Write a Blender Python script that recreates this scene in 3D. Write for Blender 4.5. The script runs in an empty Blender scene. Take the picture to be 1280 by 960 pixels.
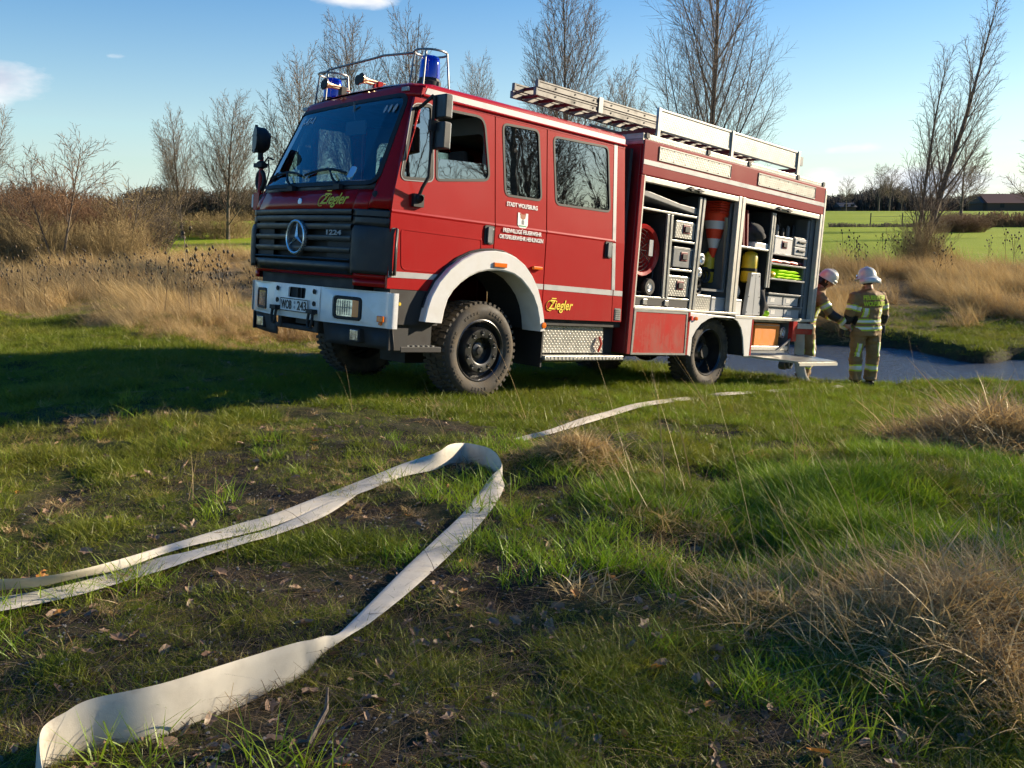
import bpy, bmesh, math, random
import numpy as np
from mathutils import Vector, Matrix, Euler
from mathutils.geometry import tessellate_polygon
random.seed(7)
RNG = np.random.default_rng(7)
S = bpy.context.scene
COL = S.collection
# ------------------------------------------------------------------ camera
FPX, CX, CY = 1150.21, 644.38, 461.81          # focal length and principal point, photo pixels
PITCH = math.radians(8.739)
CAMZ = 1.6
cd = bpy.data.cameras.new('camera')
cd.sensor_width = 36.0
cd.lens = 36.0 * FPX / 1280.0
cd.shift_x = (640 - CX) / 1280.0
cd.shift_y = (CY - 480) / 1280.0
cd.clip_start = 0.05
cd.clip_end = 6000
cam = bpy.data.objects.new('camera', cd)
cam.location = (0, 0, CAMZ)
cam.rotation_euler = (math.radians(90) - PITCH, 0, 0)
COL.objects.link(cam)
S.camera = cam
# ------------------------------------------------------------------ sun, sky
SUN_AZ, SUN_EL = math.radians(68), math.radians(18)
sd = bpy.data.lights.new('sun', 'SUN')
sd.energy = 5.0
sd.angle = math.radians(0.53)
sd.color = (1.0, 0.84, 0.62)
sun = bpy.data.objects.new('sun', sd)
sdir = Vector((math.sin(SUN_AZ) * math.cos(SUN_EL), math.cos(SUN_AZ) * math.cos(SUN_EL), math.sin(SUN_EL)))
sun.rotation_euler = (-sdir).to_track_quat('-Z', 'Y').to_euler()
sun.location = (60, 30, 40)
COL.objects.link(sun)
W = bpy.data.worlds.new('World')
S.world = W
W.use_nodes = True
nt = W.node_tree
nt.nodes.clear()
def N(nt, t, **kw):
    n = nt.nodes.new(t)
    for k, v in kw.items():
        if k.startswith('i_'):
            key = k[2:]
            key = int(key) if key.isdigit() else key.replace('_', ' ')
            n.inputs[key].default_value = v
        else:
            setattr(n, k, v)
    return n
def L(nt, a, b): nt.links.new(a, b)
def mixrgb(nt, fac, a, b, blend='MIX'):
    n = nt.nodes.new('ShaderNodeMix'); n.data_type = 'RGBA'; n.blend_type = blend
    for i, v in ((0, fac), (6, a), (7, b)):
        if hasattr(v, 'is_linked') or isinstance(v, bpy.types.NodeSocket): nt.links.new(v, n.inputs[i])
        else: n.inputs[i].default_value = v
    return n.outputs[2]
def mth(nt, op, *a):
    n = nt.nodes.new('ShaderNodeMath'); n.operation = op
    for i, v in enumerate(a):
        if isinstance(v, bpy.types.NodeSocket): nt.links.new(v, n.inputs[i])
        else: n.inputs[i].default_value = v
    return n.outputs[0]
def ramp(nt, fac, stops):
    n = nt.nodes.new('ShaderNodeValToRGB')
    el = n.color_ramp.elements
    while len(el) < len(stops): el.new(0.5)
    for e, (p, c) in zip(el, stops):
        e.position = p
        e.color = (c, c, c, 1) if isinstance(c, (int, float)) else tuple(c) + ((1,) if len(c) == 3 else ())
    nt.links.new(fac, n.inputs[0])
    return n.outputs[0]
sky = N(nt, 'ShaderNodeTexSky', sky_type='NISHITA', sun_disc=False, sun_elevation=SUN_EL, sun_rotation=SUN_AZ,
        altitude=0, air_density=1.15, dust_density=0.25, ozone_density=2.2)
hsv = N(nt, 'ShaderNodeHueSaturation', i_Hue=0.516, i_Saturation=1.62, i_Value=0.98)
L(nt, sky.outputs[0], hsv.inputs['Color'])
tc = N(nt, 'ShaderNodeTexCoord')
sep = N(nt, 'ShaderNodeSeparateXYZ')
L(nt, tc.outputs['Generated'], sep.inputs[0])
az = mth(nt, 'ARCTAN2', sep.outputs[0], sep.outputs[1])       # 0 = ahead, + = right
el = mth(nt, 'ARCSINE', sep.outputs[2])
# small clouds: (azimuth deg, elevation deg, half width, half height, strength)
cz = N(nt, 'ShaderNodeCombineXYZ')
L(nt, az, cz.inputs[0]); L(nt, mth(nt, 'MULTIPLY', el, 2.3), cz.inputs[1])
nz = N(nt, 'ShaderNodeTexNoise', i_Scale=13.0, i_Detail=7.0, i_Roughness=0.58)
L(nt, cz.outputs[0], nz.inputs['Vector'])
total = None
CL = [(-29.9, 7.35, 4.2, 1.5, 1.0), (-9.2, 13.1, 2.9, 0.62, 1.0), (-22.8, 9.3, 0.9, 0.3, 0.6), (19.6, 4.45, 1.9, 0.38, 0.95),
      (22.5, 2.5, 8, 1.1, 1.05), (-20, 1.2, 10, 0.5, 0.45), (60, 5, 16, 1.5, 0.8), (-75, 9, 15, 3, 0.8), (130, 7, 20, 3, 0.8), (-140, 8, 22, 3, 0.7), (-1.5, 13.6, 1.6, .35, .6)]
for a, e, w, h, s in CL:
    dx = mth(nt, 'DIVIDE', mth(nt, 'SUBTRACT', az, math.radians(a)), math.radians(w))
    dy = mth(nt, 'DIVIDE', mth(nt, 'SUBTRACT', el, math.radians(e)), math.radians(h))
    r2 = mth(nt, 'ADD', mth(nt, 'MULTIPLY', dx, dx), mth(nt, 'MULTIPLY', dy, dy))
    g = mth(nt, 'MULTIPLY', mth(nt, 'EXPONENT', mth(nt, 'MULTIPLY', r2, -1.0)), s)
    total = g if total is None else mth(nt, 'MAXIMUM', total, g)
cm = mth(nt, 'ADD', mth(nt, 'MULTIPLY', total, 1.05), mth(nt, 'MULTIPLY', mth(nt, 'SUBTRACT', nz.outputs[0], 0.5), 1.7))
cmask = ramp(nt, cm, [(0.42, 0.0), (0.95, 0.9)])
cmask = mth(nt, 'MULTIPLY', cmask, ramp(nt, total, [(0.03, 0.0), (0.3, 1.0)]))
nz2 = N(nt, 'ShaderNodeTexNoise', i_Scale=9.0, i_Detail=4.0)
off = N(nt, 'ShaderNodeVectorMath', operation='ADD'); off.inputs[1].default_value = (0.3, -0.08, 0.0)
L(nt, cz.outputs[0], off.inputs[0]); L(nt, off.outputs[0], nz2.inputs['Vector'])
ccol = mixrgb(nt, ramp(nt, nz2.outputs[0], [(0.35, 0.0), (0.62, 1.0)]), (3.4, 3.8, 4.6, 1), (7.4, 7.2, 6.9, 1))
# pale band towards the horizon: bluish away from the sun, nearly white on its side
hzc = mixrgb(nt, mth(nt, 'ADD', mth(nt, 'MULTIPLY', mth(nt, 'COSINE', mth(nt, 'SUBTRACT', az, SUN_AZ)), 0.5), 0.5), (2.5, 3.85, 5.0, 1), (5.2, 5.9, 6.2, 1))
elp = mth(nt, 'MAXIMUM', el, 0.0)
hzf = mth(nt, 'MULTIPLY', mth(nt, 'EXPONENT', mth(nt, 'MULTIPLY', elp, -7.5)), 0.85)
skyb = mixrgb(nt, hzf, hsv.outputs[0], hzc)
skyc = mixrgb(nt, cmask, skyb, ccol)
bg = N(nt, 'ShaderNodeBackground', i_Strength=0.084)
L(nt, skyc, bg.inputs['Color'])
wo = N(nt, 'ShaderNodeOutputWorld')
L(nt, bg.outputs[0], wo.inputs[0])
vs = S.view_settings
vs.view_transform = 'Standard'; vs.look = 'None'; vs.gamma = 1.0; vs.exposure = 1.08
try: vs.use_curve_mapping = False
except Exception: pass
S.cycles.max_bounces = 5; S.cycles.transparent_max_bounces = 10; S.cycles.use_adaptive_sampling = True; S.cycles.adaptive_threshold = 0.03
S.cycles.diffuse_bounces = 2; S.cycles.glossy_bounces = 3; S.cycles.transmission_bounces = 4

# ------------------------------------------------------------------ mesh helpers
class M:
    """collects geometry for ONE object"""
    def __init__(s): s.v = []; s.f = []; s.m = []; s.k = 0
    def mat(s, k): s.k = k; return s
    def add(s, vs, fs):
        o = len(s.v); s.v += [tuple(p) for p in vs]
        for f in fs: s.f.append(tuple(o + i for i in f)); s.m.append(s.k)
        return s
    def box(s, x0, x1, y0, y1, z0, z1):
        v = [(x, y, z) for x in (x0, x1) for y in (y0, y1) for z in (z0, z1)]
        return s.add(v, [(0, 1, 3, 2), (4, 6, 7, 5), (0, 4, 5, 1), (2, 3, 7, 6), (0, 2, 6, 4), (1, 5, 7, 3)])
    def obox(s, c, ax, ay, az):
        c = Vector(c); ax, ay, az = Vector(ax), Vector(ay), Vector(az)
        v = [c + i * ax + j * ay + k * az for i in (-1, 1) for j in (-1, 1) for k in (-1, 1)]
        return s.add(v, [(0, 1, 3, 2), (4, 6, 7, 5), (0, 4, 5, 1), (2, 3, 7, 6), (0, 2, 6, 4), (1, 5, 7, 3)])
    def tube(s, pts, r, n=8, caps=True):
        pts = [Vector(p) for p in pts]
        rs = r if isinstance(r, (list, tuple)) else [r] * len(pts)
        vs = []; fs = []; prev = None
        for i, p in enumerate(pts):
            d = (pts[min(i + 1, len(pts) - 1)] - pts[max(i - 1, 0)])
            if d.length < 1e-9: d = Vector((0, 0, 1))
            d.normalize()
            if prev is None:
                a = Vector((0, 0, 1)) if abs(d.z) < 0.9 else Vector((1, 0, 0))
                u = d.cross(a).normalized()
            else:
                u = (prev - d * prev.dot(d))
                u = u.normalized() if u.length > 1e-6 else d.orthogonal().normalized()
            prev = u; w = d.cross(u)
            for k in range(n):
                t = 2 * math.pi * k / n
                vs.append(p + (u * math.cos(t) + w * math.sin(t)) * rs[i])
        for i in range(len(pts) - 1):
            for k in range(n):
                a = i * n + k; b = i * n + (k + 1) % n
                fs.append((a, b, b + n, a + n))
        if caps:
            fs.append(tuple(range(n - 1, -1, -1))); fs.append(tuple((len(pts) - 1) * n + k for k in range(n)))
        return s.add(vs, fs)
    def lathe(s, prof, c, axis='Y', n=32, close=False, sy=1):
        """prof: (along axis, radius)"""
        vs = []; fs = []
        for a, r in prof:
            for k in range(n):
                t = 2 * math.pi * k / n; q = r * math.cos(t); w = r * math.sin(t)
                p = {'Y': (q, a * sy, w), 'X': (a * sy, q, w), 'Z': (q, w, a * sy)}[axis]
                vs.append((c[0] + p[0], c[1] + p[1], c[2] + p[2]))
        m = len(prof)
        for i in range(m if close else m - 1):
            j = (i + 1) % m
            for k in range(n):
                k2 = (k + 1) % n
                fs.append((i * n + k, i * n + k2, j * n + k2, j * n + k))
        return s.add(vs, fs)
    def ball(s, c, r, n=10, m=6):
        rx, ry, rz = r if isinstance(r, (tuple, list)) else (r, r, r)
        vs = [(c[0], c[1], c[2] + rz)]; fs = []
        for i in range(1, m):
            p = math.pi * i / m
            for k in range(n):
                t = 2 * math.pi * k / n
                vs.append((c[0] + rx * math.sin(p) * math.cos(t), c[1] + ry * math.sin(p) * math.sin(t), c[2] + rz * math.cos(p)))
        vs.append((c[0], c[1], c[2] - rz)); e = len(vs) - 1
        for k in range(n):
            fs.append((0, 1 + k, 1 + (k + 1) % n)); fs.append((e, e - n + (k + 1) % n, e - n + k))
        for i in range(m - 2):
            for k in range(n):
                a = 1 + i * n + k; b = 1 + i * n + (k + 1) % n
                fs.append((a, a + n, b + n, b))
        return s.add(vs, fs)
    def plate(s, outer, holes, fn, th):
        """flat polygon with holes; fn maps (a, b) to 3D; th = thickness vector"""
        loops = [outer] + list(holes)
        tri = tessellate_polygon([[Vector((a, b, 0)) for a, b in lp] for lp in loops])
        P = [Vector(fn(a, b)) for lp in loops for a, b in lp]
        th = Vector(th); n = len(P)
        vs = P + [p + th for p in P]
        fs = [tuple(t) for t in tri] + [tuple(n + i for i in reversed(t)) for t in tri]
        o = 0
        for lp in loops:
            k = len(lp)
            for i in range(k):
                a = o + i; b = o + (i + 1) % k
                fs.append((a, b, b + n, a + n))
            o += k
        return s.add(vs, fs)
    def grid(s, fn, us, vs_):
        P = [fn(u, v) for u in us for v in vs_]
        m = len(vs_)
        return s.add(P, [(i * m + j, i * m + j + 1, (i + 1) * m + j + 1, (i + 1) * m + j) for i in range(len(us) - 1) for j in range(m - 1)])
    def ring(s, A, B):
        """strip between two closed loops of equal length"""
        n = len(A)
        return s.add(list(A) + list(B), [(i, (i + 1) % n, n + (i + 1) % n, n + i) for i in range(n)])
    def mesh(s, name, mats, smooth=None, fix=True):
        me = bpy.data.meshes.new(name)
        me.from_pydata(s.v, [], s.f)
        for mm in mats: me.materials.append(mm)
        if len(mats) > 1: me.polygons.foreach_set('material_index', s.m)
        if fix:
            bm = bmesh.new(); bm.from_mesh(me)
            bmesh.ops.recalc_face_normals(bm, faces=bm.faces)
            bm.to_mesh(me); bm.free()
        if smooth is not None:
            me.shade_smooth()
            me.set_sharp_from_angle(angle=math.radians(smooth))
        me.update()
        return me

def link(o, parent=None):
    COL.objects.link(o)
    if parent is not None: o.parent = parent
    return o
def obj(name, m, mats, parent=None, smooth=None, bevel=0, label=None, kind=None, fix=True, solid=0):
    if not isinstance(mats, (list, tuple)): mats = [mats]
    me = m if isinstance(m, bpy.types.Mesh) else m.mesh(name, mats, smooth, fix)
    o = bpy.data.objects.new(name, me)
    if solid:
        q = o.modifiers.new('thickness', 'SOLIDIFY'); q.thickness = solid; q.offset = -1
    if bevel:
        b = o.modifiers.new('bevel', 'BEVEL'); b.width = bevel; b.segments = 2; b.limit_method = 'ANGLE'; b.angle_limit = math.radians(40)
    link(o, parent)
    if label: o['label'] = label
    if kind: o['kind'] = kind
    return o
def tag(o, label, cat, group=None):
    o['label'] = label; o['category'] = cat
    if group: o['group'] = group
    return o
def empty(name, label, cat, loc=(0, 0, 0), mw=None, group=None):
    o = bpy.data.objects.new(name, None); COL.objects.link(o)
    if mw is not None: o.matrix_world = mw
    else: o.location = loc
    o.empty_display_size = 0.2
    return tag(o, label, cat, group)
def copy_tree(o, parent=None):
    c = o.copy(); COL.objects.link(c)
    if parent is not None: c.parent = parent
    for ch in list(o.children): copy_tree(ch, c)
    return c
def rpoly(pts, r=0.05, n=5):
    """rounded polygon"""
    out = []; k = len(pts)
    rs = r if isinstance(r, (list, tuple)) else [r] * k
    for i in range(k):
        p = Vector(pts[i]); a = Vector(pts[i - 1]) - p; b = Vector(pts[(i + 1) % k]) - p
        rr = min(rs[i], a.length * 0.45, b.length * 0.45)
        if rr <= 0: out.append(tuple(p)); continue
        A = p + a.normalized() * rr; B = p + b.normalized() * rr
        for j in range(n + 1):
            t = j / n
            out.append(tuple(A * (1 - t) ** 2 + p * 2 * t * (1 - t) + B * t * t))
    return out
def inset(poly, d):
    """move a rounded convex-ish polygon outwards (d > 0) or inwards"""
    k = len(poly); P = [Vector(p) for p in poly]
    area = sum(P[i].x * P[(i + 1) % k].y - P[(i + 1) % k].x * P[i].y for i in range(k))
    sg = 1 if area > 0 else -1
    out = []
    for i in range(k):
        t = (P[(i + 1) % k] - P[i - 1])
        if t.length < 1e-9: t = Vector((1, 0))
        t.normalize()
        out.append((P[i].x + sg * t.y * d, P[i].y - sg * t.x * d))
    return out

# ------------------------------------------------------------------ materials
def pmat(name, col, rough=0.5, metal=0.0, coat=0.0, spec=0.5, noise=None, bump=None, emit=None, trans=0.0):
    """noise=(scale, amount, colour2) mottles the base colour, bump=(scale, strength)"""
    m = bpy.data.materials.new(name); m.use_nodes = True
    nt = m.node_tree; b = nt.nodes['Principled BSDF']
    b.inputs['Base Color'].default_value = tuple(col) + (1,)
    b.inputs['Roughness'].default_value = rough
    b.inputs['Metallic'].default_value = metal
    b.inputs['Coat Weight'].default_value = coat
    b.inputs['Coat Roughness'].default_value = 0.06
    b.inputs['Specular IOR Level'].default_value = spec
    b.inputs['Transmission Weight'].default_value = trans
    if noise or bump:
        tc = N(nt, 'ShaderNodeTexCoord')
    if noise:
        n = N(nt, 'ShaderNodeTexNoise', i_Scale=noise[0], i_Detail=6.0, i_Roughness=0.6)
        L(nt, tc.outputs['Object'], n.inputs['Vector'])
        f = ramp(nt, n.outputs[0], [(0.42, 0.0), (0.68, noise[1])])
        L(nt, mixrgb(nt, f, tuple(col) + (1,), tuple(noise[2]) + (1,)), b.inputs['Base Color'])
        rr = ramp(nt, n.outputs[0], [(0.35, max(0.02, rough * 0.8)), (0.75, min(1, rough * 1.35))])
        L(nt, rr, b.inputs['Roughness'])
    if bump:
        n = N(nt, 'ShaderNodeTexNoise', i_Scale=bump[0], i_Detail=3.0)
        L(nt, tc.outputs['Object'], n.inputs['Vector'])
        bp = N(nt, 'ShaderNodeBump', i_Strength=bump[1], i_Distance=0.004)
        L(nt, n.outputs[0], bp.inputs['Height']); L(nt, bp.outputs[0], b.inputs['Normal'])
    if emit:
        b.inputs['Emission Color'].default_value = tuple(emit[0]) + (1,)
        b.inputs['Emission Strength'].default_value = emit[1]
    return m
def paint(name, col, dust=0.25, rough=0.3):
    """vehicle paint: clear coat, faint waviness, dust film that grows towards the sills"""
    m = pmat(name, col, max(rough, .5), 0, 0.42, 0.08)
    nt = m.node_tree; b = nt.nodes['Principled BSDF']
    tc = N(nt, 'ShaderNodeTexCoord')
    n = N(nt, 'ShaderNodeTexNoise', i_Scale=3.0, i_Detail=8.0, i_Roughness=0.65)
    L(nt, tc.outputs['Object'], n.inputs['Vector'])
    mp = N(nt, 'ShaderNodeMapping'); mp.inputs['Scale'].default_value = (14, 14, 1.2)
    L(nt, tc.outputs['Object'], mp.inputs['Vector'])
    n2 = N(nt, 'ShaderNodeTexNoise', i_Scale=2.0, i_Detail=5.0)
    L(nt, mp.outputs[0], n2.inputs['Vector'])
    sp = N(nt, 'ShaderNodeSeparateXYZ'); L(nt, tc.outputs['Object'], sp.inputs[0])
    low = ramp(nt, mth(nt, 'MULTIPLY', sp.outputs[2], 0.4), [(0.22, 1.0), (0.42, 0.35), (0.7, 0.10)])
    f = mth(nt, 'MULTIPLY', mth(nt, 'MULTIPLY', ramp(nt, n.outputs[0], [(0.35, 0.2), (0.75, 1.0)]), ramp(nt, n2.outputs[0], [(0.3, 0.5), (0.7, 1.0)])), low)
    f = mth(nt, 'MULTIPLY', f, dust)
    L(nt, mixrgb(nt, f, tuple(col) + (1,), (0.16, 0.12, 0.085, 1)), b.inputs['Base Color'])
    L(nt, mth(nt, 'ADD', mth(nt, 'MULTIPLY', f, 0.9), 0.05), b.inputs['Coat Roughness'])
    w = N(nt, 'ShaderNodeTexNoise', i_Scale=2.2, i_Detail=1.0)
    L(nt, tc.outputs['Object'], w.inputs['Vector'])
    bp = N(nt, 'ShaderNodeBump', i_Strength=0.12, i_Distance=0.03)
    L(nt, w.outputs[0], bp.inputs['Height'])
    L(nt, bp.outputs[0], b.inputs['Normal']); L(nt, bp.outputs[0], b.inputs['Coat Normal'])
    return m
def glassmat(name, tint=(0.55, 0.62, 0.62), refl=1.0, dens=0.0, wav=0.05):
    m = bpy.data.materials.new(name); m.use_nodes = True
    nt = m.node_tree; nt.nodes.clear()
    out = N(nt, 'ShaderNodeOutputMaterial')
    tr = N(nt, 'ShaderNodeBsdfTransparent'); tr.inputs[0].default_value = tuple(tint) + (1,)
    gl = N(nt, 'ShaderNodeBsdfGlossy', i_Roughness=0.01); gl.inputs[0].default_value = (0.95, 0.97, 1, 1)
    fr = N(nt, 'ShaderNodeFresnel', i_IOR=1.55)
    tc = N(nt, 'ShaderNodeTexCoord')
    w = N(nt, 'ShaderNodeTexNoise', i_Scale=5.0, i_Detail=1.5)
    L(nt, tc.outputs['Object'], w.inputs['Vector'])
    bp = N(nt, 'ShaderNodeBump', i_Strength=wav, i_Distance=0.02)
    L(nt, w.outputs[0], bp.inputs['Height']); L(nt, bp.outputs[0], gl.inputs['Normal'])
    fac = mth(nt, 'MINIMUM', mth(nt, 'ADD', mth(nt, 'MULTIPLY', fr.outputs[0], refl), dens), 1.0)
    mx = N(nt, 'ShaderNodeMixShader')
    L(nt, fac, mx.inputs[0]); L(nt, tr.outputs[0], mx.inputs[1]); L(nt, gl.outputs[0], mx.inputs[2])
    L(nt, mx.outputs[0], out.inputs[0])
    return m
def treadplate(name, col=(0.42, 0.41, 0.37), scale=46):
    """aluminium chequer plate: raised lozenges as fine relief"""
    m = pmat(name, col, 0.36, 0.55, 0, 0.5)
    nt = m.node_tree; b = nt.nodes['Principled BSDF']
    tc = N(nt, 'ShaderNodeTexCoord')
    mp = N(nt, 'ShaderNodeMapping'); mp.inputs['Rotation'].default_value = (0.0, math.radians(45), 0)
    L(nt, tc.outputs['Object'], mp.inputs['Vector'])
    ck = N(nt, 'ShaderNodeTexWave', wave_type='BANDS', bands_direction='X', i_Scale=scale / 6.0, i_Distortion=0.0)
    ck2 = N(nt, 'ShaderNodeTexWave', wave_type='BANDS', bands_direction='Z', i_Scale=scale / 6.0, i_Distortion=0.0)
    L(nt, mp.outputs[0], ck.inputs['Vector']); L(nt, mp.outputs[0], ck2.inputs['Vector'])
    h = mth(nt, 'MULTIPLY', ck.outputs['Fac'], ck2.outputs['Fac'])
    hh = ramp(nt, h, [(0.25, 0.0), (0.5, 1.0)])
    bp = N(nt, 'ShaderNodeBump', i_Strength=0.8, i_Distance=0.003)
    L(nt, hh, bp.inputs['Height']); L(nt, bp.outputs[0], b.inputs['Normal'])
    n = N(nt, 'ShaderNodeTexNoise', i_Scale=7.0, i_Detail=6.0)
    L(nt, tc.outputs['Object'], n.inputs['Vector'])
    L(nt, mixrgb(nt, ramp(nt, n.outputs[0], [(0.4, 0.0), (0.7, 0.55)]), tuple(col) + (1,), tuple(c * 0.55 for c in col) + (1,)), b.inputs['Base Color'])
    return m
MT = {}
MT['red'] = paint('red_paint', (0.35, 0.001, 0.003), 0.42)
MT['red_body'] = paint('faded_red_paint', (0.24, 0.008, 0.013), 0.5, 0.4)
MT['white'] = pmat('white_paint', (0.70, 0.69, 0.66), 0.35, 0, 0.5, 0.5, noise=(6, 0.35, (0.5, 0.46, 0.38)))
MT['stripe'] = pmat('reflective_stripe', (0.40, 0.40, 0.39), 0.45, 0.1, noise=(9, 0.3, (0.42, 0.4, 0.38)))
MT['black'] = pmat('black_plastic', (0.018, 0.019, 0.021), 0.5, 0, 0, 0.5, noise=(9, 0.4, (0.045, 0.042, 0.038)))
MT['rubber'] = pmat('rubber', (0.012, 0.012, 0.012), 0.65)
MT['tyre'] = pmat('dusty_tyre_rubber', (0.035, 0.030, 0.024), 0.85, noise=(6, 0.9, (0.11, 0.085, 0.055)), bump=(60, 0.5))
MT['chassis'] = pmat('chassis_black', (0.012, 0.012, 0.012), 0.7, noise=(5, 0.6, (0.05, 0.042, 0.034)))
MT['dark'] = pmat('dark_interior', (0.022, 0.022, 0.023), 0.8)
MT['grey'] = pmat('grey_plastic', (0.13, 0.14, 0.145), 0.5, noise=(9, 0.3, (0.2, 0.19, 0.17)))
MT['alu'] = pmat('aluminium', (0.36, 0.36, 0.34), 0.38, 0.6, noise=(12, 0.5, (0.2, 0.2, 0.19)))
MT['alul'] = pmat('anodised_light', (0.50, 0.48, 0.42), 0.45, 0.35, noise=(14, 0.4, (0.32, 0.30, 0.27)))
MT['tread'] = treadplate('chequer_plate')
MT['chrome'] = pmat('chrome', (0.75, 0.75, 0.74), 0.26, 0.75)
MT['steel'] = pmat('steel_tube', (0.2, 0.2, 0.2), 0.38, 0.9)
MT['brass'] = pmat('brass_horn', (0.75, 0.6, 0.4), 0.25, 0.9)
MT['orange'] = pmat('orange_lens', (0.75, 0.16, 0.01), 0.2, 0, 0.6)
MT['orangeb'] = pmat('orange_box_paint', (0.72, 0.22, 0.02), 0.5, noise=(10, 0.4, (0.45, 0.14, 0.02)))
MT['blue'] = pmat('blue_lens', (0.003, 0.014, 0.36), 0.08, 0, 1.0, 0.6, emit=((0.0, 0.01, 0.9), 0.04))
MT['bwhite'] = pmat('bumper_white', (0.82, 0.81, 0.78), 0.35, 0, 0.5, 0.5, noise=(5, 0.35, (0.55, 0.51, 0.43)))
MT['lens'] = pmat('lamp_glass', (0.24, 0.24, 0.24), 0.12, 0.7, 1.0, noise=(16, 0.9, (0.85, 0.82, 0.76)))  # pale mottle paints the bright reflections into the lens colour
MT['yellow'] = pmat('yellow_lettering', (0.80, 0.60, 0.03), 0.5)
MT['bottle'] = pmat('yellow_cylinder', (0.72, 0.52, 0.03), 0.4, noise=(9, 0.35, (0.3, 0.22, 0.04)))
MT['wtext'] = pmat('white_lettering', (0.75, 0.74, 0.72), 0.5)
MT['btext'] = pmat('black_lettering', (0.012, 0.012, 0.012), 0.5)
MT['hivis'] = pmat('hi_vis_fabric', (0.55, 0.85, 0.02), 0.7, emit=((0.4, 0.8, 0.0), 0.05))
MT['cone'] = pmat('cone_orange', (0.85, 0.06, 0.02), 0.45)
MT['conew'] = pmat('cone_white', (0.68, 0.66, 0.66), 0.5)
MT['glass'] = glassmat('window_glass', (0.62, 0.70, 0.68), 1.0, 0.0, 0.015)
MT['wsglass'] = glassmat('windscreen_glass', (0.66, 0.76, 0.78), 1.35, 0.03, 0.02)
MT['dglass'] = glassmat('dark_side_glass', (0.10, 0.12, 0.12), 1.2, 0.24, 0.018)
MT['blackpaint'] = pmat('grille_dark_grey', (0.016, 0.018, 0.020), 0.45, 0, 0.08, noise=(7, 0.4, (0.04, 0.04, 0.038)))
MT['cloth'] = pmat('dark_fabric', (0.03, 0.03, 0.032), 0.95)
MT['maroon'] = pmat('maroon_board', (0.16, 0.012, 0.016), 0.5)
MT['crate'] = pmat('grey_crate', (0.33, 0.34, 0.34), 0.5, noise=(8, 0.3, (0.28, 0.28, 0.27)))
def text(name, s, size, mat, fn, parent=None, spacing=1.0, shear=0.0, ext=0.0015, bold=0.0, width=None, label=None, smooth=None, sub=0):
    """flat lettering; fn maps (u, v) in metres, u to the right of the word's middle, to 3D"""
    cu = bpy.data.curves.new('t', 'FONT'); cu.body = s; cu.size = size; cu.align_x = 'CENTER'; cu.align_y = 'CENTER'
    cu.shear = shear; cu.space_character = spacing; cu.offset = bold; cu.resolution_u = 3; cu.extrude = ext
    t = bpy.data.objects.new('t', cu); COL.objects.link(t)
    dg = bpy.context.evaluated_depsgraph_get()
    me = bpy.data.meshes.new_from_object(t.evaluated_get(dg))
    bpy.data.objects.remove(t); bpy.data.curves.remove(cu)
    n = len(me.vertices); co = np.empty(n * 3); me.vertices.foreach_get('co', co); co = co.reshape(-1, 3)
    if width: co[:, 0] *= width / max(1e-6, co[:, 0].max() - co[:, 0].min())
    out = []
    for x, y, z in co:
        a = Vector(fn(x, y)); e = 1e-3
        du = Vector(fn(x + e, y)) - a; dv = Vector(fn(x, y + e)) - a
        out.append(a + du.cross(dv).normalized() * (z + ext))
    me.vertices.foreach_set('co', np.array(out).ravel()); me.update()
    me.materials.clear(); me.materials.append(mat)
    me.name = name
    o = bpy.data.objects.new(name, me); link(o, parent)
    if label: o['label'] = label
    return o
# ------------------------------------------------------------------ truck pose (measured: nose up 5.5 degrees on the bank)
TM = Matrix(((-0.7087, 0.7016, 0.0741, -2.1164), (-0.6990, -0.7125, 0.0614, 9.4007), (0.0959, -0.0083, 0.9954, -0.0382), (0, 0, 0, 1)))
q_ = TM.to_3x3().to_quaternion()
TM = Matrix.Translation((-2.1164, 9.4007, -0.0382)) @ q_.to_matrix().to_4x4()
# ------------------------------------------------------------------ terrain
def hash2(i, j, s):
    h = np.sin(i * 127.1 + j * 311.7 + s * 74.7) * 43758.5453
    return h - np.floor(h)
def vnoise(x, y, s=0):
    xi = np.floor(x); yi = np.floor(y); xf = x - xi; yf = y - yi
    u = xf * xf * (3 - 2 * xf); v = yf * yf * (3 - 2 * yf)
    a = hash2(xi, yi, s); b = hash2(xi + 1, yi, s); c = hash2(xi, yi + 1, s); d = hash2(xi + 1, yi + 1, s)
    return (a * (1 - u) + b * u) * (1 - v) + (c * (1 - u) + d * u) * v
def fbm(x, y, s=0, o=4):
    t = 0; a = 0.5; n = 0
    for k in range(o):
        t = t + a * vnoise(x * 2 ** k, y * 2 ** k, s + k); n += a; a *= 0.5
    return t / n
def sstep(a, b, x):
    t = np.clip((x - a) / (b - a), 0, 1); return t * t * (3 - 2 * t)
WATER = -1.2
def pond(x, y):
    """< 1 inside the pond"""
    yy = y + 0.10 * (x - 8)
    e = np.sqrt(((x - 6.0) / 5.2) ** 2 + ((yy - 18.75) / 3.35) ** 2)
    e = e + 0.10 * (fbm(x * 0.55, y * 0.9, 31, 3) - 0.5) * 2
    e = np.minimum(e, np.sqrt(((x - 10.9) / 2.2) ** 2 + ((y - 18.6) / 1.0) ** 2))
    e = e + 0.55 * np.exp(-((x - 9.9) / .5) ** 2 - ((y - 20.0) / 1.5) ** 2)      # mud spit from the far bank
    return e
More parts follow.
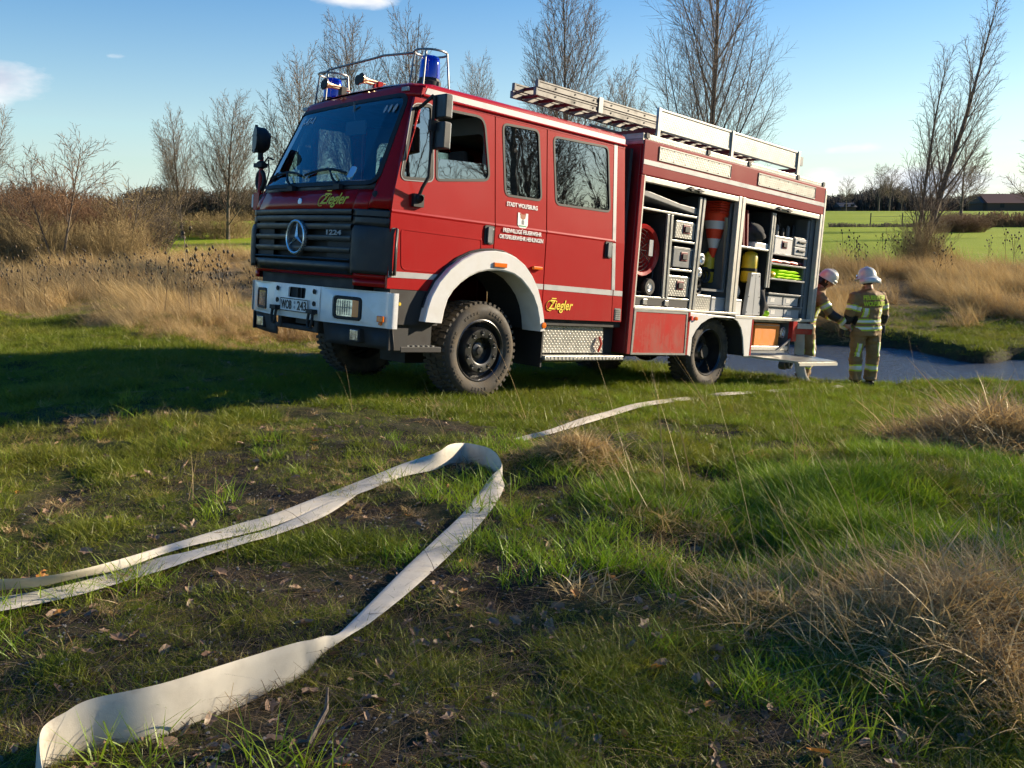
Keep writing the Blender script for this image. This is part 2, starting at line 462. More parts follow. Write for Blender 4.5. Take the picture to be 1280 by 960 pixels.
def hgt(x, y):
    x = np.asarray(x, float); y = np.asarray(y, float)
    s = 0.709 * x + 0.699 * y
    near = -0.0985 * (np.logaddexp(0, (s - 4.65) * 3) / 3)
    near = np.maximum(near, -0.0985 * 9.8)
    near = near + 0.09 * np.exp(-((x + 0.45) ** 2 + (y - 9.4) ** 2) / 30.0) * 0 
    fr = np.interp(y, [0, 18, 24, 28, 34, 38, 60, 100, 200, 320, 600], [-0.9, -0.9, -0.78, -0.5, 0.02, 0.25, 0.95, 2.15, 5.2, 7.2, 8.5])
    fl = np.interp(y, [0, 12, 20, 30, 45, 75, 120, 200, 600], [-.3, -.3, -0.5, -0.35, 0.1, 1.1, 2.0, 3.2, 5.5])
    w = sstep(-0.12, 0.16, x / np.maximum(y, 1))
    far = fl * (1 - w) + fr * w
    b = sstep(15, 25, y)
    h = near * (1 - b) + far * b
    nearw = 1 - sstep(25, 60, y)
    h = h + (fbm(x * 0.35, y * 0.35, 3, 3) - 0.5) * 0.16 * nearw * (0.35 + 0.65 * sstep(2.5, 6, np.hypot(x - 0.6, y - 11.6)))
    h = h + ((fbm(x * 3.1, y * 3.1, 9, 3) - 0.5) * 0.10 + (fbm(x * 9.0, y * 9.0, 13, 2) - 0.5) * 0.035) * nearw
    # old rut and washed hollow right of the track, low mounds under the tussocks
    h = h - 0.10 * np.exp(-((x - 1.35 - 0.12 * (y - 5)) / 0.32) ** 2) * sstep(3.5, 5.2, y) * (1 - sstep(7.2, 8.6, y))
    h = h + 0.20 * np.exp(-((x - 1.85) / 0.5) ** 2 - ((y - 3.4) / 0.45) ** 2)
    h = h + 0.15 * np.exp(-((x - .42) / .32) ** 2 - ((y - 6.25) / .28) ** 2) - 0.26 * np.exp(-((x - 1.3) / .55) ** 2 - ((y - 6.6) / .30) ** 2) - 0.13 * np.exp(-((x - .95) / .4) ** 2 - ((y - 4.6) / .22) ** 2) - 0.14 * np.exp(-((x - 2.7) / .7) ** 2 - ((y - 7.5) / .2) ** 2) + 0.10 * np.exp(-((x - 2.4) / .8) ** 2 - ((y - 5.6) / .35) ** 2)
    h = h + 0.24 * np.exp(-((x - 4.3) / 0.65) ** 2 - ((y - 7.8) / 0.5) ** 2)
    h = h + 0.10 * np.exp(-((x - 3.0) / 0.9) ** 2 - ((y - 6.3) / 0.7) ** 2)
    h = h + 0.75 * (fbm(x * .5, y * .5, 47, 3) - .42) * sstep(12.2, 15, y) * (1 - sstep(-4.5, -2.5, x)) * (1 - sstep(24, 28, y))
    # wheel ruts left of the fire engine
    for off in (-1.0, 1.0):
        d = (x + 2.6) * 0.70 - (y - 9.9) * 0.709 * 0 - (y - 11.3 - off - (x + 2.6) * 0.35) * 0.9
        h = h - 0.05 * np.exp(-(d / 0.22) ** 2) * (1 - sstep(-2.6, -1.6, x)) * sstep(-12, -8, x)
    # drainage channel beyond the left meadow
    h = h - 0.55 * np.exp(-((y - 27 - 0.3 * (x + 6)) / 1.7) ** 2) * (1 - sstep(-2, 3, x)) * sstep(-11, -7.5, x)
    e = pond(x, y)
    k = sstep(1.0, 1.16, e)
    bed = WATER - 0.4 + 0.4 * sstep(0.6, 1.0, e)
    h = np.where(e < 1.16, bed * (1 - k) + h * k, h)
    return h
def H(x, y): return float(hgt(x, y))
_cp, _sp = math.cos(PITCH), math.sin(PITCH)
def ray(u, v):
    a = (u - CX) / FPX; b = -(v - CY) / FPX
    return Vector((a, _cp + b * _sp, b * _cp - _sp))
def ground_at(u, v, up=0.0):
    """where the line of sight of a photo pixel meets the ground (+ up)"""
    d = ray(u, v); t = 1.0; st = 0.05
    while t < 400:
        p = Vector((0, 0, CAMZ)) + d * t
        if p.z < H(p.x, p.y) + up:
            lo, hi = t - st, t
            for _ in range(18):
                m = (lo + hi) / 2; p = Vector((0, 0, CAMZ)) + d * m
                if p.z < H(p.x, p.y) + up: hi = m
                else: lo = m
            p = Vector((0, 0, CAMZ)) + d * hi
            return Vector((p.x, p.y, H(p.x, p.y) + up))
        st = 0.03 + t * 0.006; t += st
    return Vector((0, 0, CAMZ)) + d * 400
def at_depth(u, y): 
    d = ray(u, 400); return d.x / d.y * y
def masks(x, y):
    """ground cover: dry straw, lush grass, bare mud, each 0..1"""
    s = 0.709 * x + 0.699 * y
    edge = 12.3 + 0.9 * (fbm(x * 0.5, y * 0.5, 5, 3) - 0.5) * 4 + 0.95 * np.clip(-x - 3.4, 0, 14)
    edge = np.where(x > -3.6, edge + (x + 3.6) * 0.2, edge)
    dryL = sstep(-0.6, 0.6, y - edge) * (1 - sstep(-1.5, 1.0, x - 0.02 * y)) 
    # mown green strip by the channel
    strip = np.exp(-((y - 23 - 0.5 * (x + 5)) / 3.2) ** 2) * sstep(-7.6, -5.8, x) * (1 - sstep(-3.5, -1.5, x)) 
    dryL = dryL * (1 - np.clip(strip * 1.6, 0, 1)) * (1 - sstep(42, 52, y))
    bankR = sstep(25.0, 28.5, y) * (1 - sstep(35.5, 38, y)) * sstep(0.10, 0.2, x / np.maximum(y, 1))
    def g(cx, cy, a, b): return np.exp(-((x - cx) / a) ** 2 - ((y - cy) / b) ** 2)
    t1 = g(1.65, 3.4, 0.45, 0.5); t2 = g(4.25, 7.8, .6, 0.42); t3 = g(3.4, 7.3, 1.2, 0.45); t4 = g(1.1, 5.0, .35, .3)
    far_bank = .85 * sstep(21.5, 22.5, y) * (1 - sstep(26, 28, y)) * sstep(0.05, 0.15, x / np.maximum(y, 1)) * (fbm(x * .9, y * .9, 17, 3) > .40)  # patchy straw cover; its brown tone also stands in for shade on this slope
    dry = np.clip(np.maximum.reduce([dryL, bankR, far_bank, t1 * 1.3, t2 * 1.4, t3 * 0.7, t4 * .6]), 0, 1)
    lush = np.clip(np.maximum.reduce([g(2.3, 5.2, 1.3, 0.75) * 1.3, g(3.0, 6.9, 1.6, 0.6), sstep(8.2, 9.6, y) * sstep(0.2, 2.0, x) * (1 - sstep(15, 16, y)) * 0.75,
            strip]), 0, 1)
    track = np.exp(-((x + 0.55 + 0.10 * (y - 4)) / 0.95) ** 2) * (1 - sstep(6.5, 8.5, y))
    far = sstep(40, 50, y)
    n = fbm(x * 1.1, y * 1.1, 21, 4)
    mud = np.clip(track * 1.15 + (n - 0.49) * 4.5 * (1 - lush) * (1 - sstep(9, 14, y)), 0, 1) * (1 - dry) * (1 - far) * (1 - lush * 0.85)
    hole = np.maximum.reduce([g(1.3, 6.6, .6, .35), g(.95, 4.6, .45, .25), g(2.7, 7.5, .7, .18), g(.3, 5.6, .5, .25) * .8]); mud = np.clip(mud + np.clip(hole * 1.6, 0, 1) * (n > .36), 0, 1); lush = lush * (1 - np.clip(hole * 1.5, 0, 1))
    e = pond(x, y); mud = np.clip(mud + (1 - sstep(1.02, 1.18, e)) * 1.0, 0, 1)
    return dry, lush, mud
def axis(lo, hi, fine_lo, fine_hi, step, g=1.055):
    a = list(np.arange(fine_lo, fine_hi + 1e-6, step))
    s = step; x = fine_hi
    while x < hi: s *= g; x += s; a.append(min(x, hi))
    s = step; x = fine_lo; b = []
    while x > lo: s *= g; x -= s; b.append(max(x, lo))
    return np.array(b[::-1] + a)
gx = axis(-900, 900, -5.5, 8, 0.065); gy = axis(-60, 1500, 2.0, 17.5, 0.065)
GX, GY = np.meshgrid(gx, gy)
GZ = hgt(GX, GY)
nx, ny = len(gx), len(gy)
me = bpy.data.meshes.new('ground')
co = np.stack([GX, GY, GZ], -1).reshape(-1, 3)
ii = (np.arange(ny - 1)[:, None] * nx + np.arange(nx - 1)[None, :]).ravel()
fc = np.stack([ii, ii + 1, ii + 1 + nx, ii + nx], 1)
me.vertices.add(len(co)); me.vertices.foreach_set('co', co.ravel())
me.loops.add(fc.size); me.loops.foreach_set('vertex_index', fc.ravel().astype(np.int32))
me.polygons.add(len(fc)); me.polygons.foreach_set('loop_start', np.arange(0, fc.size, 4, dtype=np.int32))
me.update(calc_edges=True); me.shade_smooth()
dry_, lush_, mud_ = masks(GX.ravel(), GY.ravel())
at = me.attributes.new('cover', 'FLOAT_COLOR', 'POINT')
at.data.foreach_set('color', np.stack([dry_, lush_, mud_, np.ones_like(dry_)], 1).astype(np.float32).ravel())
gm = bpy.data.materials.new('ground'); gm.use_nodes = True
nt = gm.node_tree; b = nt.nodes['Principled BSDF']; b.inputs['Roughness'].default_value = 0.95; b.inputs['Specular IOR Level'].default_value = 0.15
atn = N(nt, 'ShaderNodeAttribute', attribute_name='cover')
sp = N(nt, 'ShaderNodeSeparateColor'); L(nt, atn.outputs['Color'], sp.inputs[0])
tc = N(nt, 'ShaderNodeTexCoord')
def nz(scale, det=6.0, r=0.6):
    n = N(nt, 'ShaderNodeTexNoise', i_Scale=scale, i_Detail=det, i_Roughness=r); L(nt, tc.outputs['Object'], n.inputs['Vector']); return n.outputs[0]
n1, n2, n3, n4 = nz(1.3), nz(14.0), nz(70.0, 3), nz(0.05, 5)
sepy = N(nt, 'ShaderNodeSeparateXYZ'); L(nt, tc.outputs['Object'], sepy.inputs[0])
vo = N(nt, 'ShaderNodeTexVoronoi', i_Scale=55.0); L(nt, tc.outputs['Object'], vo.inputs['Vector'])
green = mixrgb(nt, ramp(nt, n2, [(0.35, 0), (0.65, 1)]), (0.045, 0.058, 0.010, 1), (0.105, 0.115, 0.018, 1))
green = mixrgb(nt, ramp(nt, n3, [(0.4, 0), (0.62, 0.6)]), green, (0.05, 0.038, 0.018, 1))
fieldc = mixrgb(nt, ramp(nt, n4, [(0.35, 0), (0.65, 1)]), (0.20, 0.28, 0.004, 1), (0.29, 0.35, 0.006, 1))
rows = N(nt, 'ShaderNodeTexWave', wave_type='BANDS', bands_direction='X', i_Scale=0.35, i_Distortion=1.5, i_Detail=2.0)
rm = N(nt, 'ShaderNodeMapping'); rm.inputs['Rotation'].default_value = (0, 0, math.radians(62))
L(nt, tc.outputs['Object'], rm.inputs['Vector']); L(nt, rm.outputs[0], rows.inputs['Vector'])
fieldc = mixrgb(nt, mth(nt, 'MULTIPLY', rows.outputs['Fac'], 0.18), fieldc, (0.09, 0.13, 0.02, 1))
far = ramp(nt, mth(nt, 'MULTIPLY', sepy.outputs[1], 0.01), [(0.335, 0), (0.37, 1)])
base = mixrgb(nt, far, green, fieldc)
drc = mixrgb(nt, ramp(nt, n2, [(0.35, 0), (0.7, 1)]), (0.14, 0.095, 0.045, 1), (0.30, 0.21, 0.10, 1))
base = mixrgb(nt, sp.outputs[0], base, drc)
mudc = mixrgb(nt, ramp(nt, n2, [(0.35, 0), (0.7, 1)]), (0.018, 0.014, 0.010, 1), (0.050, 0.040, 0.029, 1))
stone = ramp(nt, vo.outputs['Distance'], [(0.12, 1.0), (0.24, 0.0)])
sel = ramp(nt, vo.outputs['Color'], [(0.62, 0.0), (0.66, 1.0)])
mudc = mixrgb(nt, mth(nt, 'MULTIPLY', stone, sel), mudc, (0.24, 0.23, 0.21, 1))
mudc = mixrgb(nt, ramp(nt, n1, [(0.45, 0), (0.6, 0.7)]), mudc, (0.045, 0.055, 0.014, 1))
mf = mth(nt, 'MULTIPLY', sp.outputs[2], 1.0)
base = mixrgb(nt, mf, base, mudc)
L(nt, base, b.inputs['Base Color'])
bp = N(nt, 'ShaderNodeBump', i_Strength=0.9, i_Distance=0.02)
L(nt, mth(nt, 'ADD', n2, mth(nt, 'MULTIPLY', n3, 0.5)), bp.inputs['Height']); L(nt, bp.outputs[0], b.inputs['Normal'])
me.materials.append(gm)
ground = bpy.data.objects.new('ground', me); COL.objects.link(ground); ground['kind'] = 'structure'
# ------------------------------------------------------------------ pond water
wm = bpy.data.materials.new('pond_water'); wm.use_nodes = True
nt = wm.node_tree; b = nt.nodes['Principled BSDF']
b.inputs['Base Color'].default_value = (0.11, 0.13, 0.15, 1); b.inputs['Roughness'].default_value = 0.08; b.inputs['IOR'].default_value = 1.33
b.inputs['Specular IOR Level'].default_value = 0.9
tc = N(nt, 'ShaderNodeTexCoord')
mp = N(nt, 'ShaderNodeMapping'); mp.inputs['Scale'].default_value = (1.0, 1.6, 1.0); L(nt, tc.outputs['Object'], mp.inputs['Vector'])
a = N(nt, 'ShaderNodeTexNoise', i_Scale=6.5, i_Detail=5.0, i_Roughness=0.62, i_Distortion=0.6); L(nt, mp.outputs[0], a.inputs['Vector'])
bp = N(nt, 'ShaderNodeBump', i_Strength=1.0, i_Distance=0.06); L(nt, a.outputs[0], bp.inputs['Height']); L(nt, bp.outputs[0], b.inputs['Normal'])
w = M(); w.grid(lambda u, v: (u, v, WATER), np.linspace(-3, 24, 28), np.linspace(13.5, 24.5, 12))
water = obj('water', w, wm, kind='structure')
# ------------------------------------------------------------------ fire engine
# truck frame: X forward, Y to its left (the side we see), Z up from the tyre contact
truck = empty('fire_engine', 'red fire engine with white bumper and open equipment lockers parked on the grass bank', 'fire engine', mw=TM)
def T(name, m, mats, smooth=None, bevel=0, parent=None, label=None, **k):
    return obj(name, m, mats, parent if parent is not None else truck, smooth, bevel, label, **k)
def xb(y):
    a = abs(y); return .24 if a < .43 else .24 - .22 * ((a - .43) / .84) ** 1.4
def pL(y):
    a = abs(y); return .26 - .05 * (y / .9) ** 2 - (.17 * ((a - .9) / .31) ** 2 if a > .9 else 0)
def pU(y):
    a = abs(y); return -.25 + .09 * y / 1.15 - .04 * (y / 1.15) ** 2 - (.12 * ((a - .9) / .31) ** 2 if a > .9 else 0)
def F(y, z):
    t = max(0, (z - 1.83) / 1.12); return pL(y) * (1 - t) + pU(y) * t
def ysd(z): return 1.21 if z <= 1.8 else 1.21 - .05 * (z - 1.8) / 1.15
def side(s, d=0.0):
    return lambda x, z: (x, s * (ysd(z) + d), z)
red, wh, bk, ch = MT['red'], MT['white'], MT['black'], MT['chassis']
WIN = dict(
    quarter=rpoly([(-.20, 2.815), (-.415, 2.85), (-.448, 2.155), (-.09, 2.13)], .05),
    door=rpoly([(-.475, 2.845), (-1.10, 2.865), (-1.205, 2.25), (-.505, 2.16)], [.04, .12, .09, .05]),
    mid=rpoly([(-1.355, 2.85), (-1.885, 2.868), (-1.975, 2.135), (-1.43, 2.13)], .07),
    rear=rpoly([(-2.12, 2.845), (-3.045, 2.875), (-3.135, 2.142), (-2.205, 2.125)], .07))
PAN = dict(
    front=([(.02, 1.095), (.02, 1.8), (-1.298, 1.8), (-1.298, 1.365), (-1.04, 1.335), (-.811, 1.215), (-.66, 1.095)],
           [(.02, 1.8), (-.005, 1.99), (-.21, 2.895), (-1.235, 2.925), (-1.298, 1.8)], ['quarter', 'door']),
    mid=([(-1.312, 1.8), (-2.068, 1.8), (-2.09, .87), (-2.03, .87), (-1.95, 1.03), (-1.79, 1.21), (-1.59, 1.34), (-1.312, 1.372)],
         [(-1.312, 1.8), (-1.249, 2.925), (-2.005, 2.935), (-2.068, 1.8)], ['mid']),
    rear=([(-2.084, 1.8), (-3.245, 1.8), (-3.30, .87), (-2.104, .87)],
          [(-2.084, 1.8), (-2.02, 2.935), (-3.14, 2.95), (-3.245, 1.8)], ['rear']),
    pillar=([(-3.257, 1.8), (-3.43, 1.8), (-3.49, .87), (-3.312, .87)],
            [(-3.257, 1.8), (-3.152, 2.95), (-3.345, 2.955), (-3.43, 1.8)], []))
NEARWIN = dict(WIN)
for s in (1, -1):
    WIN = dict(NEARWIN)
    if s < 0:      # the raked screen edge sits farther back on the far side
        WIN['quarter'] = rpoly([(-.46, 2.80), (-.58, 2.84), (-.60, 2.155), (-.24, 2.14)], .05)
        WIN['door'] = rpoly([(-.64, 2.845), (-1.10, 2.865), (-1.205, 2.25), (-.66, 2.17)], [.04, .12, .09, .05])
    for k, (lo, up, wins) in PAN.items():
        if s < 0 and k == 'front': up = [(-.02, 1.8), (-.09, 1.99), (-.50, 2.895), (-1.235, 2.925), (-1.298, 1.8)]; lo = [(-.02, 1.095), (-.02, 1.8)] + lo[2:]
        m = M()
        m.plate(lo, [], side(s), (0, -s * .035, 0))
        m.plate(up, [WIN[w] for w in wins], side(s), (0, -s * .035, 0))
        nm = {'front': 'front_door', 'mid': 'side_panel', 'rear': 'crew_door', 'pillar': 'corner_panel'}[k]
        p = T(nm, m, red, bevel=0)
        for w in wins:
            P = WIN[w]
            g = M()
            g.plate(inset(P, .010), [inset(P, -.014)], side(s, .004), (0, -s * .012, 0))
            T('window_seal', g, MT['rubber'], parent=p)
            if w in ('mid', 'rear'):
                T('window_pane', M().plate(inset(P, .0), [], side(s, -.010), (0, -s * .004, 0)), MT['dglass'] if s > 0 else MT['glass'], parent=p)
            elif w == 'quarter':
                T('window_pane', M().plate(inset(P, .0), [], side(s, -.010), (0, -s * .004, 0)), MT['dglass'] if s > 0 else MT['glass'], parent=p)
                g = M(); q = inset(P, .024); g.plate(q, [inset(P, .014)], side(s, .005), (0, -s * .01, 0))
                T('window_trim', g, MT['steel'], parent=p)
            elif s > 0:       # wound half down: only the lower strip of glass shows
                T('window_pane', M().plate(rpoly([(-.49, 2.37), (-1.17, 2.41), (-1.20, 2.25), (-.505, 2.16)], [.0, .12, .09, .03]), [], side(s, -.010), (0, -s * .004, 0)), MT['dglass'], parent=p)
            else:
                T('window_pane', M().plate(inset(P, .0), [], side(s, -.010), (0, -s * .004, 0)), MT['glass'], parent=p)
        # pressed crease line along the doors
        if k != 'pillar':
            x0, x1 = lo[1][0], lo[2][0] if k != 'mid' else lo[1][0]
            if k == 'mid': x0, x1 = -1.312, -2.068
            if k == 'rear': x0, x1 = -2.084, -3.245
            if k == 'front': x0, x1 = .018, -1.298
            m = M(); m.add([(x0, s * 1.2105, 1.83), (x1, s * 1.2105, 1.83), (x1, s * 1.2165, 1.812), (x0, s * 1.2165, 1.812), (x0, s * 1.2105, 1.795), (x1, s * 1.2105, 1.795)],
                           [(0, 1, 2, 3), (3, 2, 5, 4)])
            T('crease', m, red, parent=p)
        # white waist stripe
        st = {'front': [(.015, 1.258), (.015, 1.200), (-.69, 1.212), (-.77, 1.27)], 'mid': [(-1.93, 1.248), (-1.985, 1.19), (-2.082, 1.19), (-2.082, 1.248)],
              'rear': [(-2.1, 1.248), (-2.1, 1.19), (-3.283, 1.178), (-3.28, 1.24)], 'pillar': [(-3.298, 1.24), (-3.30, 1.178), (-3.466, 1.176), (-3.464, 1.238)]}[k]
        if k == 'front': st = [(.015, 1.258), (.015, 1.200), (-.60, 1.208), (-.72, 1.262)]
        T('waist_stripe', M().plate(st, [], side(s, .003), (0, -s * .004, 0)), MT['stripe'], parent=p)
        if k == 'rear' and s > 0:
            T('vertical_stripe', M().plate([(-3.148, 1.79), (-3.205, 1.79), (-3.243, 1.79), (-3.190, 1.79)], [], side(s, .003), (0, -s * .004, 0)), MT['stripe'], parent=p) if 0 else None
        if s > 0 and k in ('front', 'rear'):
            hx = -1.225 if k == 'front' else -3.14
            h = M(); h.plate(rpoly([(hx + .065, 1.80), (hx - .065, 1.80), (hx - .065, 1.61), (hx + .065, 1.61)], .02), [], side(s, .010), (0, -s * .014, 0))
            hd = T('door_handle', h, MT['rubber'], parent=p)
            g = M(); g.plate(rpoly([(hx + .03, 1.785), (hx - .03, 1.785), (hx - .03, 1.625), (hx + .03, 1.625)], .012), [], side(s, .028), (0, -s * .016, 0))
            T('grip', g, MT['grey'], parent=hd, bevel=.004)
            T('lock', M().lathe([(.0, .011), (.004, .011), (.004, 0.001)], (hx - .045, 1.2215, 1.765), n=12), MT['chrome'], parent=hd)
        if s > 0 and k == 'front':
            # pressed recess line low on the door
            o_ = rpoly([(-.10, 1.665), (-1.14, 1.655), (-1.14, 1.40), (-.62, 1.275), (-.13, 1.275)], [.05, .04, .02, .1, .07])
            T('door_pressing', M().plate(o_, [inset(o_, -.014)], side(s, .0035), (0, -s * .006, 0)), red, parent=p, bevel=.002)
        if s > 0 and k == 'pillar':
            T('vent_grille', M().plate([(-3.345, 1.03), (-3.455, 1.03), (-3.47, .885), (-3.352, .885)], [], side(s, .004), (0, -.005, 0)), MT['grey'], parent=p)
            vg = M()
            for i in range(6): vg.box(-3.455, -3.36, 1.214, 1.222, .895 + i * .022, .907 + i * .022)
            T('vent_slat', vg, MT['alu'], parent=p)
# vertical reflective stripe at the rear of the crew cab
m = M(); m.plate([(-3.262, 1.8), (-3.322, 1.8), (-3.300, 1.262), (-3.240, 1.262)][::-1], [], lambda x, z: (x - .0, 1.214, z), (0, -.004, 0))
m = M()
m.plate([(-3.262, 1.79), (-3.205, 1.79), (-3.258, 1.245), (-3.318, 1.245)], [], lambda x, z: (x, 1.2135, z), (0, -.003, 0))
m.plate([(-3.150, 2.93), (-3.208, 2.932), (-3.262, 1.81), (-3.205, 1.81)], [], side(1, .0035), (0, -.003, 0))
T('vertical_stripe', m, MT['stripe'])
# lower sill behind the mudguard, cab rear wall, floor, inner wheel box
T('cab_rear_wall', M().box(-3.52, -3.47, -1.15, 1.15, .95, 2.93), MT['dark'])
T('cab_floor', M().box(-3.46, .0, -1.12, 1.12, 1.36, 1.42).box(-3.46, -2.1, -1.12, 1.12, .9, .95), MT['dark'])
# roof
def roof_pts():
    P = [(1.165, 2.90), (1.160, 3.0), (1.145, 3.04), (1.10, 3.065), (.95, 3.082), (.5, 3.10), (0, 3.105)]
    return P + [(-a, b) for a, b in P[-2::-1]]
RP = roof_pts()
m = M()
xs = [0, .03, .10, .25, .6, 1.0]
def roof_fn(u, i):
    y, z = RP[int(i)]
    fx = F(y, min(z, 3.03)) - (0.0 if z < 3.02 else .02)
    rx = -3.35
    drop = {0: .045, .03: .018, .10: .004}.get(u, 0) if z > 3.03 else 0
    return (fx + (rx - fx) * u if u >= .25 else fx - {0: 0, .03: .05, .10: .16}[u], y, z - drop)
m.grid(roof_fn, [0, .03, .10, .25, .6, 1.0], range(len(RP)))
m.add([(-3.35, y, z) for y, z in RP], [tuple(range(len(RP)))])
roof = T('roof', m, red, smooth=40)
for s in (1, -1):
    m = M(); m.add([(F(1.1 * s, 2.98) - .09, s * 1.1635, 3.002), (F(1.1 * s, 2.95) - .075, s * 1.166, 2.945), (-3.34, s * 1.166, 2.952), (-3.345, s * 1.1635, 3.008)], [(0, 1, 2, 3)])
    T('roof_stripe', m, MT['stripe'], parent=roof)
    m = M(); m.tube([(F(1.17 * s, 2.9) - .02, s * 1.172, 2.925), (-1.6, s * 1.172, 2.935), (-3.36, s * 1.172, 2.940)], .012, 6); T('rain_gutter', m, red, parent=roof)
# front skin: header, pillars, scuttle, bonnet
NY = [-1.21, -1.17, -1.12, -1.05, -.95, -.85, -.6, -.3, 0, .3, .6, .85, .95, 1.05, 1.12, 1.17, 1.21]
def wsx(z): return 1.035 + .005 * z / 3     # half width of the windscreen opening
def skin(ys, zs, off=0.0, sq=True):
    m = M(); m.grid(lambda y, z: (F(y, z) + off, y * ((ysd(z)) / 1.21) if abs(y) > 1.1 and sq else y, z), ys, zs); return m
ZW0, ZW1 = 2.095, 2.915
hd = T('header_panel', skin(NY, [ZW1, 2.96, 3.0, 3.03]), red, smooth=50, solid=.02)
for s in (1, -1):
    T('windscreen_pillar', skin(sorted([s * y for y in (1.035, 1.07, 1.12, 1.17, 1.21)]), [1.83, 1.95, ZW0, 2.3, 2.6, ZW1]), red, smooth=50, solid=.02)
for s in (1, -1):
    T('pillar_trim', skin(sorted([s * y for y in (1.04, 1.08, 1.12, 1.155)]), [1.83, 1.95, ZW0, 2.3, 2.6, ZW1], -.03), MT['dark'], solid=.01)
for a, b_ in ((-1.035, -.862), (-.857, .857), (.862, 1.035)):
    ys = np.linspace(a, b_, 9)
    T('bonnet_panel', skin(list(ys), [1.815, 1.9, 2.0]), red, smooth=50, solid=.015, label='grey pink reflecting front panel below the windscreen' if a == -.857 else None)
T('scuttle', skin(list(np.linspace(-1.035, 1.035, 15)), [2.0, 2.05, ZW0], -.012), bk, smooth=50, solid=.015)
# windscreen: rounded sheet following the skin
WS = rpoly([(-1.03, ZW0 - .03), (1.03, ZW0 - .03), (1.045, ZW1 + .01), (-1.045, ZW1 + .01)], .10, 6)
def densify(P, d=.12):
    o = []
    for i in range(len(P)):
        a = Vector(P[i]); b = Vector(P[(i + 1) % len(P)]); k = max(1, int((b - a).length / d))
        o += [tuple(a.lerp(b, j / k)) for j in range(k)]
    return o
WD = densify(WS)
front = lambda off: (lambda y, z: (F(y, z) + off, y, z))
c_ = (0, (ZW0 + ZW1) / 2)
m = M(); A = WD
rings = [[(c_[0] + (p[0] - c_[0]) * k, c_[1] + (p[1] - c_[1]) * k) for p in A] for k in (1, .8, .55, .3, .1)]
for r1, r2 in zip(rings, rings[1:]): m.ring([front(.004)(*p) for p in r1], [front(.004)(*p) for p in r2])
m.add([front(.004)(*p) for p in rings[-1]], [tuple(range(len(A)))])
ws = T('windscreen', m, MT['wsglass'], smooth=60)
m = M(); O = inset(WD, .022); I = inset(WD, -.018)
m.ring([front(.010)(*p) for p in O], [front(.010)(*p) for p in I]); m.ring([front(-.012)(*p) for p in O], [front(.010)(*p) for p in O]); m.ring([front(.010)(*p) for p in I], [front(-.008)(*p) for p in I])
T('windscreen_seal', m, MT['rubber'], smooth=50)
text('windscreen_number', '5-47-1', .115, MT['wtext'], lambda u, v: front(.008)(-.72 + u, 2.80 + v + .02 * u), ws, spacing=1.05, ext=.0008, shear=.1)
for i in range(3):
    m = M(); P_ = [(.80 + i * .075 + .022 * math.cos(t) + .008 * math.sin(t), 2.80 + .042 * math.sin(t)) for t in np.linspace(0, 2 * math.pi, 14, endpoint=False)]
    m.add([front(.007)(*p) for p in P_], [tuple(range(14))]); T('sticker', m, MT['crate'], parent=ws)
m = M(); P_ = rpoly([(.60, 2.12), (.70, 2.12), (.72, 2.22), (.62, 2.24)], .03, 3); m.add([front(.007)(*p) for p in P_], [tuple(range(len(P_)))])
T('sticker', m, pmat('blue_sticker', (.25, .5, .75), .5), parent=ws, label='small blue sticker low on the windscreen')
# wipers
for yc, ya, yb in ((-.50, -.90, -.20), (.34, -.12, .60)):
    w = M(); piv = Vector((F(yc + .22, 2.03) + .03, yc + .22, 2.03)); mid = Vector((F(yc, 2.19) + .045, yc, 2.20))
    w.tube([piv, (piv + mid) / 2 + Vector((.02, 0, 0)), mid], [.018, .014, .010], 6)
    w.box(piv.x - .03, piv.x + .02, piv.y - .05, piv.y + .05, piv.z - .03, piv.z + .02)
    wp = T('wiper', w, MT['rubber'])
    bl = M(); pts = [(F(y, 2.17 + .06 * math.sin(math.pi * k / 6)) + .028, y, 2.165 + .05 * math.sin(math.pi * k / 6)) for k, y in enumerate(np.linspace(ya, yb, 7))]
    bl.tube(pts, .013, 5); bl.tube([pts[1], (mid + Vector(pts[3])) / 2, pts[5]], .009, 5)
    T('wiper_blade', bl, MT['rubber'], parent=wp)
for q in ((.12, .19, -.55, -.30), (.11, .18, .25, .52)): T('scuttle_vent', M().box(*q, 2.005, 2.03), MT['rubber'])
# lettering and badge on the bonnet panel
def fz(y0, z0, off=.006): return lambda u, v: (F(y0 + u, z0 + v) + off, y0 + u, z0 + v)
text('maker_lettering', 'Ziegler', .155, MT['yellow'], fz(.555, 1.905), truck, shear=.25, bold=.002, width=.42)
m = M(); m.tube([fz(.375, 1.89, .008)(.055 * math.cos(t), .055 * math.sin(t)) for t in np.linspace(.2, 5.2, 16)], .0045, 4); m.box(*[q for q in (F(.43, 1.98) + .005, F(.43, 1.98) + .008, .395, .47, 1.985, 1.994)])
T('maker_swirl', m, MT['yellow'])
T('round_badge', M().lathe([(0, .036), (.008, .034), (.010, .0005)], (F(-.02, 1.89) + .0, -.02, 1.885), 'X', 20), pmat('badge_blue', (.35, .5, .66), .3, .4, .5))
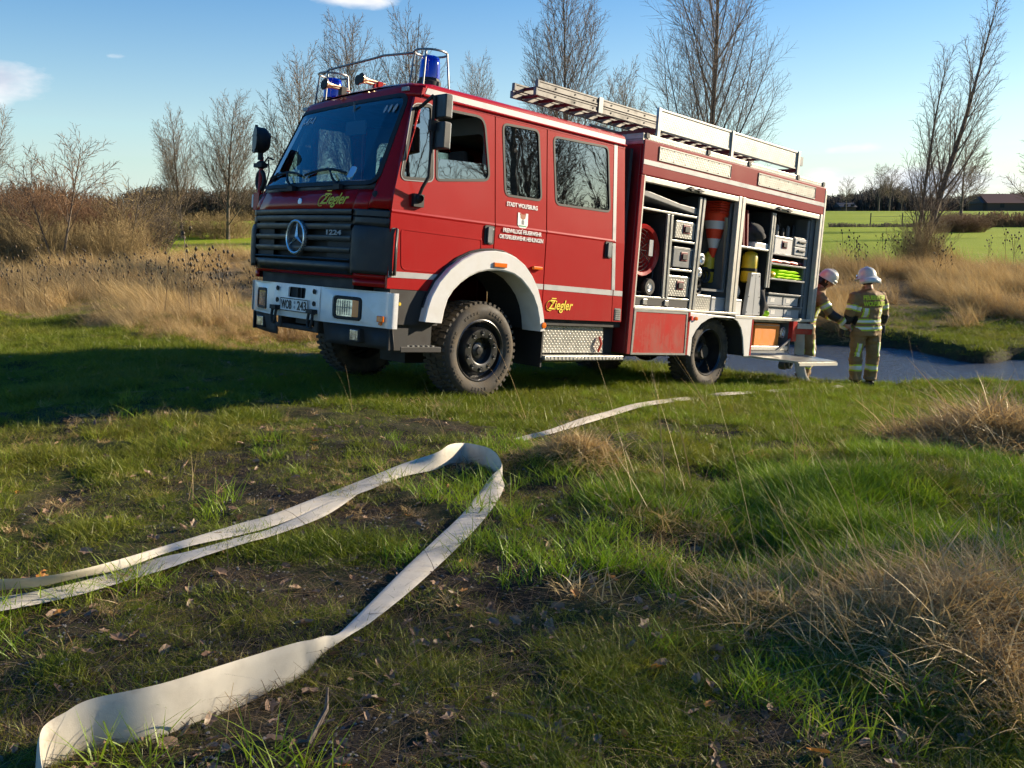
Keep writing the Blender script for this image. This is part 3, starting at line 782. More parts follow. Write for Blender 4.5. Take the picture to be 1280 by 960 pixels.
# grille: outer frame, slats, openings, emblem
gz0, gz1 = 1.31, 1.815
m = M(); m.grid(lambda y, z: (F(y, 1.5) - .085, y, z), list(np.linspace(-.88, .88, 15)), [1.15, gz1]); T('grille_backing', m, MT['dark'])
slz = [(1.757, 1.812), (1.688, 1.748), (1.612, 1.656), (1.500, 1.548), (1.382, 1.436), (1.322, 1.376)]
gr = T('grille', M().grid(lambda y, z: (F(y, 1.5) - .02, y, z), list(np.linspace(-.875, .875, 21)), [1.815, 1.822]).grid(lambda y, z: (F(y, 1.5) - .005 - (1.31 - z) * .35, y, z), list(np.linspace(-.875, .875, 21)), [1.20, 1.31]), MT['blackpaint'], smooth=50, solid=.02)
for z0, z1 in [(1.757, 1.812), (1.690, 1.750), (1.612, 1.672), (1.505, 1.560), (1.395, 1.450), (1.318, 1.345)]:
    m = M(); ys = list(np.linspace(-.872, .872, 25))
    m.grid(lambda y, k: [(F(y, 1.5) - .035, y, z1), (F(y, 1.5) + .012, y, z1 - .004), (F(y, 1.5) + .018, y, (z0 + z1) / 2), (F(y, 1.5) + .006, y, z0 + .002), (F(y, 1.5) - .035, y, z0)][int(k)], ys, range(5))
    T('grille_slat', m, MT['blackpaint'], smooth=50, parent=gr)
for z0, z1 in [(1.672, 1.690), (1.560, 1.612), (1.450, 1.505), (1.345, 1.395)]:      # closed side sections between the slats
    for s in (-1, 1):
        m = M(); m.grid(lambda y, z: (F(y, 1.5) - .018, y, z), sorted(s * y for y in np.linspace(.50, .872, 8)), [z0, z1]); T('grille_infill', m, MT['rubber'], smooth=50, parent=gr)
em = M(); em.lathe([(.0, .172), (.028, .172), (.034, .160), (.028, .148), (.0, .148)], (F(0, 1.5) + .012, 0.02, 1.53), 'X', 40); em_ = T('star_emblem', em, MT['chrome'], smooth=40, parent=gr)
em = M(); em.lathe([(.004, .185), (.012, .185), (.012, .0005)], (F(0, 1.5) + .0, 0.02, 1.53), 'X', 40); T('emblem_disc', em, MT['rubber'], parent=gr)
em = M(); c0 = Vector((F(0, 1.5) + .02, .02, 1.53))
for k in range(3):
    a = math.radians(90 + 120 * k); tip = Vector((0, math.cos(a), math.sin(a))) * .155; l = Vector((0, -math.sin(a), math.cos(a))) * .024
    b1 = Vector((0, math.cos(a + math.pi), math.sin(a + math.pi))) * .008
    em.add([c0 + b1 + l, c0 + b1 - l, c0 + tip, c0 + Vector((.022, 0, 0)), ], [(0, 3, 2), (3, 1, 2), (0, 2, 1)])
T('emblem_star', em, MT['chrome'], parent=gr)
text('type_number', '1224', .066, MT['crate'], lambda u, v: (F(.63 + u, 1.5) + .020, .63 + u, 1.583 + v), gr, bold=.0015, width=.225, ext=.003)
# corner fairings each side of the grille
for s in (1, -1):
    m = M(); ys = [s * y for y in (.885, .93, .98, 1.03, 1.08, 1.13, 1.17, 1.20)]
    zz = [1.655, 1.70, 1.735, 1.745, 1.755, 1.80, 1.812]
    m.grid(lambda y, z: (F(y, 1.5) + (.004 if not 1.735 < z < 1.755 else -.012), y, z), ys, zz)
    T('corner_moulding', m, MT['blackpaint'], smooth=40, solid=.02)
    m = M()
    pl = [(.885, .015), (.93, .03), (1.0, .035), (1.08, .03), (1.16, .02), (1.215, .0)]
    def cf(i, z, s=s):
        y, o = pl[int(i)]; 
        tp = max(0, (z - 1.60) / .06) * .02
        return (F(y, 1.5) + o - tp - max(0, 1.32 - z) * .10, s * (y + .02 * (y > 1.2)), z)
    m.grid(cf, range(len(pl)), [1.215, 1.25, 1.33, 1.5, 1.6, 1.645, 1.66])
    m.add([cf(5, 1.215), cf(5, 1.66), (-.055, s * 1.225, 1.65), (-.055, s * 1.225, 1.22)], [(0, 1, 2, 3)])
    T('corner_deflector', m, bk, smooth=45, solid=.012)
# red valance and dark cross member under the grille
m = M(); m.grid(lambda y, z: (F(y, 1.5) - .03 - .02 * (z < 1.17), y, z), list(np.linspace(-1.2, 1.2, 31)), [1.165, 1.212]); T('front_valance', m, red, smooth=40, solid=.02)
for s in (1, -1):
    m = M(); m.grid(lambda y, z: (F(y, 1.5) - .035, y, z), sorted(s * y for y in np.linspace(.88, 1.205, 8)), [1.10, 1.164]); m.box(-.62, .0, s * 1.19 - .01, s * 1.19 + .01, 1.10, 1.20)
    T('valance_corner', m, red, smooth=40, solid=.015)
T('cross_member', M().box(-.1, .14, -.85, .85, 1.06, 1.165).box(-.3, -.04, -1.15, 1.15, .78, 1.05), ch)
# bumper
def bump_face(y, z, o=0.0):
    t = (z - .9) / .16; return (xb(y) - .012 * t * t + o, y, z)
bz = [.722, .735, .80, .9, .99, 1.045, 1.060]
bump = M()
def seg(ys, zs=bz, inner=.0):
    m = M(); m.grid(lambda y, z: bump_face(y, z), ys, zs); return m
def bump_piece(y0, y1, hole=None, n=14):
    P = [(y0, .722), (y1, .722), (y1, 1.060), (y0, 1.060)]
    P = densify(P, .06)
    m = M(); th = .02
    m.plate(P, hole or [], lambda y, z: bump_face(y, z), (-th, 0, 0)); return m
hl = rpoly([(.615, .765), (.975, .765), (.975, .990), (.615, .992)], .05)
hole = [densify(rpoly([(-.155, .925), (.170, .925), (.170, 1.030), (-.155, 1.030)], .02), .06)]
bc = T('bumper', bump_piece(-.432, .432, hole), MT['bwhite'], bevel=.004)
T('bumper_shelf', M().grid(lambda y, z: (xb(y) - .015 if z else -.1, y, 1.052), list(np.linspace(-1.24, 1.24, 41)), [0, 1]), wh, solid=.008, parent=bc)
for s in (1, -1):
    h = [densify([(s * a, b) for a, b in hl], .08)]
    P = [(s * .436, .722)] + [(s * y, .722) for y in np.linspace(.5, 1.25, 16)] + [(s * 1.25, 1.055)] + [(s * y, 1.060) for y in np.linspace(1.22, .5, 14)] + [(s * .436, 1.060)]
    m = M(); m.plate(P, h, lambda y, z: bump_face(y, z), (-.02, 0, 0))
    m.grid(lambda a, z: (xb(1.25) - .05 + .05 * math.cos(a) - (.0 if a < 1.57 else (a - 1.57) * .4), s * (1.25 + .045 * min(1, math.sin(min(a, 1.57)))), z), [0, .4, .8, 1.2, 1.57, 1.66], [.722, .735, .9, 1.045, 1.055])
    T('bumper_end', m, MT['bwhite'], parent=bc, smooth=35)
    # headlamp set back in its opening
    a = math.atan2(xb(.97) - xb(.62), .35)
    yc = s * .80; xc = xb(.80) - .03
    def hf(u, v, o=0): return (xc + o - s * 0 + (u * s) * math.tan(a), yc + u, .878 + v)
    R = rpoly([(-.165, -.108), (.165, -.108), (.165, .108), (-.165, .108)], .045)
    R2 = inset(R, -.028)
    hb = M(); hb.plate(R, [R2], lambda u, v: hf(u, v, .03), (-.07, 0, 0)); hb = T('headlight', hb, MT['rubber'], parent=bc, bevel=.004)
    g = M(); k = .045 * s
    inn = [p for p in R2]
    split = .055
    A_ = [(u, v) for u, v in R2 if u * s <= split]
    lo = min(v for u, v in R2); hi = max(v for u, v in R2)
    if s < 0: split = .125
    g.plate(rpoly([(-.137 * s, lo), (split * s, lo), (split * s, hi), (-.137 * s, hi)], [.03, 0, 0, .03]), [], lambda u, v: hf(u, v, .022), (-.01, 0, 0))
    for i in range(7):
        u = (-.12 + i * .026) * s; g.add([hf(u - .004, lo + .01, .0235), hf(u + .004, lo + .01, .0235), hf(u + .004, hi - .01, .0235), hf(u - .004, hi - .01, .0235)], [(0, 1, 2, 3)])
    lens = T('headlight_lens', g, MT['lens'], parent=hb)
    lens.parent = bc
    g = M()
    for i in range(6):
        u = (-.115 + i * .028) * s; g.add([hf(u - .003, lo + .012, .0245), hf(u + .003, lo + .012, .0245), hf(u + .003, hi - .012, .0245), hf(u - .003, hi - .012, .0245)], [(0, 1, 2, 3)])
    g.add([hf(-.13 * s, .0, .0245), hf(split * s, .0, .0245), hf(split * s, .006, .0245), hf(-.13 * s, .006, .0245)], [(0, 1, 2, 3)])
    T('lens_ribs', g, MT['grey'], parent=bc)
    g = M(); g.plate(rpoly([(split * s, lo), (.137 * s, lo), (.137 * s, hi), (split * s, hi)], [0, .03, .03, 0]), [], lambda u, v: hf(u, v, .0215), (-.01, 0, 0))
    T('indicator_lens', g, MT['orange'], parent=bc)
    T('headlight_reflector', M().plate(R, [], lambda u, v: hf(u, v, -.035), (-.01, 0, 0)), MT['chrome'], parent=bc)
    # fog lamp below
    y0, y1 = sorted((s * .80, s * .965)); xf = xb(.88) - .02
    fb = M(); fb.box(xf - .10, xf, y0, y1, .56, .695); fb = T('fog_lamp', fb, MT['rubber'], parent=bc, bevel=.012)
    T('fog_lens', M().box(xf - .004, xf + .006, y0 + .02, y1 - .02, .578, .678), MT['lens'], parent=bc, bevel=.004)
    # shackles on the tow eyes
    ys = s * .345 - .0
    sh = M(); sh.tube([(.275, ys - .035, .79), (.285, ys - .038, .70), (.285, ys - .02, .645), (.285, ys + .02, .645), (.285, ys + .038, .70), (.275, ys + .035, .79)], .015, 8)
    sh.tube([(.27, ys - .06, .80), (.27, ys + .06, .80)], .02, 8); sh.box(.22, .30, ys - .055, ys + .055, .79, .83)
    T('tow_shackle', sh, MT['rubber'], parent=bc, smooth=40)
    T('tow_bracket', M().box(.02, .21, ys - .035, ys + .035, .60, .79), ch, parent=bc, bevel=.01)
    for zc in (1.005, .885):
        o = M(); o.lathe([(-.004, .001), (-.004, .024), (.003, .026)], (.247, s * .345, zc), 'X', 16); o = T('oval_cap', o, MT['rubber'], parent=bc)
    # side lower bumper in black
    m = M(); ys_ = np.linspace(.45, 1.28, 12)
    m.grid(lambda y, z: (xb(min(y, 1.27)) - .04 - .03 * (z < .6), s * y, z), list(ys_), [.52, .56, .722]); m.box(-.22, .0, s * 1.255 - .012, s * 1.255 + .012, .52, .73)
    T('lower_apron', m, ch, parent=bc, smooth=40, solid=.01)
T('orange_marker', M().box(xb(1.19) - .01, xb(1.19) + .02, 1.14, 1.235, .775, .835).box(xb(1.19) - .01, xb(1.19) + .015, 1.165, 1.205, .745, .775), MT['orange'], parent=bc, bevel=.008)
T('winch_opening', M().box(.12, .20, -.16, .18, .92, 1.035), MT['dark'], parent=bc)
T('winch_rollers', M().box(.20, .225, -.02, .01, .925, 1.03).box(.20, .22, .06, .075, .925, 1.03), ch, parent=bc)
T('under_bar', M().box(.14, .20, -.43, .33, .60, .65).box(.06, .16, -.12, .12, .66, .74), ch, parent=bc, bevel=.012)
# number plate
pf = lambda u, v: (.258, -.008 + u, .848 + v)
npt = T('number_plate', M().box(.243, .256, -.268, .252, .782, .914), pmat('plate_white', (.72, .72, .70), .4), parent=bc, bevel=.004)
P_ = rpoly([(-.262, -.066), (.262, -.066), (.262, .066), (-.262, .066)], .012); m = M(); m.plate(P_, [inset(P_, -.009)], lambda u, v: (.2575, -.008 + u, .848 + v), (-.002, 0, 0)); 
T('plate_border', m, MT['btext'], parent=bc)
text('plate_lettering', 'WOB', .125, MT['btext'], lambda u, v: pf(u - .135, v - .004), bc, bold=.002, width=.20)
text('plate_lettering', '243', .125, MT['btext'], lambda u, v: pf(u + .155, v - .004), bc, bold=.002, width=.165)
m = M()
for zc, c_k in ((.875, 0), (.828, 1)): m.lathe([(0, .0155), (.0015, .0155), (.0015, .0005)], (.2575, .012, zc), 'X', 14)
T('plate_seal', m, MT['crate'], parent=bc)
# spotlight mast on the far front corner
sp_ = (0.0, -1.25)
m = M(); m.tube([(.02, -1.24, 1.80), (.0, -1.24, 2.42)], .022, 8); m.box(-.03, .05, -1.30, -1.18, 1.83, 2.02)
mast = T('spotlight_mast', m, red, bevel=.004)
m = M(); m.box(-.03, .05, -1.33, -1.305, 1.86, 2.0); T('mast_marker', m, wh, parent=mast)
m = M(); m.tube([(.02, -1.24, 2.38), (.02, -1.24, 2.46)], .03, 10); m.box(-.03, .05, -1.33, -1.16, 2.30, 2.345); m.tube([(.0, -1.20, 2.34), (.02, -1.08, 2.40), (-.02, -1.02, 2.38)], .010, 6); m.ball((.0, -1.25, 2.33), (.05, .08, .05), 8, 6)
m.tube([(.0, -1.10, 2.38), (.0, -1.07, 2.25), (0, -1.13, 2.10), (0, -1.22, 2.0)], .008, 5); T('mast_bracket', m, MT['rubber'], parent=mast, smooth=40)
d = Vector((1, -.35, .02)).normalized(); c0 = Vector((.02, -1.245, 2.595)); u = d.cross(Vector((0, 0, 1))).normalized(); w_ = u.cross(d)
m = M(); pr_ = [(-.10, .03), (-.09, .09), (-.04, .135), (.05, .142), (.055, .148), (.07, .148), (.072, .138)]
vs_ = []; n_ = 28
for a, r in pr_:
    for k in range(n_):
        t = 2 * math.pi * k / n_; vs_.append(c0 + d * a + (u * math.cos(t) + w_ * math.sin(t)) * r)
m.add(vs_, [(i * n_ + k, i * n_ + (k + 1) % n_, (i + 1) * n_ + (k + 1) % n_, (i + 1) * n_ + k) for i in range(len(pr_) - 1) for k in range(n_)]); m.add(vs_[:n_], [tuple(range(n_))])
m.tube([c0 + u * .15 + w_ * .1, c0 + u * .185 + w_ * .05, c0 + u * .185 - w_ * .05, c0 + u * .15 - w_ * .1], .007, 5)
sl = T('spotlight', m, MT['rubber'], smooth=40)
m = M(); m.add([c0 + d * .071 + (u * math.cos(2 * math.pi * k / n_) + w_ * math.sin(2 * math.pi * k / n_)) * .138 for k in range(n_)], [tuple(range(n_))]); T('spotlight_cover', m, pmat('matt_lens_cover', (.10, .115, .105), .55), parent=sl)
for k in range(5):
    t = k * 1.256 + .4; p = c0 + d * .06 + (u * math.cos(t) + w_ * math.sin(t)) * .146; T('clip', M().obox(p, d * .016, u * .008, w_ * .012), MT['rubber'], parent=sl)
ro = M()
for k in range(24):
    t = 2 * math.pi * k / 24
pts = [(.0, -1.245 + .075 * math.cos(t), 2.16 + .10 * math.sin(t)) for t in np.linspace(0, 2 * math.pi, 25)]
ro.tube(pts, .024, 8, caps=False); T('hand_wheel', ro, MT['rubber'], smooth=60, parent=mast)
# roof gear: beacons with cages, rail, horns, aerial
for s, yb_, x_ in ((1, .84, -.62), (-1, -.86, -.62)):
    zb = 3.09 if s > 0 else 3.05
    m = M(); m.lathe([(0, .12), (.05, .12), (.06, .105), (.09, .10)], (x_, yb_, zb), 'Z', 24)
    bcn = T('beacon', m, MT['rubber'], smooth=40)
    m = M(); m.lathe([(.085, .103), (.12, .104), (.22, .099), (.285, .090), (.30, .075), (.302, .0005)], (x_, yb_, zb), 'Z', 28); T('beacon_dome', m, MT['blue'], smooth=50, parent=bcn)
    for k in range(0): pass
    m = M(); R_ = .165; zt = zb + .335
    m.tube([(x_ + R_ * math.cos(t), yb_ + R_ * math.sin(t), zt) for t in np.linspace(0, 2 * math.pi, 29)], .011, 6, caps=False)
    for k in range(4):
        t = math.radians(35 + 90 * k); m.tube([(x_ + R_ * math.cos(t), yb_ + R_ * math.sin(t), zt), (x_ + (R_ + .04) * math.cos(t), yb_ + (R_ + .04) * math.sin(t), zb - .01)], .010, 6)
    T('beacon_cage', m, MT['steel'], smooth=60, parent=bcn)
m = M(); m.tube([(-.56, -.98, 3.40), (-.52, -.80, 3.425), (-.50, .05, 3.44), (-.50, .22, 3.45), (-.54, .70, 3.43)], .012, 7); T('beacon_rail', m, MT['steel'], smooth=60)
for y0, x0, ln in ((-.52, -.38, .34), (-.43, -.34, .28), (.05, -.42, .36), (.17, -.38, .30)):
    m = M(); m.lathe([(0, .052), (-.012, .05), (-.04, .028), (-.10, .017), (-ln, .010)], (x0 + .10, y0, 3.185), 'X', 16); hn = T('air_horn', m, MT['brass'], smooth=60)
    T('horn_mouth', M().lathe([(.002, .053), (.006, .05), (.006, .0005)], (x0 + .10, y0, 3.185), 'X', 16), MT['rubber'], parent=hn)
    T('horn_foot', M().box(x0 - .16, x0 - .10, y0 - .02, y0 + .02, 3.09, 3.19), red if y0 > 0 else MT['rubber'], parent=hn)
m = M(); m.tube([(-.75, .45, 3.09), (-.76, .44, 3.9)], [.008, .003], 5); T('aerial', m, MT['rubber'])
for s in (1, -1):
    y0 = s * 1.0; T('roof_marker_lamp', M().box(F(y0, 2.985) - .01, F(y0, 2.985) + .02, y0 - .055, y0 + .04, 2.965, 3.005), MT['crate'], bevel=.006)
# mirrors, near side and far side
for s in (1, -1):
    v0 = len(bpy.data.objects)
    m = M(); m.tube([(-.26, s * 1.16, 2.80), (-.24, s * 1.25, 2.82), (-.30, s * 1.32, 2.91), (-.30, s * 1.34, 2.90), (-.285, s * 1.35, 2.3), (-.29, s * 1.34, 2.16), (-.27, s * 1.28, 2.06), (-.27, s * 1.235, 1.98)], .017, 8)
    m.lathe([(-.02, .04), (.04, .045), (.06, .03)], (-.27, s * 1.215, 1.96), 'Y', 12, sy=s); m.box(-.33, -.21, s * 1.215 - .02, s * 1.215 + .03, 1.88, 2.0)
    m.box(-.35, -.25, s * 1.35 - .02, s * 1.35 + .02, 2.58, 2.68)
    mr = T('mirror', m, MT['rubber'], smooth=45)
    m = M(); m.box(-.40, -.31, s * 1.40 - .10, s * 1.40 + .09, 2.70, 2.92).box(-.40, -.31, s * 1.40 - .10, s * 1.40 + .09, 2.42, 2.67); T('mirror_head', m, MT['blackpaint'], parent=mr, bevel=.015)
    m = M(); m.box(-.405, -.40, s * 1.40 - .09, s * 1.40 + .08, 2.71, 2.91).box(-.405, -.40, s * 1.40 - .09, s * 1.40 + .08, 2.43, 2.66); T('mirror_glass', m, MT['chrome'], parent=mr)
    if s < 0: mr.location = (-.28, 0, -.05)
# lettering on the doors (reads from the left side)
def sf(x0, z0, off=.004): return lambda u, v: (x0 - u, ysd(z0 + v) + off, z0 + v)
text('door_lettering', 'STADT WOLFSBURG', .062, MT['wtext'], sf(-1.685, 2.045), truck, width=.46, bold=.0012)
text('door_lettering', 'FREIWILLIGE FEUERWEHR', .06, MT['wtext'], sf(-1.70, 1.772, .009), truck, width=.575, bold=.0012)
text('door_lettering', 'ORTSFEUERWEHR HEHLINGEN', .06, MT['wtext'], sf(-1.70, 1.705, .004), truck, width=.655, bold=.0012)
text('maker_lettering', 'Ziegler', .15, MT['yellow'], sf(-2.385, 1.025), truck, shear=.25, bold=.002, width=.40)
m = M(); m.tube([sf(-2.21, 1.015, .006)(.055 * math.cos(t), .055 * math.sin(t)) for t in np.linspace(.2, 5.2, 16)], .0045, 4); T('maker_swirl', m, MT['yellow'])
T('maker_swirl', M().box(-2.31, -2.235, 1.213, 1.2155, 1.095, 1.105), MT['yellow'])
cm_ = M(); f_ = sf(-1.70, 1.90, .005)
cm_.plate([(-.075, .075), (-.075, -.05), (-.05, -.078), (0, -.098), (.05, -.078), (.075, -.05), (.075, .075), (.045, .075), (.045, .05), (-.045, .05), (-.045, .075)], [], f_, (0, -.002, 0))
crest = T('town_crest', cm_, MT['wtext'])
T('crest_gate', M().plate([(-.018, -.045), (.018, -.045), (.018, -.005), (0, .008), (-.018, -.005)], [], sf(-1.70, 1.90, .0065), (0, -.001, 0)), MT['grey'], parent=crest)
T('crest_wolf', M().plate(rpoly([(-.04, .075), (-.036, .02), (.0, .004), (.036, .02), (.04, .075), (.015, .06), (-.015, .06)], .01, 2), [], sf(-1.70, 1.90, .0065), (0, -.001, 0)), pmat('crest_brown', (.30, .08, .02), .6), parent=crest)
T('crest_ground', M().plate([(-.06, -.055), (.06, -.055), (.048, -.068), (-.048, -.068)], [], sf(-1.70, 1.90, .0065), (0, -.001, 0)), pmat('crest_green', (.05, .28, .12), .6), parent=crest)
for o_ in (crest,): pass
# front mudguard
FO = [(-.385, .80), (-.41, .92), (-.45, 1.04), (-.54, 1.19), (-.67, 1.325), (-.82, 1.43), (-.98, 1.50), (-1.13, 1.535), (-1.27, 1.548), (-1.42, 1.54), (-1.56, 1.505), (-1.70, 1.435), (-1.82, 1.33), (-1.92, 1.20), (-2.0, 1.03), (-2.05, .88), (-2.07, .745)]
FI = [(-.612, .79), (-.635, .92), (-.67, 1.03), (-.735, 1.12), (-.82, 1.195), (-.93, 1.265), (-1.05, 1.315), (-1.17, 1.340), (-1.287, 1.348), (-1.41, 1.345), (-1.54, 1.325), (-1.66, 1.275), (-1.77, 1.195), (-1.86, 1.11), (-1.93, 1.0), (-1.975, .88), (-2.005, .735)]
for s in (1, -1):
    m = M(); n_ = len(FO)
    def A3(i, k, s=s):
        i = int(i); o = Vector(FO[i]); q = Vector(FI[i]); dd = (q - o)
        return [(o.x, s * 1.20, o.y), (o.x, s * 1.285, o.y), tuple((o + dd * .05))[0:1] + (s * 1.298,) + tuple((o + dd * .05))[1:2],
                tuple(o + dd * .92)[0:1] + (s * 1.298,) + tuple(o + dd * .92)[1:2], (q.x, s * 1.285, q.y), (q.x, s * 1.02, q.y)][int(k)]
    m.grid(A3, range(n_), range(6))
    for i in (0, n_ - 1): m.add([A3(i, k) for k in range(6)], [(0, 1, 2, 3, 4, 5)])
    fd = T('mudguard', m, wh, smooth=35)
    m = M(); m.tube([(x + 0.0, s * 1.222, z + .012) for x, z in FO[1:-1]], .013, 6); T('mudguard_seal', m, MT['rubber'], smooth=60, parent=fd)
    m = M(); m.grid(lambda i, k: (FI[int(i)][0] * 1.0 + (FI[int(i)][0] + 1.27) * .02, s * (1.20 if k == 0 else .55), FI[int(i)][1] + .012), range(n_), [0, 1]); T('wheel_arch_liner', m, MT['dark'])
    T('marker_lamp', M().box(-1.42, -1.235, s * 1.297 - .002, s * 1.297 + .02, 1.383, 1.43), MT['orange'], parent=fd, bevel=.006)
    T('mud_flap', M().box(-2.12, -2.10, s * 1.0 - .2, s * 1.0 + .24, .34, .80), MT['rubber'])
T('marker_lamp', M().box(-2.02, -1.88, 1.212, 1.25, 1.398, 1.432), MT['orange'], bevel=.008)
T('marker_lamp', M().lathe([(0, .034), (.014, .032), (.018, .0005)], (-2.045, 1.298, .803), 'Y', 16), MT['orange'], smooth=40)
# entry steps
m = M(); m.box(-.62, -.02, .95, 1.21, .76, 1.09).box(-.60, -.05, .95, 1.15, .52, .76); T('step_well', m, ch)
m = M(); m.box(-.64, -.14, 1.0, 1.27, .50, .555); stp = T('entry_step', m, ch, bevel=.006)
for i in range(7): T('step_tooth', M().box(-.56 + i * .062, -.535 + i * .062, 1.20, 1.262, .553, .568), MT['alu'], parent=stp)
T('yellow_cap', M().lathe([(0, .018), (.012, .016), (.012, .0005)], (-.135, 1.212, .955), 'Y', 12), MT['bottle'])
T('step_latch', M().box(-.10, -.06, 1.21, 1.235, .90, 1.0).tube([(-.07, 1.235, .95), (-.075, 1.24, .88)], .008, 5), MT['steel'])
m = M(); m.plate([(-2.20, .79), (-3.27, .79), (-3.30, .485), (-2.235, .485)], [], lambda x, z: (x, 1.12, z), (0, -.03, 0)); T('tread_panel', m, MT['tread'])
m = M(); m.box(-3.52, -2.15, 1.05, 1.07, .47, .88).box(-3.52, -2.12, 1.13, 1.17, .80, .868); T('sill', m, ch)
m = M(); m.box(-3.515, -2.14, .95, 1.27, .415, .465); stp = T('crew_step', m, MT['tread'], bevel=.005)
for i in range(20): T('step_tooth', M().box(-3.48 + i * .064, -3.45 + i * .064, 1.262, 1.274, .425, .455), MT['alul'], parent=stp)
T('extinguisher_hook', M().tube([(-3.19, 1.14, .50), (-3.20, 1.17, .60), (-3.19, 1.14, .68)], .014, 6), MT['cone'])
# chassis
m = M(); m.box(-8.0, .1, .30, .42, .62, .90).box(-8.0, .1, -.42, -.30, .62, .90).box(-4.9, -3.7, -.9, .9, .42, .80).box(-3.3, -2.3, -1.15, -.5, .35, .85)
m.box(-1.5, -1.0, -.2, .25, .28, .62).tube([(-1.27, -1.0, .51), (-1.27, 1.0, .51)], .07, 10).tube([(-5.65, -1.0, .49), (-5.65, 1.0, .49)], .09, 10).ball((-5.65, 0, .46), (.22, .22, .2), 14, 8)
m.tube([(-1.5, 0, .55), (-5.5, 0, .5)], .05, 8).box(-1.1, -.2, -.35, .35, .55, 1.3).box(-3.5, -2.2, .55, 1.05, .50, .85)
T('chassis_frame', m, ch)
m = M(); m.lathe([(-.45, .001), (-.45, .17), (.45, .17), (.45, .001)], (-2.75, .85, .52), 'X', 20); T('air_tank', m, MT['grey'], smooth=40)
# wheels
def wheel(x, y, s, rear=False, twin=False):
    root = empty_part('wheel', (x, y, .51 - (.02 if rear else 0)))
    m = M(); c = (0, 0, 0)
    prof = [(-.015, .305), (.0, .325), (.022, .36), (.030, .41), (.022, .455), (-.01, .487), (-.045, .495), (-.255, .495), (-.29, .487), (-.32, .455), (-.33, .41), (-.32, .36), (-.30, .325), (-.285, .305)]
    m.lathe(prof, c, 'Y', 56, sy=s)
    nl = 46
    for k in range(nl):
        for a, b_, ph, wd in ((-.004, -.10, 0, .017), (-.115, -.185, .5, .022), (-.20, -.312, 0, .020)):
            t = 2 * math.pi * (k + ph) / nl; r0, r1 = .482, .512
            er = Vector((math.cos(t), 0, math.sin(t))); et = Vector((-math.sin(t), 0, math.cos(t)))
            cc = er * (r0 + r1) / 2 + Vector((0, s * (a + b_) / 2, 0))
            m.obox(cc, er * (r1 - r0) / 2, et * wd, Vector((0, s * abs(a - b_) / 2, 0)))
    for k in range(56):        # moulded lettering blocks on the sidewall
        if k % 8 > 4: continue
        t = 2 * math.pi * k / 56; er = Vector((math.cos(t), 0, math.sin(t))); et = Vector((-math.sin(t), 0, math.cos(t)))
        m.obox(er * .405 + Vector((0, s * .030, 0)), er * .014, et * .012, Vector((0, .003, 0)))
    T('tyre', m, MT['tyre'], smooth=38, parent=root)
    m = M()
    if not rear:
        pf_ = [(-.02, .31), (.004, .328), (.008, .318), (-.01, .300), (-.07, .290), (-.085, .270), (-.07, .250), (.0, .235), (.022, .225), (.026, .160), (.018, .140), (-.05, .135), (-.055, .001)]
    else:
        pf_ = [(-.02, .31), (.004, .328), (.008, .318), (-.01, .300), (-.13, .285), (-.20, .260), (-.20, .150), (-.17, .135), (-.09, .120), (-.07, .100), (-.07, .001)]
    m.lathe(pf_, c, 'Y', 48, sy=s)
    T('rim', m, MT['rimpaint'], smooth=35, parent=root)
    if not rear:
        for k in range(10):
            t = 2 * math.pi * (k + .5) / 10; p = (math.cos(t) * .19, s * .024, math.sin(t) * .19)
            m = M(); m.lathe([(.002, .027), (.006, .027), (.004, .019), (-.004, .018)], p, 'Y', 12, sy=s); m.lathe([(0, .015), (.012, .015), (.014, .001)], p, 'Y', 6, sy=s)
            T('lug_nut', m, MT['lug'], parent=root, smooth=30)
        for k in range(8):
            t = 2 * math.pi * (k + .3) / 8; m = M(); m.lathe([(0.0, .024), (.003, .020), (.003, .001)], (math.cos(t) * .268, s * -.079, math.sin(t) * .268), 'Y', 10, sy=s); T('vent_hole', m, MT['dark'], parent=root)
        m = M(); m.lathe([(-.06, .085), (-.03, .08), (-.02, .045), (.0, .04), (.004, .001)], c, 'Y', 20, sy=s); T('hub', m, MT['lug'], smooth=35, parent=root)
    else:
        for k in range(10):
            t = 2 * math.pi * (k + .5) / 10; m = M(); m.lathe([(-.20, .016), (-.175, .016), (-.172, .001)], (math.cos(t) * .185, 0, math.sin(t) * .185), 'Y', 6, sy=s); T('lug_nut', m, MT['lug'], parent=root)
    return root
def empty_part(name, loc):
    o = bpy.data.objects.new(name, None); COL.objects.link(o); o.parent = truck; o.location = loc; return o
MT['rimpaint'] = pmat('rim_black', (.012, .013, .015), .32, 0, .4, noise=(6, .5, (.05, .045, .036)))
MT['lug'] = pmat('lug_metal', (.05, .05, .05), .35, .4, .3)
wheel(-1.27, 1.155, 1); wheel(-1.27, -1.155, -1)
for s in (1, -1): wheel(-5.655, s * 1.05, s, True)
# ------------------------------------------------------------------ equipment body
RB = MT['red_body']; al = MT['alu']; all_ = MT['alul']
X0, X1, YB = -3.60, -8.20, 1.25
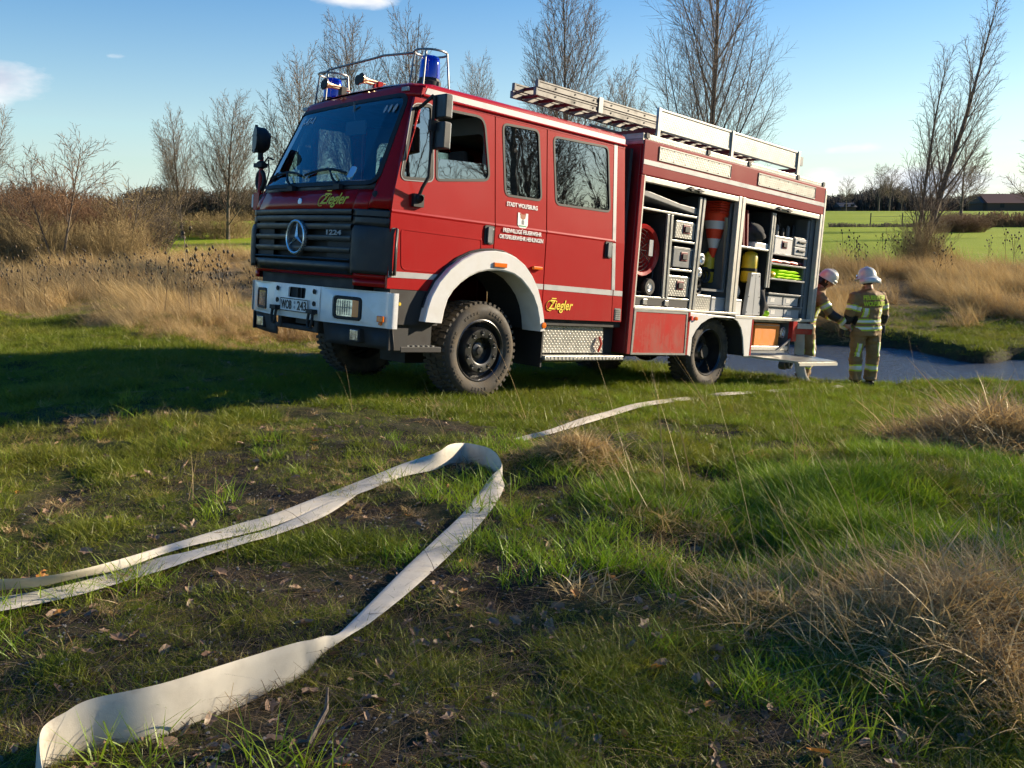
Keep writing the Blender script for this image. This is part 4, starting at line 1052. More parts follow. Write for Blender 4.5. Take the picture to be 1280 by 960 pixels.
# fascia above the lockers, near side and far side
fz0, fz1 = 2.64, 3.055
T('locker_fascia', M().box(X1, X0 - .0, 1.20, YB, fz0, fz1), RB, bevel=.012)
T('far_side_wall', M().box(X1, X0, -YB, -1.20, .48, fz1), RB, bevel=.012)
T('body_front_wall', M().box(X0 - .05, X0 + .002, -1.19, 1.205, .49, 3.05), pmat('body_front_dark_red', (.16, .01, .012), .45, 0, .4), bevel=.004)
T('body_front_edge', M().box(X0 - .055, X0 + .012, 1.21, YB + .004, .485, 2.635), RB, bevel=.006)
T('locker_roof', M().box(X1, X0, -1.2, 1.2, 3.0, 3.05), MT['tread'])
T('white_stripe', M().box(X1 + .01, X0 - .012, YB + .0005, YB + .004, 2.765, 2.822), MT['stripe'])
for a, b_ in ((-3.895, -5.49), (-6.19, -7.835)):
    m = M(); P = [(a, 2.845), (b_, 2.843), (b_, 3.016), (a, 3.013)]
    m.plate(P, [inset(P, -.014)], lambda x, z: (x, YB + .012, z), (0, -.012, 0)); fr = T('scene_light_frame', m, al)
    m = M(); m.box(b_ + .012, a - .012, YB + .001, YB + .006, 2.858, 3.002); T('scene_light_panel', m, MT['tread'], parent=fr)
    m = M()
    for i in range(7):
        for z in (2.868, 2.992): m.lathe([(0, .008), (.004, .007), (.004, .0005)], (a - .05 - i * (a - b_ - .1) / 6, YB + .006, z), 'Y', 8)
    T('rivet', m, MT['rubber'], parent=fr)
# roof chest rail along the near edge, gallery panels, posts
m = M()
for a, b_ in ((-3.58, -4.95), (-4.97, -5.95), (-5.97, -7.30), (-7.32, -8.15)):
    m = M(); m.box(b_, a, .98, 1.235, 3.056, 3.125); T('roof_edge_plate', m, MT['tread'], bevel=.006)
for x in (-3.66, -4.96, -5.96, -7.31, -8.1): T('edge_clip', M().box(x - .03, x + .03, 1.225, 1.25, 3.075, 3.13), MT['rubber'])
T('roof_edge_front', M().box(-3.62, -3.585, -1.15, 1.235, 3.0, 3.12), MT['tread'])
gal = T('gallery_rail', M().box(-7.52, -4.0, 1.085, 1.115, 3.475, 3.50), al, bevel=.004)
for a, b_ in ((-4.05, -5.66), (-5.70, -7.48)):
    T('gallery_panel', M().box(b_, a, 1.095, 1.105, 3.265, 3.474), MT['tread'], parent=gal)
    T('gallery_flange', M().box(b_, a, 1.02, 1.112, 3.245, 3.264), al, parent=gal)
for x in (-4.02, -5.68, -7.49):
    m = M(); m.box(x - .03, x + .03, 1.09, 1.128, 3.126, 3.505); T('gallery_post', m, al, parent=gal, bevel=.003)
T('rail_end_lamp', M().box(-7.62, -7.53, 1.09, 1.12, 3.31, 3.44), MT['grey'], parent=gal)
gal2 = T('gallery_rail', M().box(-7.9, -4.0, -1.1, -1.07, 3.35, 3.38).box(-4.04, -4.0, -1.1, -1.07, 3.05, 3.36).box(-7.9, -7.86, -1.1, -1.07, 3.05, 3.36).box(-5.9, -5.86, -1.1, -1.07, 3.05, 3.36), al)
T('roof_bar', M().box(-4.06, -3.98, -1.08, 1.10, 3.20, 3.25).box(-5.72, -5.64, -1.08, 1.10, 3.20, 3.25).box(-7.52, -7.44, -1.08, 1.10, 3.20, 3.25).box(-4.06, -3.98, .95, 1.0, 3.05, 3.2).box(-4.06, -3.98, -1.0, -.95, 3.05, 3.2), MT['maroon'])
# locker frames and interior
m = M(); m.box(X0 - .075, X0 - .055, 1.19, YB + .002, 1.05, 2.64); T('frame_post', m, all_)
T('frame_post', M().box(-5.84, -5.765, 1.18, YB + .003, 1.03, 2.64), all_, bevel=.004)
T('frame_post', M().box(-5.935, -5.86, 1.18, YB + .003, 1.03, 2.64), all_, bevel=.004)
T('frame_post', M().box(-8.155, -8.09, 1.18, YB + .003, 1.0, 2.64), all_, bevel=.004)
T('rear_corner_post', M().box(-8.215, -8.165, 1.19, YB + .006, 1.0, 3.03), all_, bevel=.006)
T('locker_sill', M().box(-5.93, X0 - .07, 1.17, YB + .006, 1.035, 1.062), all_, bevel=.003)
T('locker_sill', M().box(-8.19, -5.94, 1.17, YB + .006, .985, 1.028), all_, bevel=.003)
for a, b_, h0, h1 in ((-3.68, -5.765, -4.55, -4.89), (-5.94, -8.06, -6.76, -7.18)):
    sh = T('shutter_bar', M().box(b_, a, 1.17, YB - .002, 2.565, 2.632), all_, bevel=.008)
    T('shutter_handle', M().box(h1, h0, YB - .004, YB + .03, 2.585, 2.600).box(h1 + .05, h1 + .11, YB - .004, YB + .028, 2.565, 2.62).box(h0 - .11, h0 - .05, YB - .004, YB + .028, 2.565, 2.62), MT['rubber'], parent=sh, bevel=.004)
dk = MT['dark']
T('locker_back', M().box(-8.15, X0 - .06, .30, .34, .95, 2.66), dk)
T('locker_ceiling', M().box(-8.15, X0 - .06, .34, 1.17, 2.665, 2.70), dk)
T('locker_floor', M().box(-5.84, X0 - .06, .34, 1.17, 1.0, 1.05), al)
T('locker_floor', M().box(-8.15, -5.86, .34, 1.17, .95, 1.0), al)
T('locker_divider', M().box(-5.865, -5.835, .34, 1.17, 1.0, 2.66), MT['grey'])
T('locker_end_wall', M().box(-8.17, -8.15, .34, 1.19, .95, 2.66), MT['grey'])
T('locker_inner_wall', M().box(-8.155, -7.98, .9, 1.165, 1.03, 2.56), MT['grey'], bevel=.004)
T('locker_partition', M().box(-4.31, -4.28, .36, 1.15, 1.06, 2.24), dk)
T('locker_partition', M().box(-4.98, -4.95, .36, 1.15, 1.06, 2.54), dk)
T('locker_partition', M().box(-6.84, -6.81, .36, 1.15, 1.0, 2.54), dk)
def post(xt, zt, xb_, zb_, y, w=.03, mat=al):
    m = M(); m.add([(xt - w, y, zt), (xt + w, y, zt), (xb_ + w, y, zb_), (xb_ - w, y, zb_), (xt - w, y - .03, zt), (xt + w, y - .03, zt), (xb_ + w, y - .03, zb_), (xb_ - w, y - .03, zb_)],
                [(0, 1, 2, 3), (7, 6, 5, 4), (0, 4, 5, 1), (3, 2, 6, 7), (0, 3, 7, 4), (1, 5, 6, 2)])
    return T('rack_post', m, mat, bevel=.003)
post(-4.29, 2.24, -4.32, 1.2, 1.19, .022); post(-4.37, 2.24, -4.40, 1.2, 1.19, .022)
post(-4.965, 2.53, -4.93, 1.07, 1.19, .025); post(-5.05, 2.53, -5.01, 1.07, 1.19, .025)
post(-5.80, 2.55, -5.75, 1.34, 1.14, .03, MT['grey'])
post(-6.81, 2.53, -6.80, 1.45, 1.19, .022); post(-6.87, 2.53, -6.86, 1.45, 1.19, .022)
post(-7.93, 2.53, -7.93, 1.1, 1.16, .03, MT['grey'])
def shelf(x0, x1, z, y=1.18, d=.7, t=.025, mat=al): return T('shelf', M().box(x1, x0, y - d, y, z - t, z), mat, bevel=.003)
shelf(-3.69, -4.95, 2.275); shelf(-3.69, -4.94, 1.20); shelf(-3.69, -4.94, 1.075, 1.18)
shelf(-4.41, -4.94, 1.94); shelf(-4.41, -4.94, 1.575); 
shelf(-6.0, -6.80, 1.995, 1.18); shelf(-6.90, -7.95, 1.965, 1.18, mat=MT['grey']); shelf(-6.90, -7.95, 1.82, mat=MT['grey']); shelf(-6.90, -7.95, 1.60, mat=MT['grey']); shelf(-6.90, -7.95, 1.385, mat=MT['grey']); shelf(-6.90, -7.95, 1.205, mat=MT['grey'])
T('drawer_front', M().box(-4.93, -3.70, 1.165, 1.175, 1.085, 1.172), MT['rubber'])
for x in (-3.95, -4.40): T('drawer_catch', M().box(x - .04, x + .04, 1.175, 1.195, 1.10, 1.165), al, bevel=.004)
T('tray_runner', M().box(-5.75, -5.05, 1.10, 1.16, 1.33, 1.36), MT['grey'])
# lower skirt panels
fr = [(-3.672, 1.035), (-4.80, 1.030), (-4.815, .472), (-3.665, .480)]
P = [(-3.71, 1.006), (-4.772, 1.004), (-4.79, .497), (-3.70, .503)]
m = M(); m.plate(fr, [P], lambda x, z: (x, YB + .008, z), (0, -.03, 0)); T('panel_frame', m, MT['alu'])
T('skirt_panel', M().plate(P, [], lambda x, z: (x, YB + .002, z), (0, -.02, 0)), paint('scratched_red', (.46, .012, .010), .9, .5), label='scratched bright red skirt panel with pale streaks')
AR = [(-4.945, .455), (-4.95, .70), (-5.02, .80), (-5.13, .89), (-5.30, .962), (-5.42, .985), (-5.90, .985), (-6.02, .945), (-6.13, .85), (-6.20, .72), (-6.262, .49), (-6.262, .455)]
W_ = [(-4.868, .475), (-4.868, 1.022), (-6.44, .975), (-6.44, .455)]
pw = [(-4.868, .475), (-4.868, 1.030)] + [(-6.40, .982), (-6.40, .455)] + AR[::-1]
T('wheel_arch_panel', M().plate(pw, [], lambda x, z: (x, YB, z), (0, -.02, 0)), wh, bevel=.003)
m = M(); m.grid(lambda i, k: (AR[int(i)][0], 1.245 if k == 0 else .55, AR[int(i)][1] + .004), range(len(AR)), [0, 1]); T('wheel_arch_liner', m, MT['dark'])
T('red_edge', M().box(-4.862, -4.826, YB - .01, YB + .003, .475, 1.03), red); T('red_edge', M().box(-6.438, -6.403, YB - .01, YB + .003, .452, .978), red)
T('marker_lamp', M().lathe([(0, .028), (.03, .026), (.036, .0005)], (-4.98, YB, .955), 'Y', 14), MT['orange'], smooth=40)
T('marker_lamp', M().box(-4.90, -4.868, YB, YB + .025, .93, .985), MT['cone'])
# open pump bay low at the rear
T('pump_bay', M().box(-7.60, -6.45, .55, .58, .50, .98).box(-7.6, -6.45, .58, 1.2, .50, .53).box(-7.62, -7.60, .58, 1.2, .5, .98).box(-6.47, -6.445, .58, 1.2, .5, .98), MT['grey'])
T('pump_bay_floor', M().box(-7.58, -6.48, .60, 1.2, .535, .60), MT['alul'], bevel=.01)
m = M(); m.plate([(-6.46, .50), (-7.18, .495), (-7.60, .70), (-7.60, .735), (-7.18, .535), (-6.46, .53)], [], lambda x, z: (x, 1.235, z), (0, -.025, 0)); T('folding_flap', m, MT['grey'])
T('drain_slot', M().box(-7.1, -6.72, .98, .99, .655, .68), MT['rubber'])
m = M(); m.lathe([(-.1, .075), (0, .075), (.012, .085), (.04, .085), (.045, .05), (.02, .045), (.02, .001)], (-7.50, 1.10, .80), 'Y', 24); T('pump_outlet', m, MT['chrome'], smooth=35)
T('rear_bracket', M().box(-7.71, -7.575, 1.18, YB + .004, .68, 1.02), red, bevel=.008)
T('rear_tail_bar', M().box(-8.22, -7.72, 1.15, YB + .004, .875, .955), all_, bevel=.004); T('rear_tail_skirt', M().box(-8.20, -7.72, 1.10, YB - .004, .79, .874), red)
m = M(); m.add([(-6.30, 1.20, .44), (-8.15, 1.20, .44), (-8.36, 1.62, .385), (-7.16, 1.62, .385)], [(0, 1, 2, 3)]); st_ = T('pull_out_step', m, MT['tread'], solid=.03)
T('step_edge', M().obox((-7.76, 1.63, .372), (.60, 0, 0), (0, .012, 0), (0, 0, .022)), all_, parent=st_)
T('step_support', M().tube([(-6.9, 1.15, .46), (-7.0, 1.4, .43)], .02, 6).tube([(-7.9, 1.15, .46), (-8.0, 1.4, .42)], .02, 6), MT['rubber'], parent=st_)
T('tow_coupling', M().lathe([(-.05, .07), (.05, .07), (.05, .03)], (-8.0, 1.0, .30), 'Y', 16).lathe([(-.05, .06), (.05, .06)], (-7.85, 1.0, .28), 'Y', 16), MT['grey'], smooth=40)
T('rear_wall', M().box(-8.20, -8.172, -1.2, 1.2, .9, 3.04), RB)
# ------------------------------------------------------------------ cab interior
def seat(x, y):
    m = M(); m.box(x - .25, x + .25, y - .24, y + .24, 1.62, 1.78).box(x - .32, x - .20, y - .24, y + .24, 1.74, 2.38).box(x - .30, x - .21, y - .13, y + .13, 2.40, 2.58); return T('seat', m, MT['cloth'], bevel=.04)
seat(-1.0, .62); seat(-1.0, -.62); seat(-1.0, -.05)
m = M(); m.box(-.25, .12, -1.08, 1.08, 1.75, 2.0); T('dashboard', m, MT['cloth'], bevel=.04)
m = M(); cc = Vector((-.42, .62, 2.05)); ax = Vector((-.55, 0, .83)); uu = Vector((0, 1, 0)); ww = ax.cross(uu)
m.tube([cc + (uu * math.cos(t) + ww * math.sin(t)) * .22 for t in np.linspace(0, 2 * math.pi, 25)], .014, 6, caps=False)
for t in (0.3, 2.84, 4.7): m.tube([cc, cc + (uu * math.cos(t) + ww * math.sin(t)) * .22], .012, 5)
m.tube([cc, cc - ax * .35], .03, 6); T('steering_wheel', m, MT['rubber'], smooth=50)
T('interior_mirror', M().box(-.22, -.20, .06, .40, 2.60, 2.74).tube([(-.19, .23, 2.74), (-.17, .23, 2.92)], .012, 5), MT['grey'], bevel=.02)
m = M(); m.box(-3.3, -3.1, -1.0, 1.0, 1.5, 2.15); m.box(-2.0, -1.75, -1.0, 1.0, 1.5, 2.05); T('crew_bench', m, MT['cloth'], bevel=.04)
m = M(); P = [(-1.15, 1.45), (1.15, 1.45), (1.15, 2.93), (-1.15, 2.93)]; 
m.plate(P, [rpoly([(-.95, 2.2), (-.15, 2.2), (-.15, 2.75), (-.95, 2.75)], .1), rpoly([(.12, 2.2), (.95, 2.2), (.95, 2.75), (.12, 2.75)], .1)], lambda y, z: (-1.30, y, z), (-.03, 0, 0)); 
T('bulkhead', m, MT['grey'])
T('headliner', M().box(-3.3, -.5, -1.1, 1.1, 2.96, 2.99), MT['grey'])
# ------------------------------------------------------------------ equipment carried in and on the fire engine
def shift(m, o):
    m.v = [(x - o[0], y - o[1], z - o[2]) for x, y, z in m.v]; return m
def gthing(name, label, cat, o, group=None):
    return empty(name, label, cat, mw=TM @ Matrix.Translation(o), group=group)
def gmesh(name, label, cat, m, mats, o, smooth=None, bevel=0, group=None):
    ob = obj(name, shift(m, o), mats, None, smooth, bevel); ob.matrix_world = TM @ Matrix.Translation(o)
    return tag(ob, label, cat, group)
def alubox(name, label, x0, x1, z0, z1, y=1.16, d=.45, mat=None, latch=True, group=None):
    o = ((x0 + x1) / 2, y - d / 2, z0)
    t = gthing(name, label, 'box', o, group); mat = mat or MT['tread']
    obj('case', shift(M().box(x1, x0, y - d, y, z0, z1), o), mat, t, bevel=.008)
    obj('lid_rim', shift(M().box(x1 - .004, x0 + .004, y - d, y + .004, z1 - .03, z1 - .018), o), MT['alu'], t)
    if latch:
        cx, cz = (x0 + x1) / 2 - .02, (z0 + z1) / 2 + .01
        h = obj('handle_plate', shift(M().box(cx - .075, cx + .075, y, y + .010, cz - .055, cz + .06), o), MT['maroon'], t, bevel=.006)
        obj('handle', shift(M().box(cx - .05, cx + .05, y + .010, y + .024, cz - .035, cz + .035), o), MT['rubber'], h, bevel=.004)
    return t
alubox('equipment_box', 'bright chequer plate box with handle, topmost in the front locker rack', -4.50, -4.92, 1.97, 2.19)
alubox('equipment_box', 'dull grey box with black handle, middle of the front locker rack', -4.50, -4.92, 1.60, 1.86, mat=MT['grey'])
alubox('equipment_box', 'chequer plate box with red edged handle, lowest in the front locker rack', -4.45, -4.90, 1.225, 1.49)
alubox('low_case', 'low chequer plate case on the locker sill under the traffic cones', -5.07, -5.43, 1.062, 1.27, latch=False)
alubox('plain_case', 'plain pale grey case beside the low chequer plate case', -5.46, -5.80, 1.062, 1.255, latch=False, mat=MT['crate'])
alubox('white_case', 'small white case at the foot of the left wall in the rear locker', -6.0, -6.22, 1.03, 1.25, latch=False, mat=wh)
alubox('equipment_box', 'white box with dark square handle on the upper shelf of the rear locker', -6.97, -7.48, 1.968, 2.22, mat=MT['white'])
# drawer unit
o = (-7.75, .9, 1.97); t = gthing('drawer_unit', 'grey unit of two drawers beside the white box in the rear locker', 'drawer unit', o)
obj('cabinet', shift(M().box(-7.95, -7.54, .75, 1.15, 1.968, 2.25), o), MT['grey'], t, bevel=.006)
for z in (1.985, 2.115):
    dr = obj('drawer', shift(M().box(-7.93, -7.56, 1.15, 1.162, z, z + .115), o), MT['crate'], t, bevel=.004)
    obj('drawer_pull', shift(M().box(-7.86, -7.64, 1.162, 1.185, z + .055, z + .08), o), MT['rubber'], dr, bevel=.004)
# fan with red shroud on small wheels
o = (-3.9, 1.0, 1.21); t = gthing('ventilation_fan', 'red shrouded ventilation fan on small wheels behind the first frame post', 'fan', o)
c = (-3.86, .98, 1.76); m = M(); m.lathe([(-.14, .27), (-.14, .305), (.12, .325), (.14, .31), (.13, .27), (-.14, .27)], c, 'Y', 40)
m.v = [(x - (y - c[1]) * .55, y, z) for x, y, z in m.v]
obj('shroud', shift(m, o), red, t, smooth=40)
m = M()
for r in (.06, .11, .16, .21, .26): m.tube([(c[0] + r * math.cos(a), 1.10, c[2] + r * math.sin(a)) for a in np.linspace(0, 2 * math.pi, 25)], .004, 4, caps=False)
for k in range(6): a = k * math.pi / 6; m.tube([(c[0] - .27 * math.cos(a), 1.10, c[2] - .27 * math.sin(a)), (c[0] + .27 * math.cos(a), 1.10, c[2] + .27 * math.sin(a))], .004, 4)
obj('guard', shift(m, o), MT['rubber'], t)
m = M(); m.box(-4.12, -4.04, 1.11, 1.118, 1.70, 1.90); obj('shroud_label', shift(m, o), MT['crate'], t)
m = M(); m.tube([(-3.75, 1.1, 1.25), (-4.15, 1.1, 1.25), (-4.25, 1.05, 1.66), (-4.2, .9, 2.0)], .012, 6); m.tube([(-3.75, .8, 1.25), (-4.15, .8, 1.25)], .012, 6); obj('frame', shift(m, o), MT['rubber'], t)
for y in (1.13, .80):
    w_ = bpy.data.objects.new('wheel', None); COL.objects.link(w_); w_.parent = t
    m = M(); m.lathe([(-.035, .055), (-.035, .095), (-.02, .105), (.02, .105), (.035, .095), (.035, .055)], (-4.06, y, 1.315), 'Y', 24); obj('tyre', shift(m, o), MT['rubber'], w_, smooth=40)
    m = M(); m.lathe([(-.02, .001), (-.02, .058), (.03, .058), (.02, .03), (.034, .025), (.034, .001)], (-4.06, y, 1.315), 'Y', 20); obj('rim', shift(m, o), wh, w_, smooth=40)
# rolled stretcher / boards on the top shelf
m = M(); m.add([(-3.70, 1.16, 2.42), (-4.93, 1.16, 2.30), (-4.93, .6, 2.30), (-3.70, .6, 2.42), (-3.70, 1.16, 2.50), (-4.55, 1.16, 2.40), (-4.93, 1.16, 2.385), (-4.93, .6, 2.385), (-4.55, .6, 2.40), (-3.70, .6, 2.50)],
                [(0, 1, 6, 5, 4), (3, 2, 7, 8, 9)[::-1], (4, 5, 8, 9), (5, 6, 7, 8), (0, 3, 2, 1), (0, 4, 9, 3), (1, 2, 7, 6)])
gmesh('folded_tarpaulin', 'long grey folded tarpaulin lying on the top shelf above the fan', 'tarpaulin', m, MT['grey'], (-4.3, .9, 2.3), bevel=.01)
# traffic cones, stacked upside down
o = (-5.77, .90, 1.80); t = gthing('traffic_cone', 'outermost red and white traffic cone hanging point down in a nested stack', 'traffic cone', o, 'nested traffic cones')
m = M(); segs = [(1.80, .030), (1.93, .062), (2.06, .094), (2.19, .126), (2.30, .153), (2.40, .178)]
for i, (a, b_) in enumerate(zip(segs, segs[1:])):
    m.mat(i % 2 if i < 4 else 0); m.lathe([(a[0], a[1]), (b_[0], b_[1])], (-5.77, .9, 0), 'Z', 28)
obj('cone_body', shift(m, o), [MT['cone'], MT['conew']], t, smooth=50)
obj('cone_base', shift(M().box(-5.98, -5.56, .70, 1.10, 2.40, 2.425), o), MT['cone'], t, bevel=.01)
names = ['second traffic cone rim, just above the outermost cone base', 'third traffic cone rim in the nested stack, in the middle', 'fourth traffic cone rim in the nested stack, next to topmost', 'topmost red traffic cone rim of the nested stack']
for i in range(4):
    z = 2.44 + i * .033; o = (-5.77, .9, z)
    t = gthing('traffic_cone', names[i], 'traffic cone', o, 'nested traffic cones')
    obj('cone_base', shift(M().box(-5.98 + i * .004, -5.56, .70, 1.10 + .006 * (i % 2), z, z + .022), o), MT['cone'], t, bevel=.008)
    obj('cone_body', shift(M().lathe([(z - .12, .11), (z, .172)], (-5.77, .9, 0), 'Z', 24), o), MT['cone'], t, smooth=50)
# breathing air cylinders
def bottle(x, y, z0, z1, r, label, grp):
    o = (x, y, z0); t = gthing('air_cylinder', label, 'air cylinder', o, grp)
    m = M(); h = z1 - z0; m.lathe([(0, .001), (0, r * .8), (.02, r), (h * .80, r), (h * .92, r * .8), (h * .98, r * .4), (h, .03)], (0, 0, 0), 'Z', 24); obj('bottle', m, MT['bottle'], t, smooth=50)
    obj('strap', M().lathe([(h * .35, r + .004), (h * .45, r + .004)], (0, 0, 0), 'Z', 24), MT['rubber'], t)
    obj('valve', M().tube([(0, 0, h), (0, 0, h + .05)], .02, 8), MT['rubber'], t)
bottle(-5.78, .84, 1.45, 1.88, .085, 'left of the two yellow air cylinders below the traffic cones', 'air cylinders in the front locker')
bottle(-5.96, .80, 1.45, 1.86, .075, 'right of the two yellow air cylinders below the traffic cones', 'air cylinders in the front locker')
bottle(-6.12, .98, 1.52, 1.97, .10, 'yellow air cylinder half hidden behind the white frame posts', 'air cylinders in the rear locker')
bottle(-6.60, 1.00, 1.50, 1.965, .115, 'fat yellow air cylinder above the pale wedge in the rear locker', 'air cylinders in the rear locker')
# couplings
def coupling(x, y, z, r, label):
    m = M(); m.lathe([(-.10, r * .6), (-.02, r * .65), (-.01, r), (.05, r), (.055, r * .7), (.03, r * .6), (.02, .001)], (0, 0, 0), 'Y', 24)
    ob = obj('hose_coupling', m, MT['chrome'], None, 40); ob.matrix_world = TM @ Matrix.Translation((x, y, z)); tag(ob, label, 'hose coupling', 'hose couplings in the front locker')
coupling(-5.12, 1.12, 1.74, .075, 'large bright hose coupling, uppermost on the rack post'); coupling(-5.09, 1.12, 1.56, .065, 'bright hose coupling just below the uppermost one')
for i, (x, y, z) in enumerate([(-5.14, 1.08, 1.42), (-5.10, 1.12, 1.33)]):
    m = M(); m.lathe([(-.15, .05), (.02, .06), (.03, .07), (.06, .065), (.05, .04), (.0, .04), (0, .001)], (0, 0, 0), 'Y', 20); m.tube([(0, -.1, .05), (.03, -.1, .12), (.05, -.1, .03)], .012, 6)
    ob = obj('branch_pipe', m, MT['rubber'], None, 40); ob.matrix_world = TM @ Matrix.Translation((x, y, z)); tag(ob, ['black branch pipe fitting under the two bright couplings', 'lowest black branch pipe fitting above the low case'][i], 'branch pipe', 'branch pipe fittings')
m = M()
for k in range(5):
    m.tube([(-5.30 - .05 * k + .12 * math.cos(a), .9 + .02 * k, 1.46 + .10 * math.sin(a) + .02 * k) for a in np.linspace(0, 6.28, 17)], .022, 6, caps=False)
gmesh('coiled_hose', 'black coiled hose behind the branch pipes in the front locker', 'hose', m, MT['rubber'], (-5.4, .9, 1.36), smooth=60)
# leaning pike pole handles
for i, x in enumerate((-5.84, -5.80)):
    m = M(); m.tube([(x + .03, 1.10, 1.36), (x + .08 + i * .0, 1.09, 2.35)], .012, 6); gmesh('pole_handle', ['pale wooden handle upright at the right edge of the front locker', 'darker handle beside the pale one at the locker edge'][i], 'tool handle', m, pmat('wood%d' % i, [(.55, .42, .25), (.30, .2, .12)][i], .6), (x, 1.1, 1.36))
# maroon boards standing on the shelf
for i in range(3):
    m = M(); x = -6.05 - i * .10; m.add([(x, 1.14, 2.0), (x - .035, 1.14, 2.0), (x + .07 - .035, 1.14, 2.50), (x + .07, 1.14, 2.50), (x, .7, 2.0), (x - .035, .7, 2.0), (x + .035, .7, 2.50), (x + .07, .7, 2.50)],
              [(0, 1, 2, 3), (7, 6, 5, 4), (0, 4, 5, 1), (3, 2, 6, 7), (0, 3, 7, 4), (1, 5, 6, 2)])
    gmesh('folding_sign', ['leftmost maroon folding sign leaning on the upper rear shelf', 'middle maroon folding sign leaning on the upper rear shelf', 'rightmost maroon folding sign, next to the black jacket'][i], 'folding sign', m, [MT['maroon']], (x, .9, 2.0), group='folding signs on the shelf', bevel=.003)
def lump(name, label, cat, c, r, mat, seed=0, amp=.25, n=20, m_=12):
    m = M(); m.ball((0, 0, 0), 1.0, n, m_)
    V = np.array(m.v); d = 1 + amp * ((fbm(V[:, 0] * 1.7 + seed, V[:, 1] * 1.7 + V[:, 2] * 1.3, seed, 3) - .5) * 2)
    V = V * d[:, None] * np.array(r); V[:, 2] = np.maximum(V[:, 2], -r[2] * .8); m.v = [tuple(p) for p in V]
    ob = obj(name, m, mat, None, 70); ob.matrix_world = TM @ Matrix.Translation(c); tag(ob, label, cat); return ob
lump('jacket', 'crumpled black jacket lying on the white tray beside the folding signs', 'jacket', (-6.55, .98, 2.20), (.24, .22, .15), MT['cloth'], 3, .5)
gmesh('tray', 'white tray under the black jacket on the upper rear shelf', 'tray', M().box(-6.78, -6.42, .72, 1.16, 1.997, 2.08), wh, (-6.6, .9, 1.997), bevel=.01)
# wedge shaped pale housing
m = M(); m.plate([(-6.405, 1.64), (-6.645, 1.65), (-6.73, 1.04), (-6.335, 1.035)], [], lambda x, z: (x, 1.165, z), (0, -.06, 0)); o = (-6.53, 1.13, 1.03)
t = gthing('folding_wedge', 'pale grey tapered folding wedge standing upright in the rear locker', 'wedge', o); obj('panel', shift(m, o), MT['crate'], t, bevel=.006)
m = M(); m.add([(-6.522, 1.1665, 1.64), (-6.530, 1.1665, 1.64), (-6.537, 1.1665, 1.04), (-6.529, 1.1665, 1.04)], [(0, 1, 2, 3)]); obj('seam', shift(m, o), MT['rubber'], t)
m = M()
for x, z in ((-6.43, 1.60), (-6.62, 1.60), (-6.38, 1.30), (-6.67, 1.30), (-6.36, 1.08), (-6.70, 1.08)): m.lathe([(0, .01), (.004, .009), (.004, .0005)], (x, 1.165, z), 'Y', 8)
obj('rivet', shift(m, o), MT['rubber'], t)
lump('breathing_harness', 'black breathing harness heaped right of the pale wedge', 'harness', (-6.80, 1.02, 1.25), (.13, .16, .24), MT['cloth'], 8, .6)
lump('glove_pair', 'neon yellow gloves on the sill at the foot of the harness', 'gloves', (-6.98, 1.08, 1.07), (.09, .08, .06), MT['hivis'], 5, .4)
lump('white_cloth', 'small pale cloth behind the wedge on the left', 'cloth', (-6.30, .95, 1.32), (.07, .1, .14), MT['crate'], 6, .5)
# shelves on the right
def folded(x0, x1, z0, y, label, mat, name, cat, n=3, h=.035, slope=0.0):
    m = M()
    for i in range(n):
        k = i * .02; us = np.linspace(x0 - k * .5, x1 + k * 3, 9)
        m.grid(lambda u, a: (u, y - .18 + (.18) * math.cos(a) * (1 if math.cos(a) > 0 else 1), z0 + h * (i + .5) + h * .5 * math.sin(a) + .006 * math.sin(u * 23 + i) - slope * (u - x0) * (i + 1) / n), us, np.linspace(0, 2 * math.pi, 13))
    o = ((x0 + x1) / 2, y - .2, z0); gmesh(name, label, cat, m, mat, o, smooth=60)
folded(-7.18, -7.90, 1.602, 1.15, 'folded neon yellow vest on the shelf below the red tools', MT['hivis'], 'safety_vest', 'safety vest', 3, .048, -.0)
lump('yellow_torch', 'small yellow lamp with red end left of the folded vest', 'torch', (-7.05, 1.10, 1.65), (.08, .06, .055), MT['bottle'], 9, .3)
for i in range(4):
    m = M(); a = -6.95 - i * .24; m.tube([(a, 1.12 - .02 * i, 1.85), (a - .14, 1.10, 1.865), (a - .30, 1.12, 1.85)], .024, 7)
    gmesh('red_tool', ['leftmost red handled tool', 'second red handled tool from the left', 'third red handled tool from the left', 'rightmost red handled tool'][i] + ' on the narrow shelf above the vest', 'hand tool', m, [MT['cone'], MT['maroon'], MT['cone'], MT['maroon']][i], (a, 1.1, 1.84), smooth=50, group='red handled tools')
pos = ['upper left', 'upper right', 'lower left', 'lower right']
for i, (x0, x1, z0) in enumerate([(-6.93, -7.36, 1.21), (-7.39, -7.84, 1.21), (-6.97, -7.42, 1.03), (-7.45, -7.90, 1.03)]):
    o = ((x0 + x1) / 2, .95, z0); t = gthing('storage_crate', 'grey storage crate, %s of the four at the bottom of the rear locker' % pos[i], 'crate', o, 'grey storage crates')
    obj('crate_body', shift(M().box(x1, x0, .75, 1.15, z0, z0 + .145), o), MT['crate'], t, bevel=.008)
    obj('crate_rim', shift(M().box(x1 - .006, x0 + .006, .745, 1.158, z0 + .125, z0 + .15), o), MT['grey'], t, bevel=.004)
    obj('crate_label', shift(M().box(x0 - .20, x0 - .08, 1.1505, 1.153, z0 + .04, z0 + .10), o), wh, t)
lump('rear_bundle', 'dark bundle of straps right of the grey crates', 'straps', (-7.93, 1.05, 1.29), (.05, .08, .07), MT['cloth'], 12, .4)
